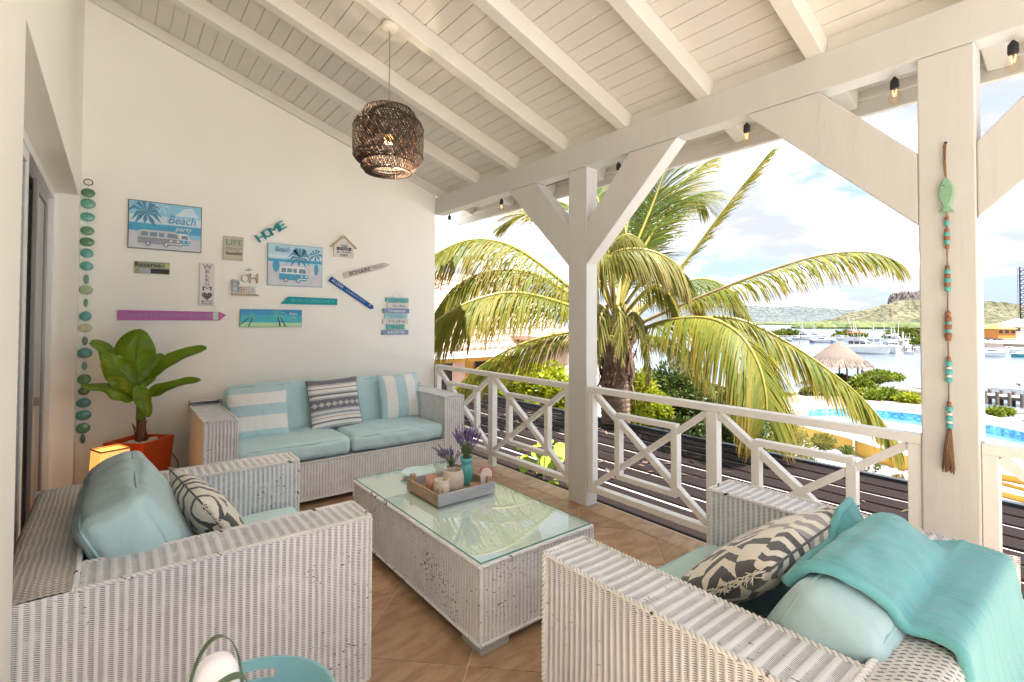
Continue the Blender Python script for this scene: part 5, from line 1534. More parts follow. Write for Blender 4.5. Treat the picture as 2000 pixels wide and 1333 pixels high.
# ================================================================ fish garland on the post
fg = thing('fish_garland', 'hanging garland of a green wooden fish, beads and a rope tassel on the post', 'garland', (XR-0.012, 0.545, 0))
ROPE = M('jute_rope', (0.36, 0.22, 0.13), (0.24, 0.14, 0.08), 120, 0.95, 0.5, 300)
obj('rope', MB().tube([(0, 0, 2.318), (0.0, 0.003, 2.24), (0, 0, 2.15), (0, 0.0, 1.6), (0, 0.002, 1.0)], 0.003, 6), ROPE, fg, smooth=True)
obj('loop', MB().tube([(0, 0.006, 2.31), (0, 0.009, 2.24), (0, 0.003, 2.165)], 0.003, 6), ROPE, fg, smooth=True)
obj('hook', MB().lathe([(0.006, -0.004), (0.006, 0.004)], 8), DARK, fg, loc=(0, 0, 2.318))
fish = [(0.0, 0.152), (0.014, 0.135), (0.025, 0.105), (0.027, 0.075), (0.020, 0.045), (0.010, 0.022), (0.012, 0.012), (0.030, -0.010), (0.012, -0.004), (0.0, -0.008), (-0.012, -0.004), (-0.030, -0.010), (-0.012, 0.012), (-0.010, 0.022), (-0.020, 0.045), (-0.027, 0.075), (-0.025, 0.105), (-0.014, 0.135)]
mb = MB().prism(fish[::-1], -0.012, 0.010, lambda u, v, d: (d, u, v+2.005))
obj('fish', mb, wood('mint_wood', (0.26, 0.46, 0.29), (0.20, 0.38, 0.24), 30), fg, bevel=0.006)
obj('eye', MB().lathe([(0.003, -0.002), (0.003, 0.002)], 8), DARK, fg, loc=(-0.0125, 0.006, 2.12), rot=(0, R(90), 0))
TQB, BRB, WHB = M('bead_turquoise', (0.10, 0.42, 0.38), (0.07, 0.34, 0.32), 40, 0.5), M('bead_brown', (0.30, 0.13, 0.06), (0.22, 0.09, 0.04), 40, 0.6), M('bead_white', (0.75, 0.73, 0.7))
def bead(z, r_, h_, m_): obj('bead', MB().lathe([(0.004, -h_/2), (r_*0.8, -h_/2), (r_, -h_*0.25), (r_, h_*0.25), (r_*0.8, h_/2), (0.004, h_/2)], 12, (0, 0, z)), m_, fg, smooth=True)
def pz(py): return CAM_H+ray(1853, py).z/ray(1853, py).x*(XR-0.012)
for py, m_, r_ in ((428, BRB, 0.008), (436, TQB, 0.010), (450, BRB, 0.009), (458, TQB, 0.011), (465, BRB, 0.011), (473, TQB, 0.010), (482, BRB, 0.009),
                   (524, BRB, 0.008), (531, TQB, 0.011), (539, BRB, 0.011), (548, TQB, 0.013), (556, BRB, 0.012), (565, TQB, 0.011),
                   (613, BRB, 0.010), (624, BRB, 0.013), (632, TQB, 0.009), (639, BRB, 0.013), (647, TQB, 0.009), (656, BRB, 0.014), (662, BRB, 0.010),
                   (702, BRB, 0.008), (710, TQB, 0.012), (719, WHB, 0.010), (727, TQB, 0.013), (735, WHB, 0.010), (743, TQB, 0.012),
                   (790, BRB, 0.008), (799, TQB, 0.013), (809, WHB, 0.011), (817, TQB, 0.013), (825, WHB, 0.010), (832, TQB, 0.013)):
    bead(pz(py), r_, 0.022 if m_ is not WHB else 0.012, m_)
mb = MB()
zt_ = pz(838)
for k in range(70):
    a = rng.uniform(0, 6.283); r_ = rng.uniform(0.2, 1)
    mb.tube([(0.006*math.cos(a)*r_, 0.006*math.sin(a)*r_, zt_), (-0.004+0.013*math.cos(a)*r_, 0.003+0.016*math.sin(a)*r_, zt_-0.08), (-0.006+0.014*math.cos(a)*r_, 0.004+0.024*math.sin(a)*r_, zt_-rng.uniform(0.165, 0.20))], [0.0022, 0.0020, 0.0014], 4)
obj('tassel', mb, ROPE, fg, smooth=True, kind='stuff')

# ================================================================ string lights along the beam
sl_ = thing('string_lights', 'black string lights with clear bulbs hung along the beam', 'string lights', (XR+0.142, 0, 0))
SOCK = M('black_socket', (0.018, 0.018, 0.02), (0.03, 0.03, 0.03), 20, 0.5)
CLR = glass_mat('bulb_glass', (0.98, 0.93, 0.86), 1.0)
FIL = M('filament', (1, 0.6, 0.3), None, emit=(1.0, 0.45, 0.15), estr=0.6)
ys = [-0.45, 0.338, 0.772, 1.54, 2.57, 4.11, 5.14]
cable = []
for a, b in zip(ys, ys[1:]):
    for k in range(10):
        t_ = k/10
        cable.append((0, a+(b-a)*t_, 2.785-0.075*(b-a)*4*t_*(1-t_)*0.35))
cable.append((0, ys[-1], 2.785))
obj('cable', MB().tube(cable, 0.0035, 6), SOCK, sl_, smooth=True)
for y in ys:
    s_ = obj('socket', MB().lathe([(0.004, 0.0), (0.005, -0.03), (0.010, -0.036), (0.019, -0.048), (0.020, -0.085), (0.018, -0.092), (0, -0.092)], 14, (0, y, 2.785), caps=False), SOCK, sl_, smooth=True)
    obj('bulb', MB().lathe([(0.015, 0.0), (0.022, -0.02), (0.030, -0.042), (0.029, -0.062), (0.020, -0.075), (0.0, -0.079)], 16, (0, y, 2.785-0.091), caps=False), CLR, sl_, smooth=True)
    obj('filament', MB().tube([(0, y-0.008, 2.690), (0, y-0.004, 2.655), (0, y, 2.672), (0, y+0.004, 2.655), (0, y+0.008, 2.690)], 0.0018, 5), FIL, sl_)
# ================================================================ ground, sea, pool
GZ, SEA, COPE, PW = -2.90, -3.6, -2.40, -2.62
def in_poly(x, y, P):
    c = False
    j = len(P)-1
    for i in range(len(P)):
        if (P[i][1] > y) != (P[j][1] > y) and x < (P[j][0]-P[i][0])*(y-P[i][1])/(P[j][1]-P[i][1])+P[i][0]: c = not c
        j = i
    return c
far_e = [at_z(x, y, COPE) for x, y in ((1500, 806), (1560, 798), (1630, 796), (1700, 798), (1800, 808), (1925, 827), (2000, 842), (2120, 872))]
near_e = [at_z(x, y, COPE) for x, y in ((2120, 945), (2000, 926), (1930, 912), (1860, 902), (1790, 888), (1720, 868), (1660, 850), (1600, 835), (1545, 824), (1510, 815))]
def smooth_closed(P, it=3):
    P = [Vector((p[0], p[1])) for p in P]
    for _ in range(it):
        Q = []
        for i in range(len(P)):
            a, b = P[i], P[(i+1) % len(P)]
            Q += [a*0.75+b*0.25, a*0.25+b*0.75]
        P = Q
    return P
pool = smooth_closed(far_e+near_e, 2)
area = sum(pool[k].x*pool[(k+1) % len(pool)].y-pool[(k+1) % len(pool)].x*pool[k].y for k in range(len(pool)))
if area < 0: pool = pool[::-1]
pc = sum(pool, Vector((0, 0)))/len(pool)
def offset(P, d):
    out = []
    n = len(P)
    for i in range(n):
        t_ = (P[(i+1) % n]-P[i-1]).normalized()
        out.append(P[i]+Vector((t_.y, -t_.x))*d)       # outwards for a counter-clockwise loop
    return out
pool_out = offset(pool, 0.32)
pool_in = offset(pool, -0.9)
def shore(y): return 38.5+1.6*noise.noise(Vector((y*0.12, 3.3, 0)))+(-3.5 if y < 6 else 0)*min(1, (6-y)/4 if y < 6 else 0)
def ground_z(x, y):
    s = x-shore(y)
    z = GZ+0.05*noise.noise(Vector((x*0.3, y*0.3, 1)))
    if s > -5: z = GZ-(GZ+4.6)*0+(-0.17*(s+5))-(0.1*max(0, s))
    if in_poly(x, y, pool_in): z = -4.2
    return z
mb = MB()
xs = [-160, -90, -50, -30, -20, -12]+[-8+0.75*k for k in range(70)]
xs = [x for x in xs if x < 44.5]+[46, 52]
ys_ = [-160, -100, -60, -40, -28, -20]+[-14+0.8*k for k in range(62)]+[38, 44, 52, 62, 80, 110, 150]
nx, ny = len(xs), len(ys_)
mb.add([(x, y, ground_z(x, y)) for y in ys_ for x in xs], [(j*nx+i, j*nx+i+1, (j+1)*nx+i+1, (j+1)*nx+i) for j in range(ny-1) for i in range(nx-1)])
SANDG = M('pale_sand_ground', (0.56, 0.55, 0.53), (0.44, 0.43, 0.415), 0.8, 0.95, 0.4, 9, detail=9)
for k, f in enumerate(mb.f):
    c = sum((Vector(mb.v[i]) for i in f), Vector())/len(f)
    if c.dot(_F) > 23.6+1.5*noise.noise(c*0.4): mb.mi[k] = 1
obj('ground', mb, [SANDG, M('shore_soil', (0.22, 0.17, 0.135), (0.11, 0.085, 0.07), 0.9, 0.95, 0.5, 9, detail=8)], kind='structure', smooth=True)
def water_mat(name, col, scale, strength, deep):
    m, nt, b = new_mat(name)
    tc = node(nt, 'ShaderNodeTexCoord').outputs['Object']
    mp = node(nt, 'ShaderNodeMapping', {'Vector': tc, 'Scale': (1.0, 0.45, 1.0)}).outputs[0]
    n1 = node(nt, 'ShaderNodeTexNoise', {'Vector': mp, 'Scale': scale, 'Detail': 6.0, 'Roughness': 0.6})
    n2 = node(nt, 'ShaderNodeTexNoise', {'Vector': tc, 'Scale': 0.03, 'Detail': 4.0})
    nt.links.new(ramp(nt, n2.outputs[0], [(0.35, deep), (0.65, col)]), b.inputs['Base Color'])
    b.inputs['Roughness'].default_value = 0.12
    b.inputs['Specular IOR Level'].default_value = 0.55
    bp = node(nt, 'ShaderNodeBump', {'Height': n1.outputs[0], 'Strength': strength, 'Distance': 0.15})
    nt.links.new(bp.outputs[0], b.inputs['Normal'])
    return m
obj('sea', MB().add([(28, -2500, SEA), (3200, -2500, SEA), (3200, 3200, SEA), (28, 3200, SEA)], [(0, 1, 2, 3)]), water_mat('sea_water', (0.12, 0.145, 0.165), 1.4, 0.35, (0.085, 0.11, 0.13)), kind='structure')

pl = thing('swimming_pool', 'curved swimming pool with pale turquoise water and a low yellow wall', 'pool')
n = len(pool)
mb = MB()
mb.add([(p.x, p.y, COPE) for p in pool]+[(p.x, p.y, COPE) for p in pool_out]+[(p.x, p.y, COPE-0.05) for p in pool]+[(p.x, p.y, COPE-0.05) for p in pool_out],
       [(k, n+k, n+(k+1) % n, (k+1) % n) for k in range(n)]+[(n+k, 3*n+k, 3*n+(k+1) % n, n+(k+1) % n) for k in range(n)]+[(k, (k+1) % n, 2*n+(k+1) % n, 2*n+k) for k in range(n)])
obj('coping', mb, M('white_coping', (0.58, 0.55, 0.52), (0.50, 0.47, 0.44), 4, 0.7), pl)
mb = MB()
po2 = offset(pool, 0.28)
mb.add([(p.x, p.y, COPE-0.051) for p in po2]+[(p.x, p.y, GZ-0.2) for p in po2], [(k, n+k, n+(k+1) % n, (k+1) % n) for k in range(n)])
YEL = M('yellow_plaster', (0.50, 0.29, 0.045), (0.42, 0.24, 0.035), 1.2, 0.8)
obj('outer_wall', mb, YEL, pl)
mb = MB()
mb.add([(p.x, p.y, COPE-0.05) for p in pool]+[(p.x, p.y, COPE-0.36) for p in pool], [(k, (k+1) % n, n+(k+1) % n, n+k) for k in range(n)])
def mosaic():
    m, nt, b = new_mat('blue_mosaic')
    tc = node(nt, 'ShaderNodeTexCoord').outputs['Object']
    vo = node(nt, 'ShaderNodeTexVoronoi', {'Vector': tc, 'Scale': 9.0, 'Randomness': 0.25})
    nt.links.new(ramp(nt, node(nt, 'ShaderNodeSeparateColor', {0: vo.outputs['Color']}).outputs[0], [(0.1, (0.04, 0.17, 0.36)), (0.5, (0.09, 0.28, 0.46)), (0.9, (0.22, 0.42, 0.55))]), b.inputs['Base Color'])
    b.inputs['Roughness'].default_value = 0.2
    return m
obj('tile_band', mb, mosaic(), pl)
mb = MB()
mb.add([(p.x, p.y, COPE-0.36) for p in pool]+[(p.x, p.y, -3.7) for p in pool], [(k, (k+1) % n, n+(k+1) % n, n+k) for k in range(n)]+[tuple(range(n, 2*n))])
obj('basin', mb, M('pool_plaster', (0.36, 0.60, 0.64), (0.30, 0.54, 0.59), 2, 0.6), pl)
PWM = glass_mat('pool_water_surface', (0.72, 0.93, 0.96), 0.9, 0.02)
nt = PWM.node_tree
gl_ = [q for q in nt.nodes if q.type == 'BSDF_GLOSSY'][0]
tcn = node(nt, 'ShaderNodeTexCoord').outputs['Object']
nzn = node(nt, 'ShaderNodeTexNoise', {'Vector': tcn, 'Scale': 3.0, 'Detail': 3.0})
nt.links.new(node(nt, 'ShaderNodeBump', {'Height': nzn.outputs[0], 'Strength': 0.12, 'Distance': 0.1}).outputs[0], gl_.inputs['Normal'])
obj('water', MB().add([(p.x, p.y, PW) for p in pool], [tuple(range(n))]), PWM, pl)
# far terrace of pinkish paving beyond the pool
dk = [Vector((p[0], p[1])) for p in [at_z(x, y, COPE-0.02) for x, y in ((1440, 795), (1520, 787), (1700, 783), (1810, 792), (1925, 810), (2060, 840), (2200, 880))]]
inner_far = [p for p in offset(pool, 0.322)]
# strip between the pool's far rim and the terrace edge
fs_ = sorted([p for p in inner_far if in_poly(p.x, p.y, [(0, -50), (200, -50), (200, 80), (0, 80)]) and (p-Vector((0, 0))).length > 15.2 and p.x > pc.x-8], key=lambda p: -p.y)
far_side = [p for p in inner_far if (p-pc).dot((pc).normalized()) > -0.2]
far_side.sort(key=lambda p: -p.y)
poly_ = far_side+dk[::-1]
a_ = sum(poly_[k].x*poly_[(k+1) % len(poly_)].y-poly_[(k+1) % len(poly_)].x*poly_[k].y for k in range(len(poly_)))
if a_ < 0: poly_ = poly_[::-1]
obj('terrace', MB().prism([(p.x, p.y) for p in poly_], GZ-0.3, COPE-0.012, lambda u, v, d: (u, v, d)), M('pink_paving', (0.27, 0.20, 0.175), (0.21, 0.155, 0.135), 3, 0.85, 0.2, 20), kind='structure')
# yellow curved steps
stp = thing('pool_steps', 'curved yellow pool steps with pale treads past the garland post', 'steps')
sc_ = at_z(2075, 918, COPE)
for k, (r_, z) in enumerate(((1.42, COPE-0.10), (1.85, COPE-0.22), (2.30, COPE-0.33))):
    obj('riser', MB().lathe([(r_, GZ-0.1), (r_, z-0.03)], 48, (sc_.x, sc_.y, 0), caps=False), YEL, stp, smooth=True)
    obj('tread', MB().lathe([(r_+0.02, z-0.03), (r_+0.02, z), (0, z)], 48, (sc_.x, sc_.y, 0), caps=False), M('pale_tread', (0.52, 0.46, 0.36), (0.44, 0.38, 0.29), 4, 0.8), stp)

# ================================================================ slatted pergola below the railing
pg = thing('slatted_pergola', 'dark brown slatted pergola roof below the railing', 'pergola', (0, 0, -0.10))
DWOOD = M('dark_stained_wood', (0.015, 0.010, 0.009), (0.009, 0.006, 0.0055), 5, 0.75, 0.2, 40, stretch=(3, 0.3, 1), spec=0.08)
sl_me = MB().box(-0.110, 0.110, -4.5, 9.4, -0.012, 0).mesh('slat')
for k in range(-1, 9):
    obj('slat', sl_me, DWOOD, pg, loc=(3.70+0.2835*k, 0, rng.uniform(-0.004, 0.004)), bevel=0.004)
obj('under_sheet', MB().box(3.40, 6.06, -4.45, 9.35, -0.026, -0.020), M('pale_sheet', (0.56, 0.49, 0.46), (0.42, 0.35, 0.32), 3, 0.8), pg)
for y in (-3.8, -1.2, 1.45, 4.1, 6.7, 9.1):
    obj('cross_beam', MB().box(3.5, 6.08, y-0.04, y+0.04, -0.19, -0.032), DWOOD, pg)
obj('edge_beam', MB().box(6.085, 6.16, -4.6, 9.5, -0.19, 0.035), M('blue_black_wood', (0.035, 0.04, 0.05), (0.02, 0.025, 0.03), 5, 0.5), pg, bevel=0.004)
for y in (-3.8, 1.45, 6.7):
    obj('post', MB().box(6.0, 6.08, y-0.05, y+0.05, GZ+0.12, -0.19), DWOOD, pg)
LITTER = M('dry_leaf', (0.13, 0.08, 0.048), (0.07, 0.042, 0.027), 9, 0.9, island=0.4)
mb = MB()
for k in range(300):
    x, y = 3.6+2.4*rng.random(), -2+10*rng.random()
    if noise.noise(Vector((x*0.9, y*0.7, 2.0))) < 0.05: continue
    a, s = rng.uniform(0, 6.28), rng.uniform(0.015, 0.04)
    d_ = Vector((math.cos(a), math.sin(a), rng.uniform(-0.1, 0.3)))*s*2; w_ = Vector((-math.sin(a), math.cos(a), rng.uniform(-0.2, 0.2)))*s*0.7
    p_ = Vector((x, y, 0.012))
    mb.add([p_-d_, p_+w_, p_+d_, p_-w_], [(0, 1, 2, 3)])
tag(obj('leaf_litter', mb, LITTER, loc=(0, 0, -0.10)), 'dry leaf litter lying on the dark pergola slats', 'leaf litter', kind='stuff')

# ================================================================ foliage helpers
def leaf_cloud(mb, c, rad, n, size, seed=0, hollow=0.35, flat_=0.0, aspect=0.45):
    r2 = random.Random(seed)
    c = Vector(c)
    for k in range(n):
        while True:
            p_ = Vector((r2.uniform(-1, 1), r2.uniform(-1, 1), r2.uniform(-1, 1)))
            l = p_.length
            if hollow < l <= 1: break
        nz_ = noise.noise(p_*1.7+Vector((seed*2.1, 0, 0)))
        p_ *= 0.80+0.42*nz_
        q = c+Vector((p_.x*rad[0], p_.y*rad[1], p_.z*rad[2]))
        s = 1.25*size*r2.uniform(0.6, 1.35)
        d_ = (p_.normalized()*0.7+Vector((r2.uniform(-1, 1), r2.uniform(-1, 1), r2.uniform(-0.6, 1)))).normalized()*s
        w_ = d_.cross(Vector((r2.uniform(-1, 1), r2.uniform(-1, 1), r2.uniform(-1, 1)))).normalized()*s*aspect*0.5
        mb.add([q, q+d_*0.5-w_, q+d_, q+d_*0.5+w_], [(0, 1, 2, 3)])
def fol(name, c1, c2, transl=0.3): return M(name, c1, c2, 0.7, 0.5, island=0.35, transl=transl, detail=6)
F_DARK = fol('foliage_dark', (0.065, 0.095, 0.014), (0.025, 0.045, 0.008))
F_LIME = fol('foliage_lime', (0.29, 0.31, 0.012), (0.18, 0.22, 0.011), 0.5)
F_YEL = fol('foliage_yellow', (0.19, 0.165, 0.02), (0.10, 0.11, 0.018), 0.35)
F_MID = fol('foliage_mid', (0.12, 0.145, 0.018), (0.06, 0.085, 0.012), 0.4)
F_SHORE = fol('foliage_shore', (0.165, 0.205, 0.013), (0.09, 0.125, 0.011), 0.4)
TWIG = M('twig_bark', (0.16, 0.11, 0.075), (0.09, 0.06, 0.04), 12, 0.9)
def shrub(label, blobs, mat, size, dens, base, group=None, name='shrub', cat='shrub', stems=4):
    """blobs: (centre, radii); base: point on the ground the stems start from"""
    t = thing(name, label, cat, base, 0, group)
    b0 = Vector(base)
    mb = MB()
    for k, (c, rad) in enumerate(blobs):
        nn = min(9000, int(2.6*dens*(rad[0]*rad[1]+rad[1]*rad[2]+rad[0]*rad[2])))
        leaf_cloud(mb, Vector(c)-b0, rad, nn, size, seed=hash(label) % 97+k if False else len(label)+k*7)
    obj('crown', mb, mat, t)
    tm = MB()
    for k in range(stems):
        c, rad = blobs[k % len(blobs)]
        tip = Vector(c)-b0+Vector((rng.uniform(-.5, .5)*rad[0], rng.uniform(-.5, .5)*rad[1], rad[2]*0.3))
        mid = tip*0.5+Vector((rng.uniform(-.1, .1), rng.uniform(-.1, .1), 0))
        h_ = max(tip.length, 0.3)
        tm.tube([(rng.uniform(-.06, .06), rng.uniform(-.06, .06), -0.05), mid, tip], [0.02*h_+0.01, 0.014*h_+0.006, 0.004*h_+0.003], 6)
    obj('trunk', tm, TWIG, t)
    return t
def blob(px, py, d, wpx, hpx, deep=1.0):
    """a clump centred on a direction, with its size given where it stands"""
    c = at_d(px, py, d)
    k = d/CAM_F/2
    return (tuple(c), (wpx*k*1.05, wpx*k*deep, hpx*k*1.05))
def ground_under(c): return (c[0], c[1], GZ-0.02)

# the tall hedge bushes behind the palm
def hedge(label, blobs, mat, size, dens, group=None):
    c = blobs[0][0]
    shrub(label, blobs, mat, size, dens, ground_under(c), group, stems=6)
hedge('lime green bush seen left of the white post behind the railing', [blob(1055, 745, 11.5, 120, 80), blob(1085, 790, 11, 110, 120), blob(1000, 760, 12, 110, 90), blob(1030, 840, 10.8, 160, 110), blob(960, 800, 12, 90, 110)], F_LIME, 0.085, 1500, 'bushes beyond the pergola')
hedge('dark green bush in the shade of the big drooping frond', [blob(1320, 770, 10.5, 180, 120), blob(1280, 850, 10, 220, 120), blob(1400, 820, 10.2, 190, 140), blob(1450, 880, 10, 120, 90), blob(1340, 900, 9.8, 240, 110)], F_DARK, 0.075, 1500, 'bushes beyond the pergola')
hedge('bright green bush right beside the palm trunk', [blob(1248, 755, 9.6, 75, 70), blob(1270, 795, 9.8, 90, 70), blob(1235, 830, 9.4, 90, 110)], F_LIME, 0.07, 1500, 'bushes beyond the pergola')
hedge('yellowish bush at the end of the dark hedge beside the pool garden', [blob(1520, 850, 10.8, 100, 80), blob(1550, 870, 11, 70, 60), blob(1490, 890, 10.4, 110, 90)], F_YEL, 0.065, 1100, 'bushes beyond the pergola')
# garden plants in the pale ground
for k, (lab, px, py, w_, h_, mat) in enumerate((
        ('round yellow green shrub below the pool wall', 1607, 865, 55, 38, F_YEL), ('low green shrub in the sand next to the pergola edge', 1575, 905, 52, 26, F_MID),
        ('small shrub in the pale ground behind the railing diagonal', 1692, 908, 20, 18, F_YEL), ('small green tuft in the pale ground near the fretwork', 1714, 913, 14, 14, F_MID),
        ('yellow green seedling in the pale gravel before the pergola', 1724, 938, 16, 24, F_LIME), ('small bush beside the round yellow shrub', 1655, 880, 30, 22, F_MID),
        ('low scrub in the sand by the yellow bush', 1540, 900, 40, 24, F_YEL), ('sparse reddish seedling in the gravel', 1755, 935, 26, 18, fol('foliage_red', (0.22, 0.14, 0.04), (0.12, 0.09, 0.03))))):
    d_ = 975.6*(CAM_H-GZ)/(py+h_*0.5-624.6)
    c = at_d(px, py, d_)
    kk = d_/CAM_F/2
    shrub(lab, [(tuple(c), (w_*kk, w_*kk, h_*kk))], mat, 0.05, 2600, (c.x, c.y, GZ-0.02), 'small garden plants in the pale ground', stems=3)
# stones in the garden bed
for k in range(26):
    px, py = rng.uniform(1560, 1790), rng.uniform(905, 955)
    p_ = at_z(px, py, GZ+0.02)
    s = rng.uniform(0.03, 0.09)
    mb = MB().lathe([(0, -0.6), (0.8, -0.4), (1, 0.1), (0.6, 0.6), (0, 0.75)], 7, caps=False)
    mb.v = [(x*s*(1+0.3*noise.noise(Vector((x*2, y*2, k)))), y*s*0.8, z*s*0.6) for x, y, z in mb.v]
    tag(obj('garden_stone', mb, M('garden_stone', (0.52, 0.46, 0.40), (0.36, 0.31, 0.27), 12, 0.9), loc=p_), 'small pale stone lying in the sandy garden bed', 'stone', 'small stones in the garden bed')
tag(obj('garden_post', MB().lathe([(0.035, -0.05), (0.035, 0.80), (0.02, 0.83), (0, 0.83)], 10), RAILM, smooth=True, loc=at_z(1668, 888, GZ)), 'thin white post standing in the sandy garden below the pool wall', 'post')

# leafy plant climbing between the floor edge and the pergola
sg = thing('sea_grape_plant', 'lime green round leaved plant rising behind the first railing bay', 'plant', (3.42, 3.72, -0.9))
SGL = M('sea_grape_leaf', (0.30, 0.42, 0.04), (0.20, 0.32, 0.03), 6, 0.45, transl=0.4, island=0.25)
tm = MB()
for k in range(5):
    tm.tube([(0.02*k, 0.02*k, -0.6), (0.05*math.sin(k*2), -0.2+0.12*k, 0.5), (0.08*math.sin(k*3), -0.3+0.16*k, 0.95+0.08*math.sin(k))], [0.012, 0.009, 0.005], 6)
obj('stem', tm, M('sea_grape_stem', (0.22, 0.26, 0.06)), sg)
for k in range(34):
    c = Vector((rng.uniform(-0.12, 0.16), rng.uniform(-0.45, 0.42), rng.uniform(0.35, 1.12)))
    r_ = rng.uniform(0.05, 0.095)
    nrm = Vector((-0.6+rng.uniform(-.5, .5), -0.5+rng.uniform(-.6, .6), 0.6+rng.uniform(-.3, .5))).normalized()
    u_ = nrm.orthogonal().normalized(); v_2 = nrm.cross(u_)
    pts = [c]+[c+(u_*math.cos(a*0.6283)+v_2*math.sin(a*0.6283))*r_*(0.82 if a == 0 else 1)+nrm*0.012 for a in range(10)]
    obj('leaf', MB().add(pts, [(0, 1+a, 1+(a+1) % 10) for a in range(10)]), SGL, sg, smooth=True)

# ================================================================ coconut palm
def frond_mat(name, green, yellow, tip):
    m, nt, b = new_mat(name)
    tc = node(nt, 'ShaderNodeTexCoord')
    sp = node(nt, 'ShaderNodeSeparateXYZ', {0: tc.outputs['UV']})
    geo = node(nt, 'ShaderNodeNewGeometry')
    rnd = geo.outputs['Random Per Island']
    col = mixc(nt, mth(nt, 'POWER', rnd, 1.6), green, yellow)
    f = node(nt, 'ShaderNodeMapRange', {0: mth(nt, 'ADD', sp.outputs[1], mth(nt, 'MULTIPLY', rnd, 0.4)), 1: 0.75, 2: 1.35}).outputs[0]
    col = mixc(nt, f, col, tip)
    nt.links.new(col, b.inputs['Base Color'])
    b.inputs['Roughness'].default_value = 0.55
    b.inputs['Specular IOR Level'].default_value = 0.22
    tr = node(nt, 'ShaderNodeBsdfTranslucent', {'Color': mixc(nt, 0.35, col, (0.5, 0.45, 0.05))})
    mx = node(nt, 'ShaderNodeMixShader', {0: 0.4, 1: b.outputs[0], 2: tr.outputs[0]})
    nt.links.new(mx.outputs[0], nt.nodes['Material Output'].inputs[0])
    return m
FR_Y = frond_mat('frond_yellow_green', (0.075, 0.105, 0.010), (0.215, 0.165, 0.012), (0.22, 0.13, 0.035))
FR_G = frond_mat('frond_green', (0.045, 0.085, 0.014), (0.12, 0.145, 0.02), (0.19, 0.15, 0.05))
FR_P = frond_mat('frond_pale', (0.12, 0.125, 0.025), (0.23, 0.195, 0.06), (0.22, 0.155, 0.055))
FR_B = frond_mat('frond_drooping', (0.085, 0.11, 0.015), (0.185, 0.15, 0.015), (0.24, 0.145, 0.034))
RACH = M('rachis', (0.25, 0.20, 0.035), (0.17, 0.145, 0.028), 6, 0.4)
RACHB = M('rachis_dry', (0.20, 0.14, 0.065), (0.13, 0.09, 0.042), 6, 0.6)
PC = Vector(at_d(1205, 640, 7.9))
palm = thing('coconut_palm', 'coconut palm with long drooping fronds behind the white post', 'palm tree', (PC.x, PC.y, GZ))
PO = Vector((PC.x, PC.y, GZ))
def catmull(P, t):
    n_ = len(P)-1
    i_ = min(int(t*n_), n_-1); f = t*n_-i_
    p0, p1, p2, p3 = P[max(0, i_-1)], P[i_], P[i_+1], P[min(n_, i_+2)]
    return 0.5*((2*p1)+(p2-p0)*f+(2*p0-5*p1+4*p2-p3)*f*f+(3*p1-p0-3*p2+p3)*f**3)
def frond(px_pts, L, n, droop, mat, w=0.0165, ang=0.75, lift=0.0, start=0.16, rach=RACH, tight=1.0, sides=(-1, 1), jit=0.12, tipL=0.35, sidebias=None):
    P = [Vector(at_d(*p_))-PO for p_ in px_pts]
    fo = None
    mb = MB()
    pts = [catmull(P, k/28) for k in range(29)]
    mb.tube(pts, [0.030*(1-k/29)**0.8+0.004 for k in range(29)], 6)
    fo = obj('frond', mb, rach, palm, smooth=True)
    lm = MB()
    up = Vector((0, 0, 1))
    n = int(n*1.75)
    for k in range(n):
        s = start+(1-start)*(k+rng.uniform(-0.3, 0.3))/(n-1)
        s = min(0.999, max(start, s))
        q = catmull(P, s)
        t_ = (catmull(P, min(1, s+0.02))-catmull(P, max(0, s-0.02))).normalized()
        b_ = t_.cross(up)
        b_ = b_.normalized() if b_.length > 0.05 else t_.orthogonal().normalized()
        nn = b_.cross(t_).normalized()
        ss = (s-start)/(1-start)
        prof_ = (0.45+0.55*min(1, ss/0.25))*(1-(1-tipL)*max(0, (ss-0.55)/0.45)**1.3)
        for sg_ in sides:
            if rng.random() < 0.04: continue
            l = L*prof_*rng.uniform(0.85, 1.1)
            a = ang*(1-0.35*ss)*tight+rng.uniform(-jit, jit)
            d0 = (b_*sg_*math.sin(a)+t_*math.cos(a)+nn*(lift+rng.uniform(-0.1, 0.1))).normalized()
            vs2, fs2, uv2 = [], [], []
            wj = w*rng.uniform(0.8, 1.2)
            prev = q
            dcur = d0.copy()
            for j in range(6):
                v_ = j/5
                if j:
                    dcur = (d0+Vector((0, 0, -1))*droop*(v_**1.1)*rng.uniform(0.8, 1.2)).normalized()
                    prev = prev+dcur*(l/5)
                wv = (t_-dcur*t_.dot(dcur))
                wv = wv.normalized() if wv.length > 0.05 else dcur.orthogonal().normalized()
                ww = wj*0.5*(0.55+0.45*min(1, v_*4))*(1-max(0, (v_-0.55)/0.45)**1.5*0.92)
                vs2 += [prev-wv*ww, prev+wv*ww]
                if j:
                    fs2.append((2*j-2, 2*j-1, 2*j+1, 2*j)); uv2.append([(0, (j-1)/5), (1, (j-1)/5), (1, j/5), (0, j/5)])
            lm.add(vs2, fs2, uv2)
    obj('leaflets', lm, mat, fo, kind='stuff')
    return fo
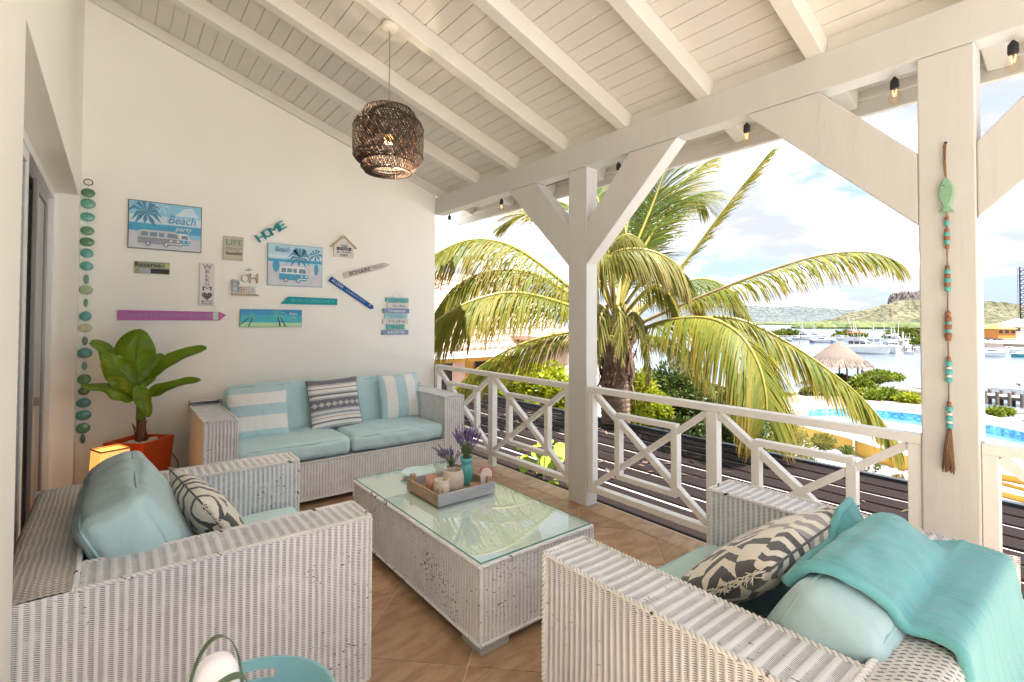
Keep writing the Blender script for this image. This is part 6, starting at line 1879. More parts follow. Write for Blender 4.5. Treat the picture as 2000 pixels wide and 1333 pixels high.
# left, arching over the neighbour's roof
frond([(1195, 625, 7.9), (1110, 560, 7.6), (1010, 487, 7.3), (925, 468, 7.1), (845, 500, 6.9), (800, 540, 6.8)], 0.95, 95, 2.6, FR_Y, lift=0.1)
frond([(1195, 635, 7.8), (1110, 597, 7.3), (1010, 572, 6.9), (930, 585, 6.6), (860, 622, 6.4), (810, 670, 6.3)], 0.98, 100, 3.2, FR_Y)
frond([(1190, 650, 7.9), (1110, 650, 7.9), (1020, 672, 7.9), (940, 715, 7.9), (870, 775, 7.9)], 0.85, 85, 3.0, FR_Y)
frond([(1195, 620, 8.1), (1120, 590, 8.6), (1010, 580, 9.0), (900, 605, 9.4), (830, 650, 9.6)], 0.95, 80, 2.6, FR_P)
# upright ones behind the brace
frond([(1200, 615, 8.0), (1150, 520, 8.2), (1090, 440, 8.4), (1030, 420, 8.6), (985, 440, 8.7)], 0.8, 80, 0.9, FR_P, lift=0.2)
frond([(1203, 605, 8.0), (1190, 500, 8.3), (1170, 400, 8.6), (1150, 340, 8.8)], 0.85, 80, 0.8, FR_G)
frond([(1208, 600, 8.0), (1235, 500, 8.2), (1275, 400, 8.4), (1305, 320, 8.5), (1330, 270, 8.6)], 1.05, 95, 0.55, FR_G, ang=0.95, w=0.018)
frond([(1210, 605, 7.9), (1245, 520, 8.4), (1265, 440, 8.9), (1275, 380, 9.2)], 0.9, 80, 0.5, FR_G, ang=0.9)
frond([(1205, 600, 7.8), (1215, 520, 8.4), (1225, 440, 8.8), (1240, 370, 9.1)], 0.9, 80, 0.6, FR_G)
# pale young frond folded over the heart of the crown
frond([(1195, 600, 7.6), (1180, 540, 7.3), (1200, 495, 7.1), (1260, 488, 7.0), (1320, 515, 6.95), (1345, 560, 6.9)], 0.75, 80, 3.5, FR_P, start=0.25)
frond([(1200, 610, 7.7), (1195, 545, 7.3), (1185, 500, 7.1), (1170, 500, 6.9), (1160, 560, 6.75)], 0.7, 50, 3.5, FR_P, start=0.3)
frond([(1212, 610, 8.1), (1260, 545, 8.4), (1310, 520, 8.6), (1355, 560, 8.7), (1375, 620, 8.8)], 0.75, 70, 3.0, FR_Y)
# thin upright frond to the upper right
frond([(1215, 625, 7.9), (1270, 590, 7.8), (1340, 510, 7.7), (1400, 430, 7.6), (1450, 365, 7.5), (1492, 312, 7.45)], 0.58, 75, 0.45, FR_Y, ang=0.60, w=0.020, start=0.3, tipL=0.5, jit=0.35)
# long one to the right with a fringe below
frond([(1220, 645, 7.8), (1310, 605, 7.5), (1400, 568, 7.2), (1500, 530, 6.9), (1600, 500, 6.7), (1690, 493, 6.5), (1745, 507, 6.4)], 0.58, 66, 2.3, FR_B, w=0.0185, start=0.2, rach=RACHB, tipL=0.6, jit=0.35)
# the big drooping frond towards the viewer and its neighbour
frond([(1225, 655, 7.7), (1300, 628, 7.0), (1380, 622, 6.4), (1440, 650, 5.9), (1478, 705, 5.65), (1495, 765, 5.5), (1498, 815, 5.42)], 1.12, 170, 2.1, FR_B, w=0.0185, ang=1.05, start=0.10)
frond([(1225, 650, 7.8), (1320, 628, 7.4), (1430, 622, 7.0), (1530, 665, 6.7), (1620, 725, 6.4), (1690, 785, 6.2), (1745, 850, 6.0)], 0.80, 100, 2.5, FR_B, w=0.0185, start=0.16, rach=RACH, tipL=0.55, jit=0.22)
frond([(1225, 660, 8.0), (1290, 660, 8.2), (1350, 690, 8.3), (1390, 750, 8.3)], 0.7, 70, 2.6, FR_G)
frond([(1190, 660, 8.1), (1150, 690, 8.3), (1120, 740, 8.4)], 0.6, 50, 2.4, FR_G)
# young central fronds, some split and hanging, that fill the heart of the crown
frond([(1200, 600, 7.7), (1190, 520, 7.5), (1205, 470, 7.4), (1235, 460, 7.3), (1250, 500, 7.2)], 0.8, 60, 2.6, FR_P, start=0.25)
frond([(1210, 600, 7.9), (1250, 500, 8.0), (1300, 420, 8.1), (1345, 385, 8.2), (1375, 400, 8.3)], 0.85, 80, 0.9, FR_G)
frond([(1208, 600, 8.2), (1255, 470, 8.5), (1320, 370, 8.8), (1375, 320, 9.0)], 0.9, 80, 0.6, FR_Y, ang=0.9)
frond([(1200, 600, 8.2), (1180, 500, 8.6), (1130, 420, 9.0), (1090, 395, 9.2), (1050, 410, 9.4)], 0.85, 80, 1.0, FR_G)
frond([(1215, 620, 7.7), (1260, 570, 7.4), (1290, 560, 7.2), (1320, 600, 7.1), (1335, 660, 7.05)], 0.6, 60, 2.8, FR_Y)
frond([(1195, 640, 7.7), (1175, 600, 7.4), (1150, 600, 7.2), (1130, 650, 7.1)], 0.6, 50, 2.6, FR_P)
frond([(1195, 630, 7.8), (1120, 580, 7.5), (1040, 535, 7.3), (960, 530, 7.1), (890, 560, 7.0), (850, 610, 6.9)], 0.85, 80, 2.6, FR_Y)
frond([(1222, 640, 8.2), (1300, 570, 8.5), (1370, 545, 8.7), (1430, 570, 8.8), (1470, 630, 8.9)], 0.8, 75, 2.4, FR_G)
frond([(1205, 605, 8.1), (1225, 500, 8.5), (1215, 420, 8.9), (1195, 360, 9.2), (1165, 330, 9.4)], 0.85, 80, 0.8, FR_Y)
for q_ in ([(1198, 635, 7.6), (1182, 606, 7.2), (1168, 640, 7.0), (1160, 735, 6.95)], [(1215, 640, 7.5), (1238, 612, 7.2), (1258, 650, 7.0), (1268, 740, 6.9)],
           [(1205, 640, 7.5), (1208, 600, 7.1), (1212, 630, 6.9), (1215, 700, 6.85)], [(1190, 650, 7.9), (1150, 650, 7.7), (1135, 700, 7.6), (1130, 770, 7.55)]):
    frond(q_, 0.42, 40, 2.6, FR_P if rng.random() < 0.5 else FR_Y, start=0.2, jit=0.3)
# trunk with ring scars, and the husk of old leaf bases
TRB = M('palm_trunk', (0.22, 0.15, 0.105), (0.12, 0.08, 0.055), 5, 0.9, 0.5, 24, stretch=(1, 1, 6))
HUSK = M('palm_husk', (0.19, 0.12, 0.075), (0.075, 0.045, 0.03), 9, 0.95, 0.6, 40, island=0.35, stretch=(2, 2, 0.4))
top = PC-PO
prof = []
H_ = top.z-0.25
k = 0
z = -0.1
while z < H_:
    r_ = 0.235-0.02*(z/H_)+(0.09*max(0, 1-z/0.7))
    prof += [(r_, z), (r_+0.014, z+0.015), (r_+0.004, z+0.05)]
    z += 0.075
mb = MB().lathe(prof, 20)
mb.v = [(x-0.10*max(0, 1-zz/H_)**1.3, y+0.05*(1-zz/H_), zz+0.012*noise.noise(Vector((x*6, y*6, zz)))) for x, y, zz in mb.v]
obj('trunk', mb, TRB, palm, smooth=True)
mb = MB()
for k in range(90):
    a = rng.uniform(0, 6.283); z = H_-0.65+rng.random()*0.75
    r0 = 0.22+0.05*rng.random(); r1 = r0+rng.uniform(-0.02, 0.10)
    l = rng.uniform(0.18, 0.42)
    dn = -1 if rng.random() < 0.35 else 1
    b_ = Vector((-math.sin(a), math.cos(a), 0)); o_ = Vector((math.cos(a), math.sin(a), 0))
    w_ = rng.uniform(0.02, 0.06)
    p0 = o_*r0+Vector((0, 0, z)); p1 = o_*(r0*0.5+r1*0.5+0.02)+b_*rng.uniform(-.04, .04)+Vector((0, 0, z+l*0.5*dn)); p2 = o_*r1+b_*rng.uniform(-.08, .08)+Vector((0, 0, z+l*dn))
    mb.add([p0-b_*w_, p0+b_*w_, p1-b_*w_*0.8+o_*0.01, p1+b_*w_*0.8+o_*0.01, p2-b_*w_*0.25, p2+b_*w_*0.25], [(0, 1, 3, 2), (2, 3, 5, 4)])
obj('husk', mb, HUSK, palm, kind='stuff')
mb = MB()
for k in range(16):
    a = k*2.4; o_ = Vector((math.cos(a), math.sin(a), 0))
    base = o_*0.10+Vector((0, 0, H_-0.15)); mid = o_*0.16+Vector((0, 0, H_+0.2)); tip = o_*(0.22+0.1*(k % 3))+Vector((0, 0, H_+0.6))
    mb.tube([base, mid, tip], [0.06, 0.04, 0.022], 7)
obj('petiole_base', mb, M('petiole', (0.30, 0.22, 0.06), (0.17, 0.12, 0.045), 9, 0.6, 0.3), palm, smooth=True)
mb = MB()
for k in range(3):
    a = k*0.9+2.5
    c = Vector((0.22*math.cos(a), 0.22*math.sin(a), H_-0.02+0.08*(k % 2)))
    q = MB().lathe([(0, -0.09), (0.05, -0.06), (0.07, 0), (0.05, 0.06), (0, 0.09)], 9, caps=False)
    mb.add([Vector(p_)+c for p_ in q.v], q.f)
obj('coconut', mb, M('young_coconut', (0.28, 0.27, 0.04), (0.2, 0.22, 0.04), 5, 0.45), palm, smooth=True)

# ================================================================ neighbour's house
hs = thing('house', 'yellow house with a pale pink tiled roof beyond the palm', 'house', (0, 0, 0))
HW = M('ochre_plaster', (0.50, 0.27, 0.05), (0.42, 0.22, 0.04), 1.5, 0.85)
hx0, hx1, hy0, hy1 = 4.6, 12.6, 13.0, 20.0
EZ = 0.52
obj('wall', MB().box(hx0, hx1, hy0+1.6, hy1, GZ-0.2, EZ), HW, hs)
obj('porch_beam', MB().box(hx0, hx1, hy0-0.1, hy0+0.25, 0.20, EZ), HW, hs)
obj('porch_ceiling', MB().box(hx0, hx1, hy0+0.251, hy0+1.59, 0.30, 0.40), HW, hs)
def roof(o, x0, x1, y0, z0, y1, z1, mat, pitch=0.27, row=0.36):
    """barrel tiles: a corrugated course per row, each course stepping over the one below"""
    L_ = math.hypot(y1-y0, z1-z0)
    nr = int(L_/row)
    d_ = Vector((0, (y1-y0)/L_, (z1-z0)/L_)); nn = Vector((0, -(z1-z0)/L_, (y1-y0)/L_))
    nc = int((x1-x0)/pitch)
    mb = MB()
    for r_ in range(nr):
        a, b = Vector((0, y0, z0))+d_*(row*r_), Vector((0, y0, z0))+d_*(row*(r_+1)+0.05)
        def fn(u, v):
            x = x0+(x1-x0)*u
            ph = abs(math.sin(math.pi*(x-x0)/pitch))
            return Vector((x, 0, 0))+a*(1-v)+b*v+nn*(ph*0.075+0.05*(1-v))
        mb.grid(nc*6, 1, fn)
        mb.grid(nc*6, 1, lambda u, v: Vector((x0+(x1-x0)*u, 0, 0))+a+nn*(v*(abs(math.sin(math.pi*u*(x1-x0)/pitch))*0.075+0.05)-0.02*(1-v)))
    return obj('roof_tiles', mb, mat, o, kind='stuff')
RT = M('pale_roof_tile', (0.46, 0.335, 0.28), (0.36, 0.24, 0.195), 2.5, 0.8, detail=8)
rf = obj('roof', MB().add([(hx0-0.5, hy0-0.7, EZ+0.02), (hx1+0.5, hy0-0.7, EZ+0.02), (hx1-1.5, 16.6, EZ+2.75), (hx0+0.5, 16.6, EZ+2.75), (hx0-0.5, hy1+0.7, EZ+0.02), (hx1+0.5, hy1+0.7, EZ+0.02)], [(0, 1, 2, 3), (3, 2, 5, 4), (1, 5, 2), (0, 3, 4)]), RT, hs)
roof(rf, hx0-0.5, hx1+0.2, hy0-0.72, EZ+0.06, 16.5, EZ+2.75, RT)
obj('fascia', MB().box(hx0-0.55, hx1+0.55, hy0-0.78, hy0-0.73, EZ-0.14, EZ+0.06), WHITE, hs)
hy0 += 1.6
for x in (hx0+1.6, 7.65, 9.9):
    w_ = obj('window', MB().box(x, x+1.5, hy0-0.03, hy0-0.001, -1.6, 0.05), M('dark_window_frame', (0.10, 0.07, 0.06)), hs)
    obj('pane', MB().box(x+0.06, x+1.44, hy0-0.04, hy0-0.031, -1.54, -0.01), M('window_glass_dark', (0.03, 0.025, 0.025), None, 5, 0.1, spec=0.6), w_)
hy0 -= 1.6
for x in (4.7, 8.15, 11.9):
    obj('pillar', MB().box(x, x+0.28, hy0-0.08, hy0+0.20, GZ-0.1, 0.199), M('pink_plaster', (0.44, 0.28, 0.235), (0.38, 0.235, 0.19), 2, 0.8), hs)
an = thing('garden_house', 'small pinkish outbuilding with a white corner post behind the lime bush', 'outbuilding', tuple(at_d(1120, 700, 15.5)))
obj('wall', MB().box(-0.9, 1.2, 0, 1.6, -2.6, 0.55), M('pink_wall', (0.42, 0.29, 0.23), (0.36, 0.235, 0.185), 2, 0.85), an)
obj('roof', MB().box(-1.1, 1.4, -0.3, 1.8, 0.555, 0.68), RT, an)
obj('window', MB().box(-0.1, 0.5, -0.03, -0.002, -0.75, 0.1), M('dark_window_frame'), an)
obj('corner_post', MB().box(-0.45, -0.33, -0.34, -0.22, -2.6, 0.55), WHITE, an)
# ================================================================ thatched hut on the shore
THATCH = M('thatch', (0.16, 0.122, 0.098), (0.08, 0.06, 0.048), 5, 0.95, 0.6, 40, stretch=(3, 3, 0.5), contrast=0.7)
hd_ = 38.0
hc = at_d(1636, 745, hd_); hz0 = hc.z
kx = hd_/CAM_F
hut = thing('thatched_hut', 'round thatched palapa hut on the shore in front of the boats', 'hut', (hc.x, hc.y, hz0))
def hz(py): return CAM_H+ray(1636, py).z*hd_-hz0
eave, apex, Rr = hz(711), hz(667), 56*kx
mb = MB()
for k in range(2400):
    a = rng.uniform(0, 6.283); s = rng.random()**0.6
    r_ = Rr*s; z = apex-(apex-eave)*(s**0.92)
    d_ = Vector((math.cos(a), math.sin(a), -(apex-eave)/Rr)).normalized()
    b_ = Vector((-math.sin(a), math.cos(a), 0))
    p_ = Vector((r_*math.cos(a), r_*math.sin(a), z+rng.uniform(0.0, 0.06)))
    l = rng.uniform(0.25, 0.55); w_ = rng.uniform(0.02, 0.05)
    mb.add([p_-b_*w_, p_+b_*w_, p_+d_*l+b_*w_*0.4+Vector((0, 0, -0.04)), p_+d_*l-b_*w_*0.4+Vector((0, 0, -0.04))], [(0, 1, 2, 3)])
th = obj('thatch_roof', MB().lathe([(Rr*0.97, eave-0.10), (Rr*0.98, eave), (Rr*0.6, eave+(apex-eave)*0.42), (Rr*0.25, eave+(apex-eave)*0.8), (0.05, apex), (0, apex+0.05)], 28, caps=False), THATCH, hut, smooth=True)
obj('thatch_straw', mb, M('straw', (0.18, 0.14, 0.112), (0.085, 0.064, 0.052), 3, 0.95, island=0.4), th, kind='stuff')
for k in range(7):
    a = k*0.8976+0.25
    obj('post', MB().tube([(Rr*0.72*math.cos(a), Rr*0.72*math.sin(a), -0.6), (Rr*0.72*math.cos(a), Rr*0.72*math.sin(a), eave+0.12)], 0.055, 8), M('hut_post', (0.20, 0.12, 0.085), (0.12, 0.07, 0.05), 9, 0.8), hut)
obj('bench', MB().box(-0.5, 0.6, -0.25, 0.2, 0.0, 0.30), M('bench_wood', (0.15, 0.11, 0.09)), hut)
obj('deck', MB().box(-1.9, 1.9, -1.9, 1.9, -0.25, -0.08), M('deck_wood', (0.30, 0.24, 0.19), (0.2, 0.15, 0.12), 5, 0.9), hut)

# shore bushes -------------------------------------------------------------
def shore_bush(label, px, py, w, h, d, mat, seed=0):
    c = at_d(px, py, d); k = d/CAM_F/2
    bl = [(tuple(c), (w*k*0.62, w*k*0.6, h*k))]
    r2 = random.Random(seed)
    for q in range(4):
        dx = r2.uniform(-0.6, 0.6)*w; dy = r2.uniform(-0.15, 0.4)*h
        bl.append((tuple(at_d(px+dx*0.75, py+dy, d+r2.uniform(-1, 1)*w*k)), (w*k*r2.uniform(0.3, 0.5), w*k*0.4, h*k*r2.uniform(0.5, 0.8))))
    gz = max(GZ-1.2, c.z-h*k*1.1)
    shrub(label, bl, mat, 0.16, 420, (c.x, c.y, gz), 'bushes along the rocky shore', stems=5)
shore_bush('wide lime shore bush at the water edge, right of the hut', 1716, 735, 100, 24, 33, F_SHORE, 1)
shore_bush('round green shore bush just below the hut posts', 1680, 752, 70, 36, 31, F_SHORE, 2)
shore_bush('bright green shore bush in front of the driftwood rocks', 1728, 772, 90, 30, 28, F_SHORE, 3)
shore_bush('bright shore bush touching the garland post', 1778, 782, 66, 30, 26.5, F_LIME, 4)
shore_bush('low creeping bush on the shore past the garland post', 1945, 806, 56, 13, 23.5, F_SHORE, 5)
shore_bush('dark scrub under the palapa hut', 1640, 742, 60, 22, 37, F_MID, 6)
shore_bush('olive bush among the rocks below the hut', 1610, 770, 80, 34, 30, F_MID, 7)
shore_bush('olive bush half hidden by the long frond', 1545, 785, 90, 36, 30, F_MID, 8)
for k in range(34):
    if k < 24: px, py = 1640+165*rng.random(), rng.uniform(756, 800)
    else: px, py = 1925+75*rng.random(), rng.uniform(800, 822)
    p_ = at_z(px, py, GZ-0.15)
    s = rng.uniform(0.15, 0.5)
    mb = MB().lathe([(0, -0.6), (0.8, -0.4), (1, 0.05), (0.7, 0.5), (0, 0.7)], 8, caps=False)
    mb.v = [(x*s*(1.3+0.4*noise.noise(Vector((x*2, y*2, k)))), y*s*(1+0.3*noise.noise(Vector((x*3, z_*2, k)))), z_*s*0.55) for x, y, z_ in mb.v]
    tag(obj('shore_rock', mb, M('shore_rock', (0.32, 0.26, 0.225), (0.17, 0.135, 0.12), 3, 0.95, 0.5, 12), loc=p_), 'brown grey rock lying on the shore among the bushes', 'rock', 'rocks along the shore')
dl = MB()
for k in range(3):
    a, b = at_z(1745+k*6, 762+k*3, GZ+0.0), at_z(1812+k*8, 768+k*2, GZ+0.1)
    dl.tube([a, (a+b)/2+Vector((0, 0, 0.1)), b], [0.10, 0.13, 0.07], 8)
tag(obj('driftwood', dl, M('driftwood_log', (0.30, 0.23, 0.19), (0.18, 0.13, 0.11), 4, 0.95)), 'grey brown driftwood logs on the shore beside the garland post', 'driftwood')

# ================================================================ boats
def paint(name, c): return M(name, c, tuple(v*0.9 for v in c), 1.5, 0.25, spec=0.5)
BWH = paint('boat_white', (0.62, 0.62, 0.62)); BGY = paint('boat_pale_grey', (0.36, 0.38, 0.40)); BNV = paint('boat_navy', (0.035, 0.05, 0.10))
BBL = paint('boat_blue', (0.02, 0.14, 0.42)); BTL = paint('boat_teal', (0.02, 0.24, 0.32)); BGN = paint('boat_dark_green', (0.03, 0.09, 0.10)); BOR = paint('canopy_orange', (0.70, 0.15, 0.05))
BWIN = M('boat_window', (0.03, 0.04, 0.05), None, 5, 0.08, spec=0.7)
BANT = paint('bottom_paint', (0.05, 0.06, 0.07))
CHROME = M('boat_rail', (0.60, 0.60, 0.60), None, 9, 0.3, metal=0.6)
def hull_mesh(L, B, H, sheer=0.35):
    mb = MB()
    ns = 14
    rings = []
    for i_ in range(ns+1):
        s = i_/ns
        x = -L/2+L*s
        w = B/2*(1 if s < 0.5 else (1-((s-0.5)/0.5)**2.2))*(0.92+0.08*min(1, s*4))
        w = max(w, 0.015)
        top = H*(1+sheer*max(0, (s-0.35)/0.65)**2)
        kx_ = 0.12*L*max(0, (s-0.6)/0.4)**2*0.5
        rings.append([(x-kx_*0.9, 0, -0.25), (x-kx_*0.55, w*0.62, -0.12), (x-kx_*0.3, w*0.86, H*0.25), (x, w, top), (x, w*0.93, top+0.03), (x, 0, top-0.02)])
    for sg_ in (1, -1):
        vs2 = [(a, b*sg_, c) for r_ in rings for a, b, c in r_]
        m_ = 6
        fs2 = []
        for i_ in range(ns):
            for j in range(m_-1):
                q = (i_*m_+j, (i_+1)*m_+j, (i_+1)*m_+j+1, i_*m_+j+1)
                fs2.append(q if sg_ < 0 else q[::-1])
        fs2.append(tuple(range(m_)) if sg_ > 0 else tuple(range(m_-1, -1, -1)))
        mb.add(vs2, fs2)
    return mb
def cabin_mesh(x0, x1, w, z0, z1, rake0=0.15, rake1=0.35, taper=0.85):
    return MB().add([(x0, -w/2, z0), (x1, -w/2*taper, z0), (x1, w/2*taper, z0), (x0, w/2, z0), (x0+rake0, -w/2*0.9, z1), (x1-rake1, -w/2*taper*0.85, z1), (x1-rake1, w/2*taper*0.85, z1), (x0+rake0, w/2*0.9, z1)],
                    [(3, 2, 1, 0), (4, 5, 6, 7), (0, 1, 5, 4), (1, 2, 6, 5), (2, 3, 7, 6), (3, 0, 4, 7)])
def boat(label, px, py, wpx, yaw, hull=None, kind='cruiser', L=None, cat='boat', top=None, group='boats moored in the bay'):
    p_ = at_z(px, py, SEA)
    d_ = (p_-Vector((0, 0, CAM_H))).dot(_F)
    t = thing('boat', label, cat, (p_.x, p_.y, SEA), 0, group)
    fwd = Vector((-_F.x, -_F.y, 0)).normalized()          # bow towards the viewer at yaw 0
    base = math.atan2(fwd.y, fwd.x)
    t.rotation_euler = (0, 0, base+R(yaw))
    vis = wpx*d_/CAM_F
    c, s = abs(math.cos(R(yaw))), abs(math.sin(R(yaw)))
    L = vis/(s+0.30*c)
    B = 0.30*L; H = 0.105*L+0.25
    hull = hull or BWH
    obj('hull', hull_mesh(L, B, H), hull, t, smooth=False)
    obj('deck_edge', hull_mesh(L*1.002, B*1.004, 0.10).__class__() if False else MB().tube([(-L/2, B/2*0.93, H+0.03), (0, B/2*1.0, H+0.03), (L*0.25, B/2*0.83, H*1.05+0.03), (L*0.42, B/2*0.42, H*1.24), (L*0.5, 0, H*1.36), (L*0.42, -B/2*0.42, H*1.24), (L*0.25, -B/2*0.83, H*1.05+0.03), (0, -B/2*1.0, H+0.03), (-L/2, -B/2*0.93, H+0.03)], 0.05, 6), BWH, t, smooth=True)
    if kind in ('cruiser', 'fly', 'work'):
        z1 = H+0.13*L
        obj('cabin', cabin_mesh(-L*0.22, L*0.20, B*0.80, H-0.02, z1, 0.02*L, 0.10*L), BWH, t, bevel=0.03)
        wz0, wz1 = H+0.055*L, H+0.11*L
        for sg_ in (-1, 1):
            for k in range(3):
                xa = -L*0.16+k*L*0.10
                obj('window', MB().box(xa, xa+L*0.08, sg_*B*0.385-0.02, sg_*B*0.385+0.02, wz0, wz1), BWIN, t)
        for k in (-1, 0, 1):
            obj('window', MB().box(L*0.125, L*0.155, k*B*0.20-B*0.085, k*B*0.20+B*0.085, wz0, wz1), BWIN, t)
        if kind in ('fly', 'work'):
            z2 = z1+0.03*L; z3 = z1+0.14*L
            obj('flybridge', cabin_mesh(-L*0.20, L*0.08, B*0.72, z1, z1+0.06*L, 0.01*L, 0.03*L), BWH, t, bevel=0.02)
            for sx in (-L*0.18, L*0.03):
                for sy in (-B*0.30, B*0.30):
                    obj('canopy_post', MB().tube([(sx, sy, z1), (sx, sy, z3)], 0.035, 6), CHROME, t)
            obj('canopy', MB().box(-L*0.21, L*0.06, -B*0.36, B*0.36, z3, z3+0.012*L+0.03), top or BWH, t, bevel=0.02)
            for sy in (-B*0.34, B*0.34):
                obj('outrigger', MB().tube([(-L*0.05, sy, z1), (-L*0.16, sy*1.5, z1+0.45*L)], 0.025, 5), BWH, t)
            obj('mast', MB().tube([(-L*0.10, 0, z3), (-L*0.11, 0, z3+0.2*L)], 0.04, 6), BWH, t)
        obj('bow_rail', MB().tube([(L*0.05, B*0.44, H+0.09*L), (L*0.28, B*0.36, H+0.10*L), (L*0.46, 0.1, H+0.13*L), (L*0.46, -0.1, H+0.13*L), (L*0.28, -B*0.36, H+0.10*L), (L*0.05, -B*0.44, H+0.09*L)], 0.03, 5), CHROME, t)
    elif kind == 'open':
        obj('console', cabin_mesh(-L*0.10, L*0.06, B*0.4, H-0.05, H+0.10*L, 0.02, 0.06*L), BWH, t, bevel=0.02)
        obj('windscreen', MB().box(L*0.0, L*0.02, -B*0.2, B*0.2, H+0.10*L, H+0.15*L), BWIN, t)
        obj('outboard_motor', MB().box(-L*0.55, -L*0.49, -0.15, 0.15, H*0.2, H+0.25), BANT, t, bevel=0.03)
    elif kind == 'cover':
        obj('canvas_cover', cabin_mesh(-L*0.35, L*0.25, B*0.85, H-0.05, H+0.09*L, 0.15*L, 0.25*L), top or BGY, t, bevel=0.05)
        obj('windscreen', MB().box(L*0.02, L*0.05, -B*0.3, B*0.3, H+0.03*L, H+0.13*L), BWIN, t)
    elif kind == 'sail':
        obj('mast', MB().tube([(0, 0, H), (0, 0, H+1.2*L)], 0.05, 6), BWH, t)
        obj('cabin', cabin_mesh(-L*0.2, L*0.15, B*0.6, H-0.02, H+0.07*L), BWH, t, bevel=0.02)
    return t
boat('large white motor yacht with an orange canopy behind the hut', 1680, 691, 84, 38, BWH, 'work', top=BOR)
boat('white sport fishing boat with a flybridge, bow towards the shore', 1743, 690, 62, -30, BWH, 'fly')
boat('small boat with a bright blue hull left of the orange topped yacht', 1628, 671.5, 24, -38, BBL, 'cruiser')
boat('dark navy boat with white cabin in the middle of the moored row', 1586, 670.5, 26, -40, BNV, 'cruiser')
boat('dark green boat with white cabin near the palm frond', 1540, 669, 26, -38, BGN, 'cruiser')
boat('tall white cruiser with a flybridge at the back of the moored row', 1572, 664, 40, 40, BWH, 'fly')
boat('white cruiser wedged between the navy and the blue boat', 1608, 670, 28, 30, BWH, 'cruiser')
boat('small white boat at the near end of the frond', 1518, 667, 24, 40, BWH, 'cruiser')
boat('pale grey boat behind the dark green one', 1555, 664.5, 22, 30, BGY, 'cruiser')
boat('white cabin cruiser behind the sport fishing boat', 1768, 682, 40, -50, BWH, 'fly')
boat('little white dinghy lying right of the fishing boats', 1777, 692, 10, 20, BWH, 'open', cat='dinghy')
boat('white speedboat beside the orange building shore', 1938, 697, 48, 60, BWH, 'cruiser')
boat('teal hulled boat at the very edge past the post', 1993, 698, 26, 55, BTL, 'cruiser')
boat('white cabin boat moored under the green roofed kiosk', 1975, 690, 40, 62, BWH, 'cruiser')
boat('grey covered speedboat tied to the near dock', 1985, 776, 84, 58, BWH, 'cover', top=BGY)
boat('sailing boat with a tall bare mast far across the bay', 1605, 640, 10, 30, BWH, 'sail', cat='sailing boat')
boat('small white motorboat at the left end of the moored row', 1502, 664, 24, 35, BWH, 'cruiser')
boat('white boat with a flybridge behind the navy boat', 1594, 662, 30, 35, BWH, 'fly')
boat('little grey boat moored between the dark green and the navy boat', 1563, 671, 14, -35, BGY, 'open')
boat('white motorboat tied behind the blue hulled boat', 1640, 665, 26, 30, BWH, 'cruiser')
boat('pale boat with a covered deck far behind the orange topped yacht', 1702, 668, 30, 40, BGY, 'cover')
boat('white motor yacht berthed behind the sport fishing boat', 1752, 672, 36, 35, BWH, 'fly')
# docks
PILE = M('dock_pile', (0.17, 0.13, 0.11), (0.10, 0.08, 0.07), 4, 0.9)
DOCKW = M('dock_wood', (0.34, 0.29, 0.25), (0.22, 0.18, 0.15), 3, 0.9, stretch=(1, 4, 1))
def dock(label, a, b, w, z, npile, plank=None):
    t = thing('dock', label, 'dock', (a.x, a.y, SEA))
    d_ = Vector((b.x-a.x, b.y-a.y, 0)); L_ = d_.length; d_.normalize(); s_ = Vector((-d_.y, d_.x, 0))
    up = Vector((0, 0, z))
    if plank:
        n_ = int(L_/plank)
        me = None
        ang = math.atan2(d_.y, d_.x)
        for k in range(n_):
            if me is None: me = MB().box(-plank*0.46, plank*0.46, -w/2, w/2, -0.05, 0).mesh('plank')
            c = d_*(plank*(k+0.5))+up
            obj('plank', me, DOCKW, t, loc=c, rot=(0, 0, ang))
        for sg_ in (-1, 1): obj('stringer', MB().bar(s_*(w*0.4*sg_)+up-Vector((0, 0, 0.13)), d_*L_+s_*(w*0.4*sg_)+up-Vector((0, 0, 0.13)), 0.10, 0.15), PILE, t)
    else:
        obj('deck', MB().bar(up-Vector((0, 0, 0.1)), d_*L_+up-Vector((0, 0, 0.1)), w, 0.2), DOCKW, t)
    for k in range(npile):
        for sg_ in (-1, 1):
            q = d_*(L_*(k+0.5)/npile)+s_*(w*0.5*sg_)
            obj('pile', MB().tube([q-Vector((0, 0, 0.8)), q+Vector((0, 0, z+0.25))], 0.10, 7), PILE, t)
    return t
dock('near wooden dock with dark piles past the garland post', at_z(1918, 786, SEA), at_z(2120, 806, SEA), 1.3, 0.55, 8, 0.22)
dock('long low dock behind the moored boats', at_z(1500, 660, SEA), at_z(1660, 663, SEA), 1.6, 0.7, 12)
dock('short dock beside the fishing boats with mooring gear', at_z(1752, 685, SEA), at_z(1850, 686, SEA), 1.6, 0.6, 6)
for k, (px, py, h_) in enumerate(((1564, 671, 26), (1648, 690, 46), (1719, 688, 50), (1706, 680, 58), (1764, 684, 48))):
    p_ = at_z(px, py, SEA); d_ = (p_-Vector((0, 0, CAM_H))).dot(_F)
    tag(obj('mooring_pole', MB().tube([p_-Vector((0, 0, 0.5)), p_+Vector((0, 0, h_*d_/CAM_F*0.75))], 0.09, 7), BWH if k else PILE), ('dark mooring pile standing in the water between the dark hulled boats', 'pale pole standing at the stern of the orange topped yacht', 'thin white pole between the two fishing boats', 'tall white pole behind the orange topped yacht', 'white pole right of the sport fishing boat')[k], 'pole')

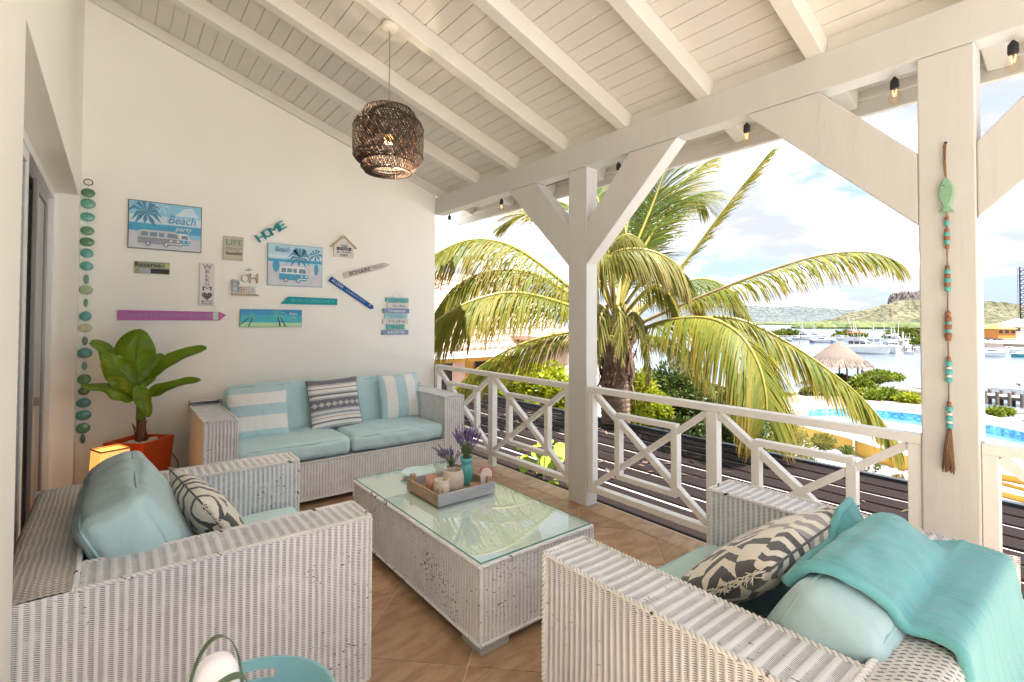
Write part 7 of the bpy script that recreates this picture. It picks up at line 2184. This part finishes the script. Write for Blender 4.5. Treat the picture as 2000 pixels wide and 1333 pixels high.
# ================================================================ hills and far shore
def hill_mat(name, c1, c2, c3, sc):
    m, nt, b = new_mat(name)
    tc = node(nt, 'ShaderNodeTexCoord').outputs['Object']
    n1 = node(nt, 'ShaderNodeTexNoise', {'Vector': tc, 'Scale': sc, 'Detail': 9.0, 'Roughness': 0.65})
    n2 = node(nt, 'ShaderNodeTexNoise', {'Vector': tc, 'Scale': sc*8, 'Detail': 5.0})
    geo = node(nt, 'ShaderNodeNewGeometry')
    nz_ = node(nt, 'ShaderNodeSeparateXYZ', {0: geo.outputs['Normal']}).outputs[2]
    col = ramp(nt, n1.outputs[0], [(0.34, c2), (0.62, c1)])
    col = mixc(nt, node(nt, 'ShaderNodeMapRange', {0: n2.outputs[0], 1: 0.48, 2: 0.56, 3: 0.0, 4: 0.9}).outputs[0], col, (c2[0]*0.55, c2[1]*0.62, c2[2]*0.55))
    col = mixc(nt, node(nt, 'ShaderNodeMapRange', {0: nz_, 1: 0.55, 2: 0.35}).outputs[0], col, c3)
    nt.links.new(col, b.inputs['Base Color'])
    b.inputs['Roughness'].default_value = 0.95
    b.inputs['Specular IOR Level'].default_value = 0.1
    return m
def hill(name, label, prof, d, base_py, front, back, mat, rough, seed, steps=60, cliff=0.0):
    """a ridge along a line of sight profile, with a foot in front and a back slope"""
    mb = MB()
    rows = [(-front, 0.0), (-front*0.7, 0.10), (-front*0.45, 0.28), (-front*0.25, 0.50), (-front*0.12, 0.70), (-front*0.045, 0.86), (0, 1.0), (back*0.15, 0.97), (back*0.5, 0.6), (back, 0.0)]
    cols = []
    for i_ in range(steps+1):
        s = i_/steps*(len(prof)-1)
        k = min(int(s), len(prof)-2); f = s-k
        px = prof[k][0]+(prof[k+1][0]-prof[k][0])*f
        py = prof[k][1]+(prof[k+1][1]-prof[k][1])*f
        cols.append((px, py))
    vs2 = []
    for px, py in cols:
        top = at_d(px, py, d)
        dirh = Vector((top.x, top.y, 0)).normalized()
        for off, hgt in rows:
            p_ = Vector((top.x, top.y, 0))+dirh*off
            z = SEA-1+(top.z-SEA+1)*hgt
            nn_ = noise.noise(Vector((p_.x*0.02+seed, p_.y*0.02, 0)))+0.5*noise.noise(Vector((p_.x*0.06, p_.y*0.06+seed, 1)))
            z += nn_*rough*math.sin(math.pi*min(1, hgt*0.9+0.05))*(1 if off < 0 else 0.5)+(rng.uniform(-1, 1)*rough*0.08 if hgt > 0.4 else 0)
            p_ += Vector((-dirh.y, dirh.x, 0))*noise.noise(Vector((off*0.03, seed, px*0.02)))*rough*1.5
            vs2.append((p_.x, p_.y, z))
    m_ = len(rows)
    fs2 = [((i_+1)*m_+j, i_*m_+j, i_*m_+j+1, (i_+1)*m_+j+1) for i_ in range(len(cols)-1) for j in range(m_-1)]
    o = obj(name, mb.add(vs2, fs2), mat, smooth=True, kind='structure')
    s_ = o.modifiers.new('detail', 'SUBSURF'); s_.levels = 2; s_.render_levels = 2; s_.subdivision_type = 'SIMPLE'
    tx = bpy.data.textures.new(name+'_relief', 'CLOUDS'); tx.noise_scale = front*0.09; tx.noise_depth = 3
    dm = o.modifiers.new('relief', 'DISPLACE'); dm.texture = tx; dm.strength = rough*0.9; dm.mid_level = 0.5; dm.texture_coords = 'GLOBAL'
    o['label'] = label
    return o
HM1 = hill_mat('far_hill_haze_scrub', (0.105, 0.11, 0.105), (0.07, 0.08, 0.083), (0.11, 0.11, 0.125), 0.02)  # distance haze is put into the blue grey of the scrub
HM2 = hill_mat('near_hill_scrub', (0.125, 0.11, 0.068), (0.058, 0.058, 0.036), (0.13, 0.115, 0.10), 0.03)
hill('hill', 'far flat topped blue grey hill seen between the palm fronds', [(1200, 632), (1260, 624), (1300, 606), (1335, 583), (1362, 577), (1400, 575), (1432, 588), (1450, 597), (1500, 599), (1560, 598), (1620, 603), (1680, 606), (1750, 618), (1830, 630)], 1050, 632, 260, 300, HM1, 6, 1.0, 80)
hill('hill', 'yellow green scrub hill with a rocky cliff top beside the garland post', [(1560, 634), (1610, 627), (1650, 616), (1690, 606), (1715, 598), (1736, 591), (1760, 588), (1800, 585), (1850, 584), (1895, 584), (1930, 588), (1970, 592), (2010, 600), (2070, 608), (2150, 618), (2260, 630)], 560, 632, 150, 200, HM2, 4, 5.0, 110)
CLF = hill_mat('cliff_rock', (0.16, 0.14, 0.128), (0.09, 0.083, 0.078), (0.14, 0.12, 0.113), 0.06)
hill('cliff', 'grey brown rocky cliff crowning the scrub hill', [(1733, 590), (1738, 577), (1744, 572), (1760, 569), (1778, 570), (1800, 567), (1830, 568), (1855, 572), (1885, 581), (1900, 589)], 575, 600, 14, 60, CLF, 5, 2.0, 60)
# low mangrove belt along the far shore
MANG = M('mangrove_green', (0.09, 0.11, 0.03), (0.045, 0.06, 0.018), 0.25, 0.9, island=0.3)
mb = MB()
for k in range(150):
    px = rng.uniform(1560, 2080); d_ = rng.uniform(330, 400)
    c = at_d(px, 631, d_); c.z = SEA
    s = rng.uniform(2.0, 4.5)
    q = MB().lathe([(1.0, 0), (1.05, 0.3), (0.8, 0.8), (0.35, 1.05), (0, 1.1)], 9, caps=False)
    mb.add([(c.x+x*s*2.2*(1+0.3*noise.noise(Vector((x*2, y*2, k)))), c.y+y*s*2.2, c.z-0.3+z*s*(1+0.35*noise.noise(Vector((x*3, y*3, k+5))))) for x, y, z in q.v], q.f)
tag(obj('mangrove_belt', mb, MANG), 'belt of green mangroves along the far shore', 'mangroves', kind='stuff')
mb = MB()
for k in range(90):
    px = rng.uniform(1300, 1660); d_ = rng.uniform(620, 700)
    c = at_d(px, 631, d_); c.z = SEA
    s = rng.uniform(1.5, 3.5)
    q = MB().lathe([(1.0, 0), (1.05, 0.3), (0.8, 0.8), (0, 1.1)], 8, caps=False)
    mb.add([(c.x+x*s*4, c.y+y*s*4, c.z+z*s) for x, y, z in q.v], q.f)
tag(obj('mangrove_belt', mb, MANG), 'distant low scrub along the shore under the flat topped hill', 'scrub', kind='stuff')
for k, (px, py, w_, h_, d_) in enumerate(((1770, 655, 70, 30, 150), (1660, 660, 60, 28, 140), (1790, 672, 50, 18, 110), (1535, 652, 60, 16, 170))):
    c = at_d(px, py, d_); kk = d_/CAM_F/2
    shrub(('olive trees behind the fishing boats', 'olive green tree clump behind the orange topped yacht', 'green bush on the bank beside the post', 'low grey green thicket behind the small boats')[k], [(tuple(at_d(px+dx*w_*0.3, py+abs(dx)*3, d_)), (w_*kk*0.6, w_*kk*0.6, h_*kk)) for dx in (-1, 0, 1)], F_MID, 0.7, 26, (c.x, c.y, SEA), None, 'tree', 'trees', stems=4)

# land with the waterside buildings on the right
q = [at_z(x, y, SEA+0.5) for x, y in ((1895, 671), (1960, 672), (2100, 676), (2350, 690), (2350, 640), (2100, 634), (1980, 637), (1880, 645))]
if sum(q[k].x*q[(k+1) % 8].y-q[(k+1) % 8].x*q[k].y for k in range(8)) < 0: q = q[::-1]
obj('quay', MB().prism([(p_.x, p_.y) for p_ in q], SEA-0.5, SEA+0.55, lambda u, v, d: (u, v, d)), M('quay_sand', (0.34, 0.265, 0.22), (0.28, 0.215, 0.18), 0.3, 0.9), kind='structure')
def building(label, px, py, d, w_px, h_px, depth, wallm, roofm, roof_px, style='gable', cat='building'):
    c = at_d(px, py, d)
    k = d/CAM_F
    t = thing('waterside_building', label, cat, (c.x, c.y, c.z), -CAM_YAW-R(12))
    w, h, rh = w_px*k, h_px*k, roof_px*k
    obj('wall', MB().box(-w/2, w/2, 0, depth, -0.6, h), wallm, t)
    e = w*0.08
    if style == 'hip':
        mb = MB().add([(-w/2-e, -e, h), (w/2+e, -e, h), (w/2+e, depth+e, h), (-w/2-e, depth+e, h), (0, depth/2, h+rh)], [(0, 1, 4), (1, 2, 4), (2, 3, 4), (3, 0, 4), (3, 2, 1, 0)])
    else:
        mb = MB().box(-w/2-e, w/2+e, -e, depth+e, h+0.002, h+rh)
    obj('roof', mb, roofm, t)
    n_ = 3
    for i_ in range(n_):
        x = -w/2+w*(i_+0.5)/n_
        obj('window', MB().box(x-w*0.09, x+w*0.09, -0.05, -0.002, h*0.35, h*0.8), BWIN, t)
    return t
LIMR = M('lime_roof', (0.34, 0.34, 0.045), (0.28, 0.28, 0.04), 0.5, 0.7)
ORW = M('orange_wall', (0.72, 0.25, 0.05), (0.62, 0.2, 0.04), 0.5, 0.8)
REDW = M('red_wall', (0.58, 0.10, 0.05), (0.5, 0.08, 0.04), 0.5, 0.8)
PNKR = M('mauve_roof', (0.40, 0.27, 0.27), (0.32, 0.2, 0.2), 0.5, 0.8)
building('orange waterside kiosk with a lime green hip roof', 1967, 656, 98, 30, 13, 4.5, ORW, LIMR, 12, 'hip', 'kiosk')
building('low red waterside building with a white upper band', 1936, 654, 104, 40, 8, 5, REDW, BWH, 9, 'flat')
building('building with a mauve roof at the far edge of the quay', 2010, 652, 120, 60, 14, 7, M('pale_wall', (0.62, 0.56, 0.52)), PNKR, 16, 'hip')
vc = thing('parked_car', 'small dark car parked in front of the red waterside building', 'car', tuple(at_z(1936, 665, SEA+0.55)), -CAM_YAW-R(12))
obj('body', MB().prism([(-1.9, 0.25), (1.9, 0.25), (2.0, 0.7), (1.2, 0.85), (0.7, 1.35), (-1.0, 1.4), (-1.7, 0.9), (-2.0, 0.8)], -0.8, 0.8, lambda u, v, d: (u, d, v)), BNV, vc, bevel=0.06)
for x in (-1.2, 1.2):
    for y in (-0.82, 0.82):
        obj('wheel', MB().lathe([(0, -0.1), (0.32, -0.1), (0.32, 0.1), (0, 0.1)], 14, caps=False), BANT, vc, loc=(x, y, 0.32), rot=(R(90), 0, 0))
obj('window', MB().box(-0.9, 0.6, -0.815, -0.80, 0.88, 1.25), BWIN, vc)
mast = thing('radio_mast', 'dark lattice mast standing by the water at the picture edge', 'mast', tuple(at_z(1999, 640, SEA+0.5)))
md = (mast.location-Vector((0, 0, CAM_H))).dot(_F); mk = md/CAM_F
mh, mw = 118*mk, 4.0*mk
DKP = M('mast_paint', (0.05, 0.035, 0.09), (0.035, 0.025, 0.06), 2, 0.5)
for sx in (-1, 1):
    for sy in (-1, 1):
        obj('leg', MB().tube([(sx*mw, sy*mw, 0), (sx*mw, sy*mw, mh)], 0.55*mk+0.1, 6), DKP, mast)
br_ = MB()
for k in range(26):
    z0, z1 = mh*k/26, mh*(k+1)/26
    s_ = 1 if k % 2 else -1
    for a, b in (((-s_*mw, -mw, z0), (s_*mw, -mw, z1)), ((-s_*mw, mw, z0), (s_*mw, mw, z1)), ((-mw, -s_*mw, z0), (-mw, s_*mw, z1)), ((mw, -s_*mw, z0), (mw, s_*mw, z1))):
        br_.tube([a, b], 0.35*mk+0.05, 5)
obj('lattice_brace', br_, DKP, mast)
tp = thing('antenna_pole', 'thin dark antenna pole next to the lattice mast', 'antenna', tuple(at_z(1989, 640, SEA+0.5)))
obj('pole', MB().tube([(0, 0, 0), (0, 0, mh*0.98)], 0.35*mk, 6), DKP, tp)
for k in range(4): obj('cross_arm', MB().box(-1.6*mk, 1.6*mk, -0.1, 0.1, mh*(0.80+0.05*k), mh*(0.80+0.05*k)+1.2*mk), DKP, tp)
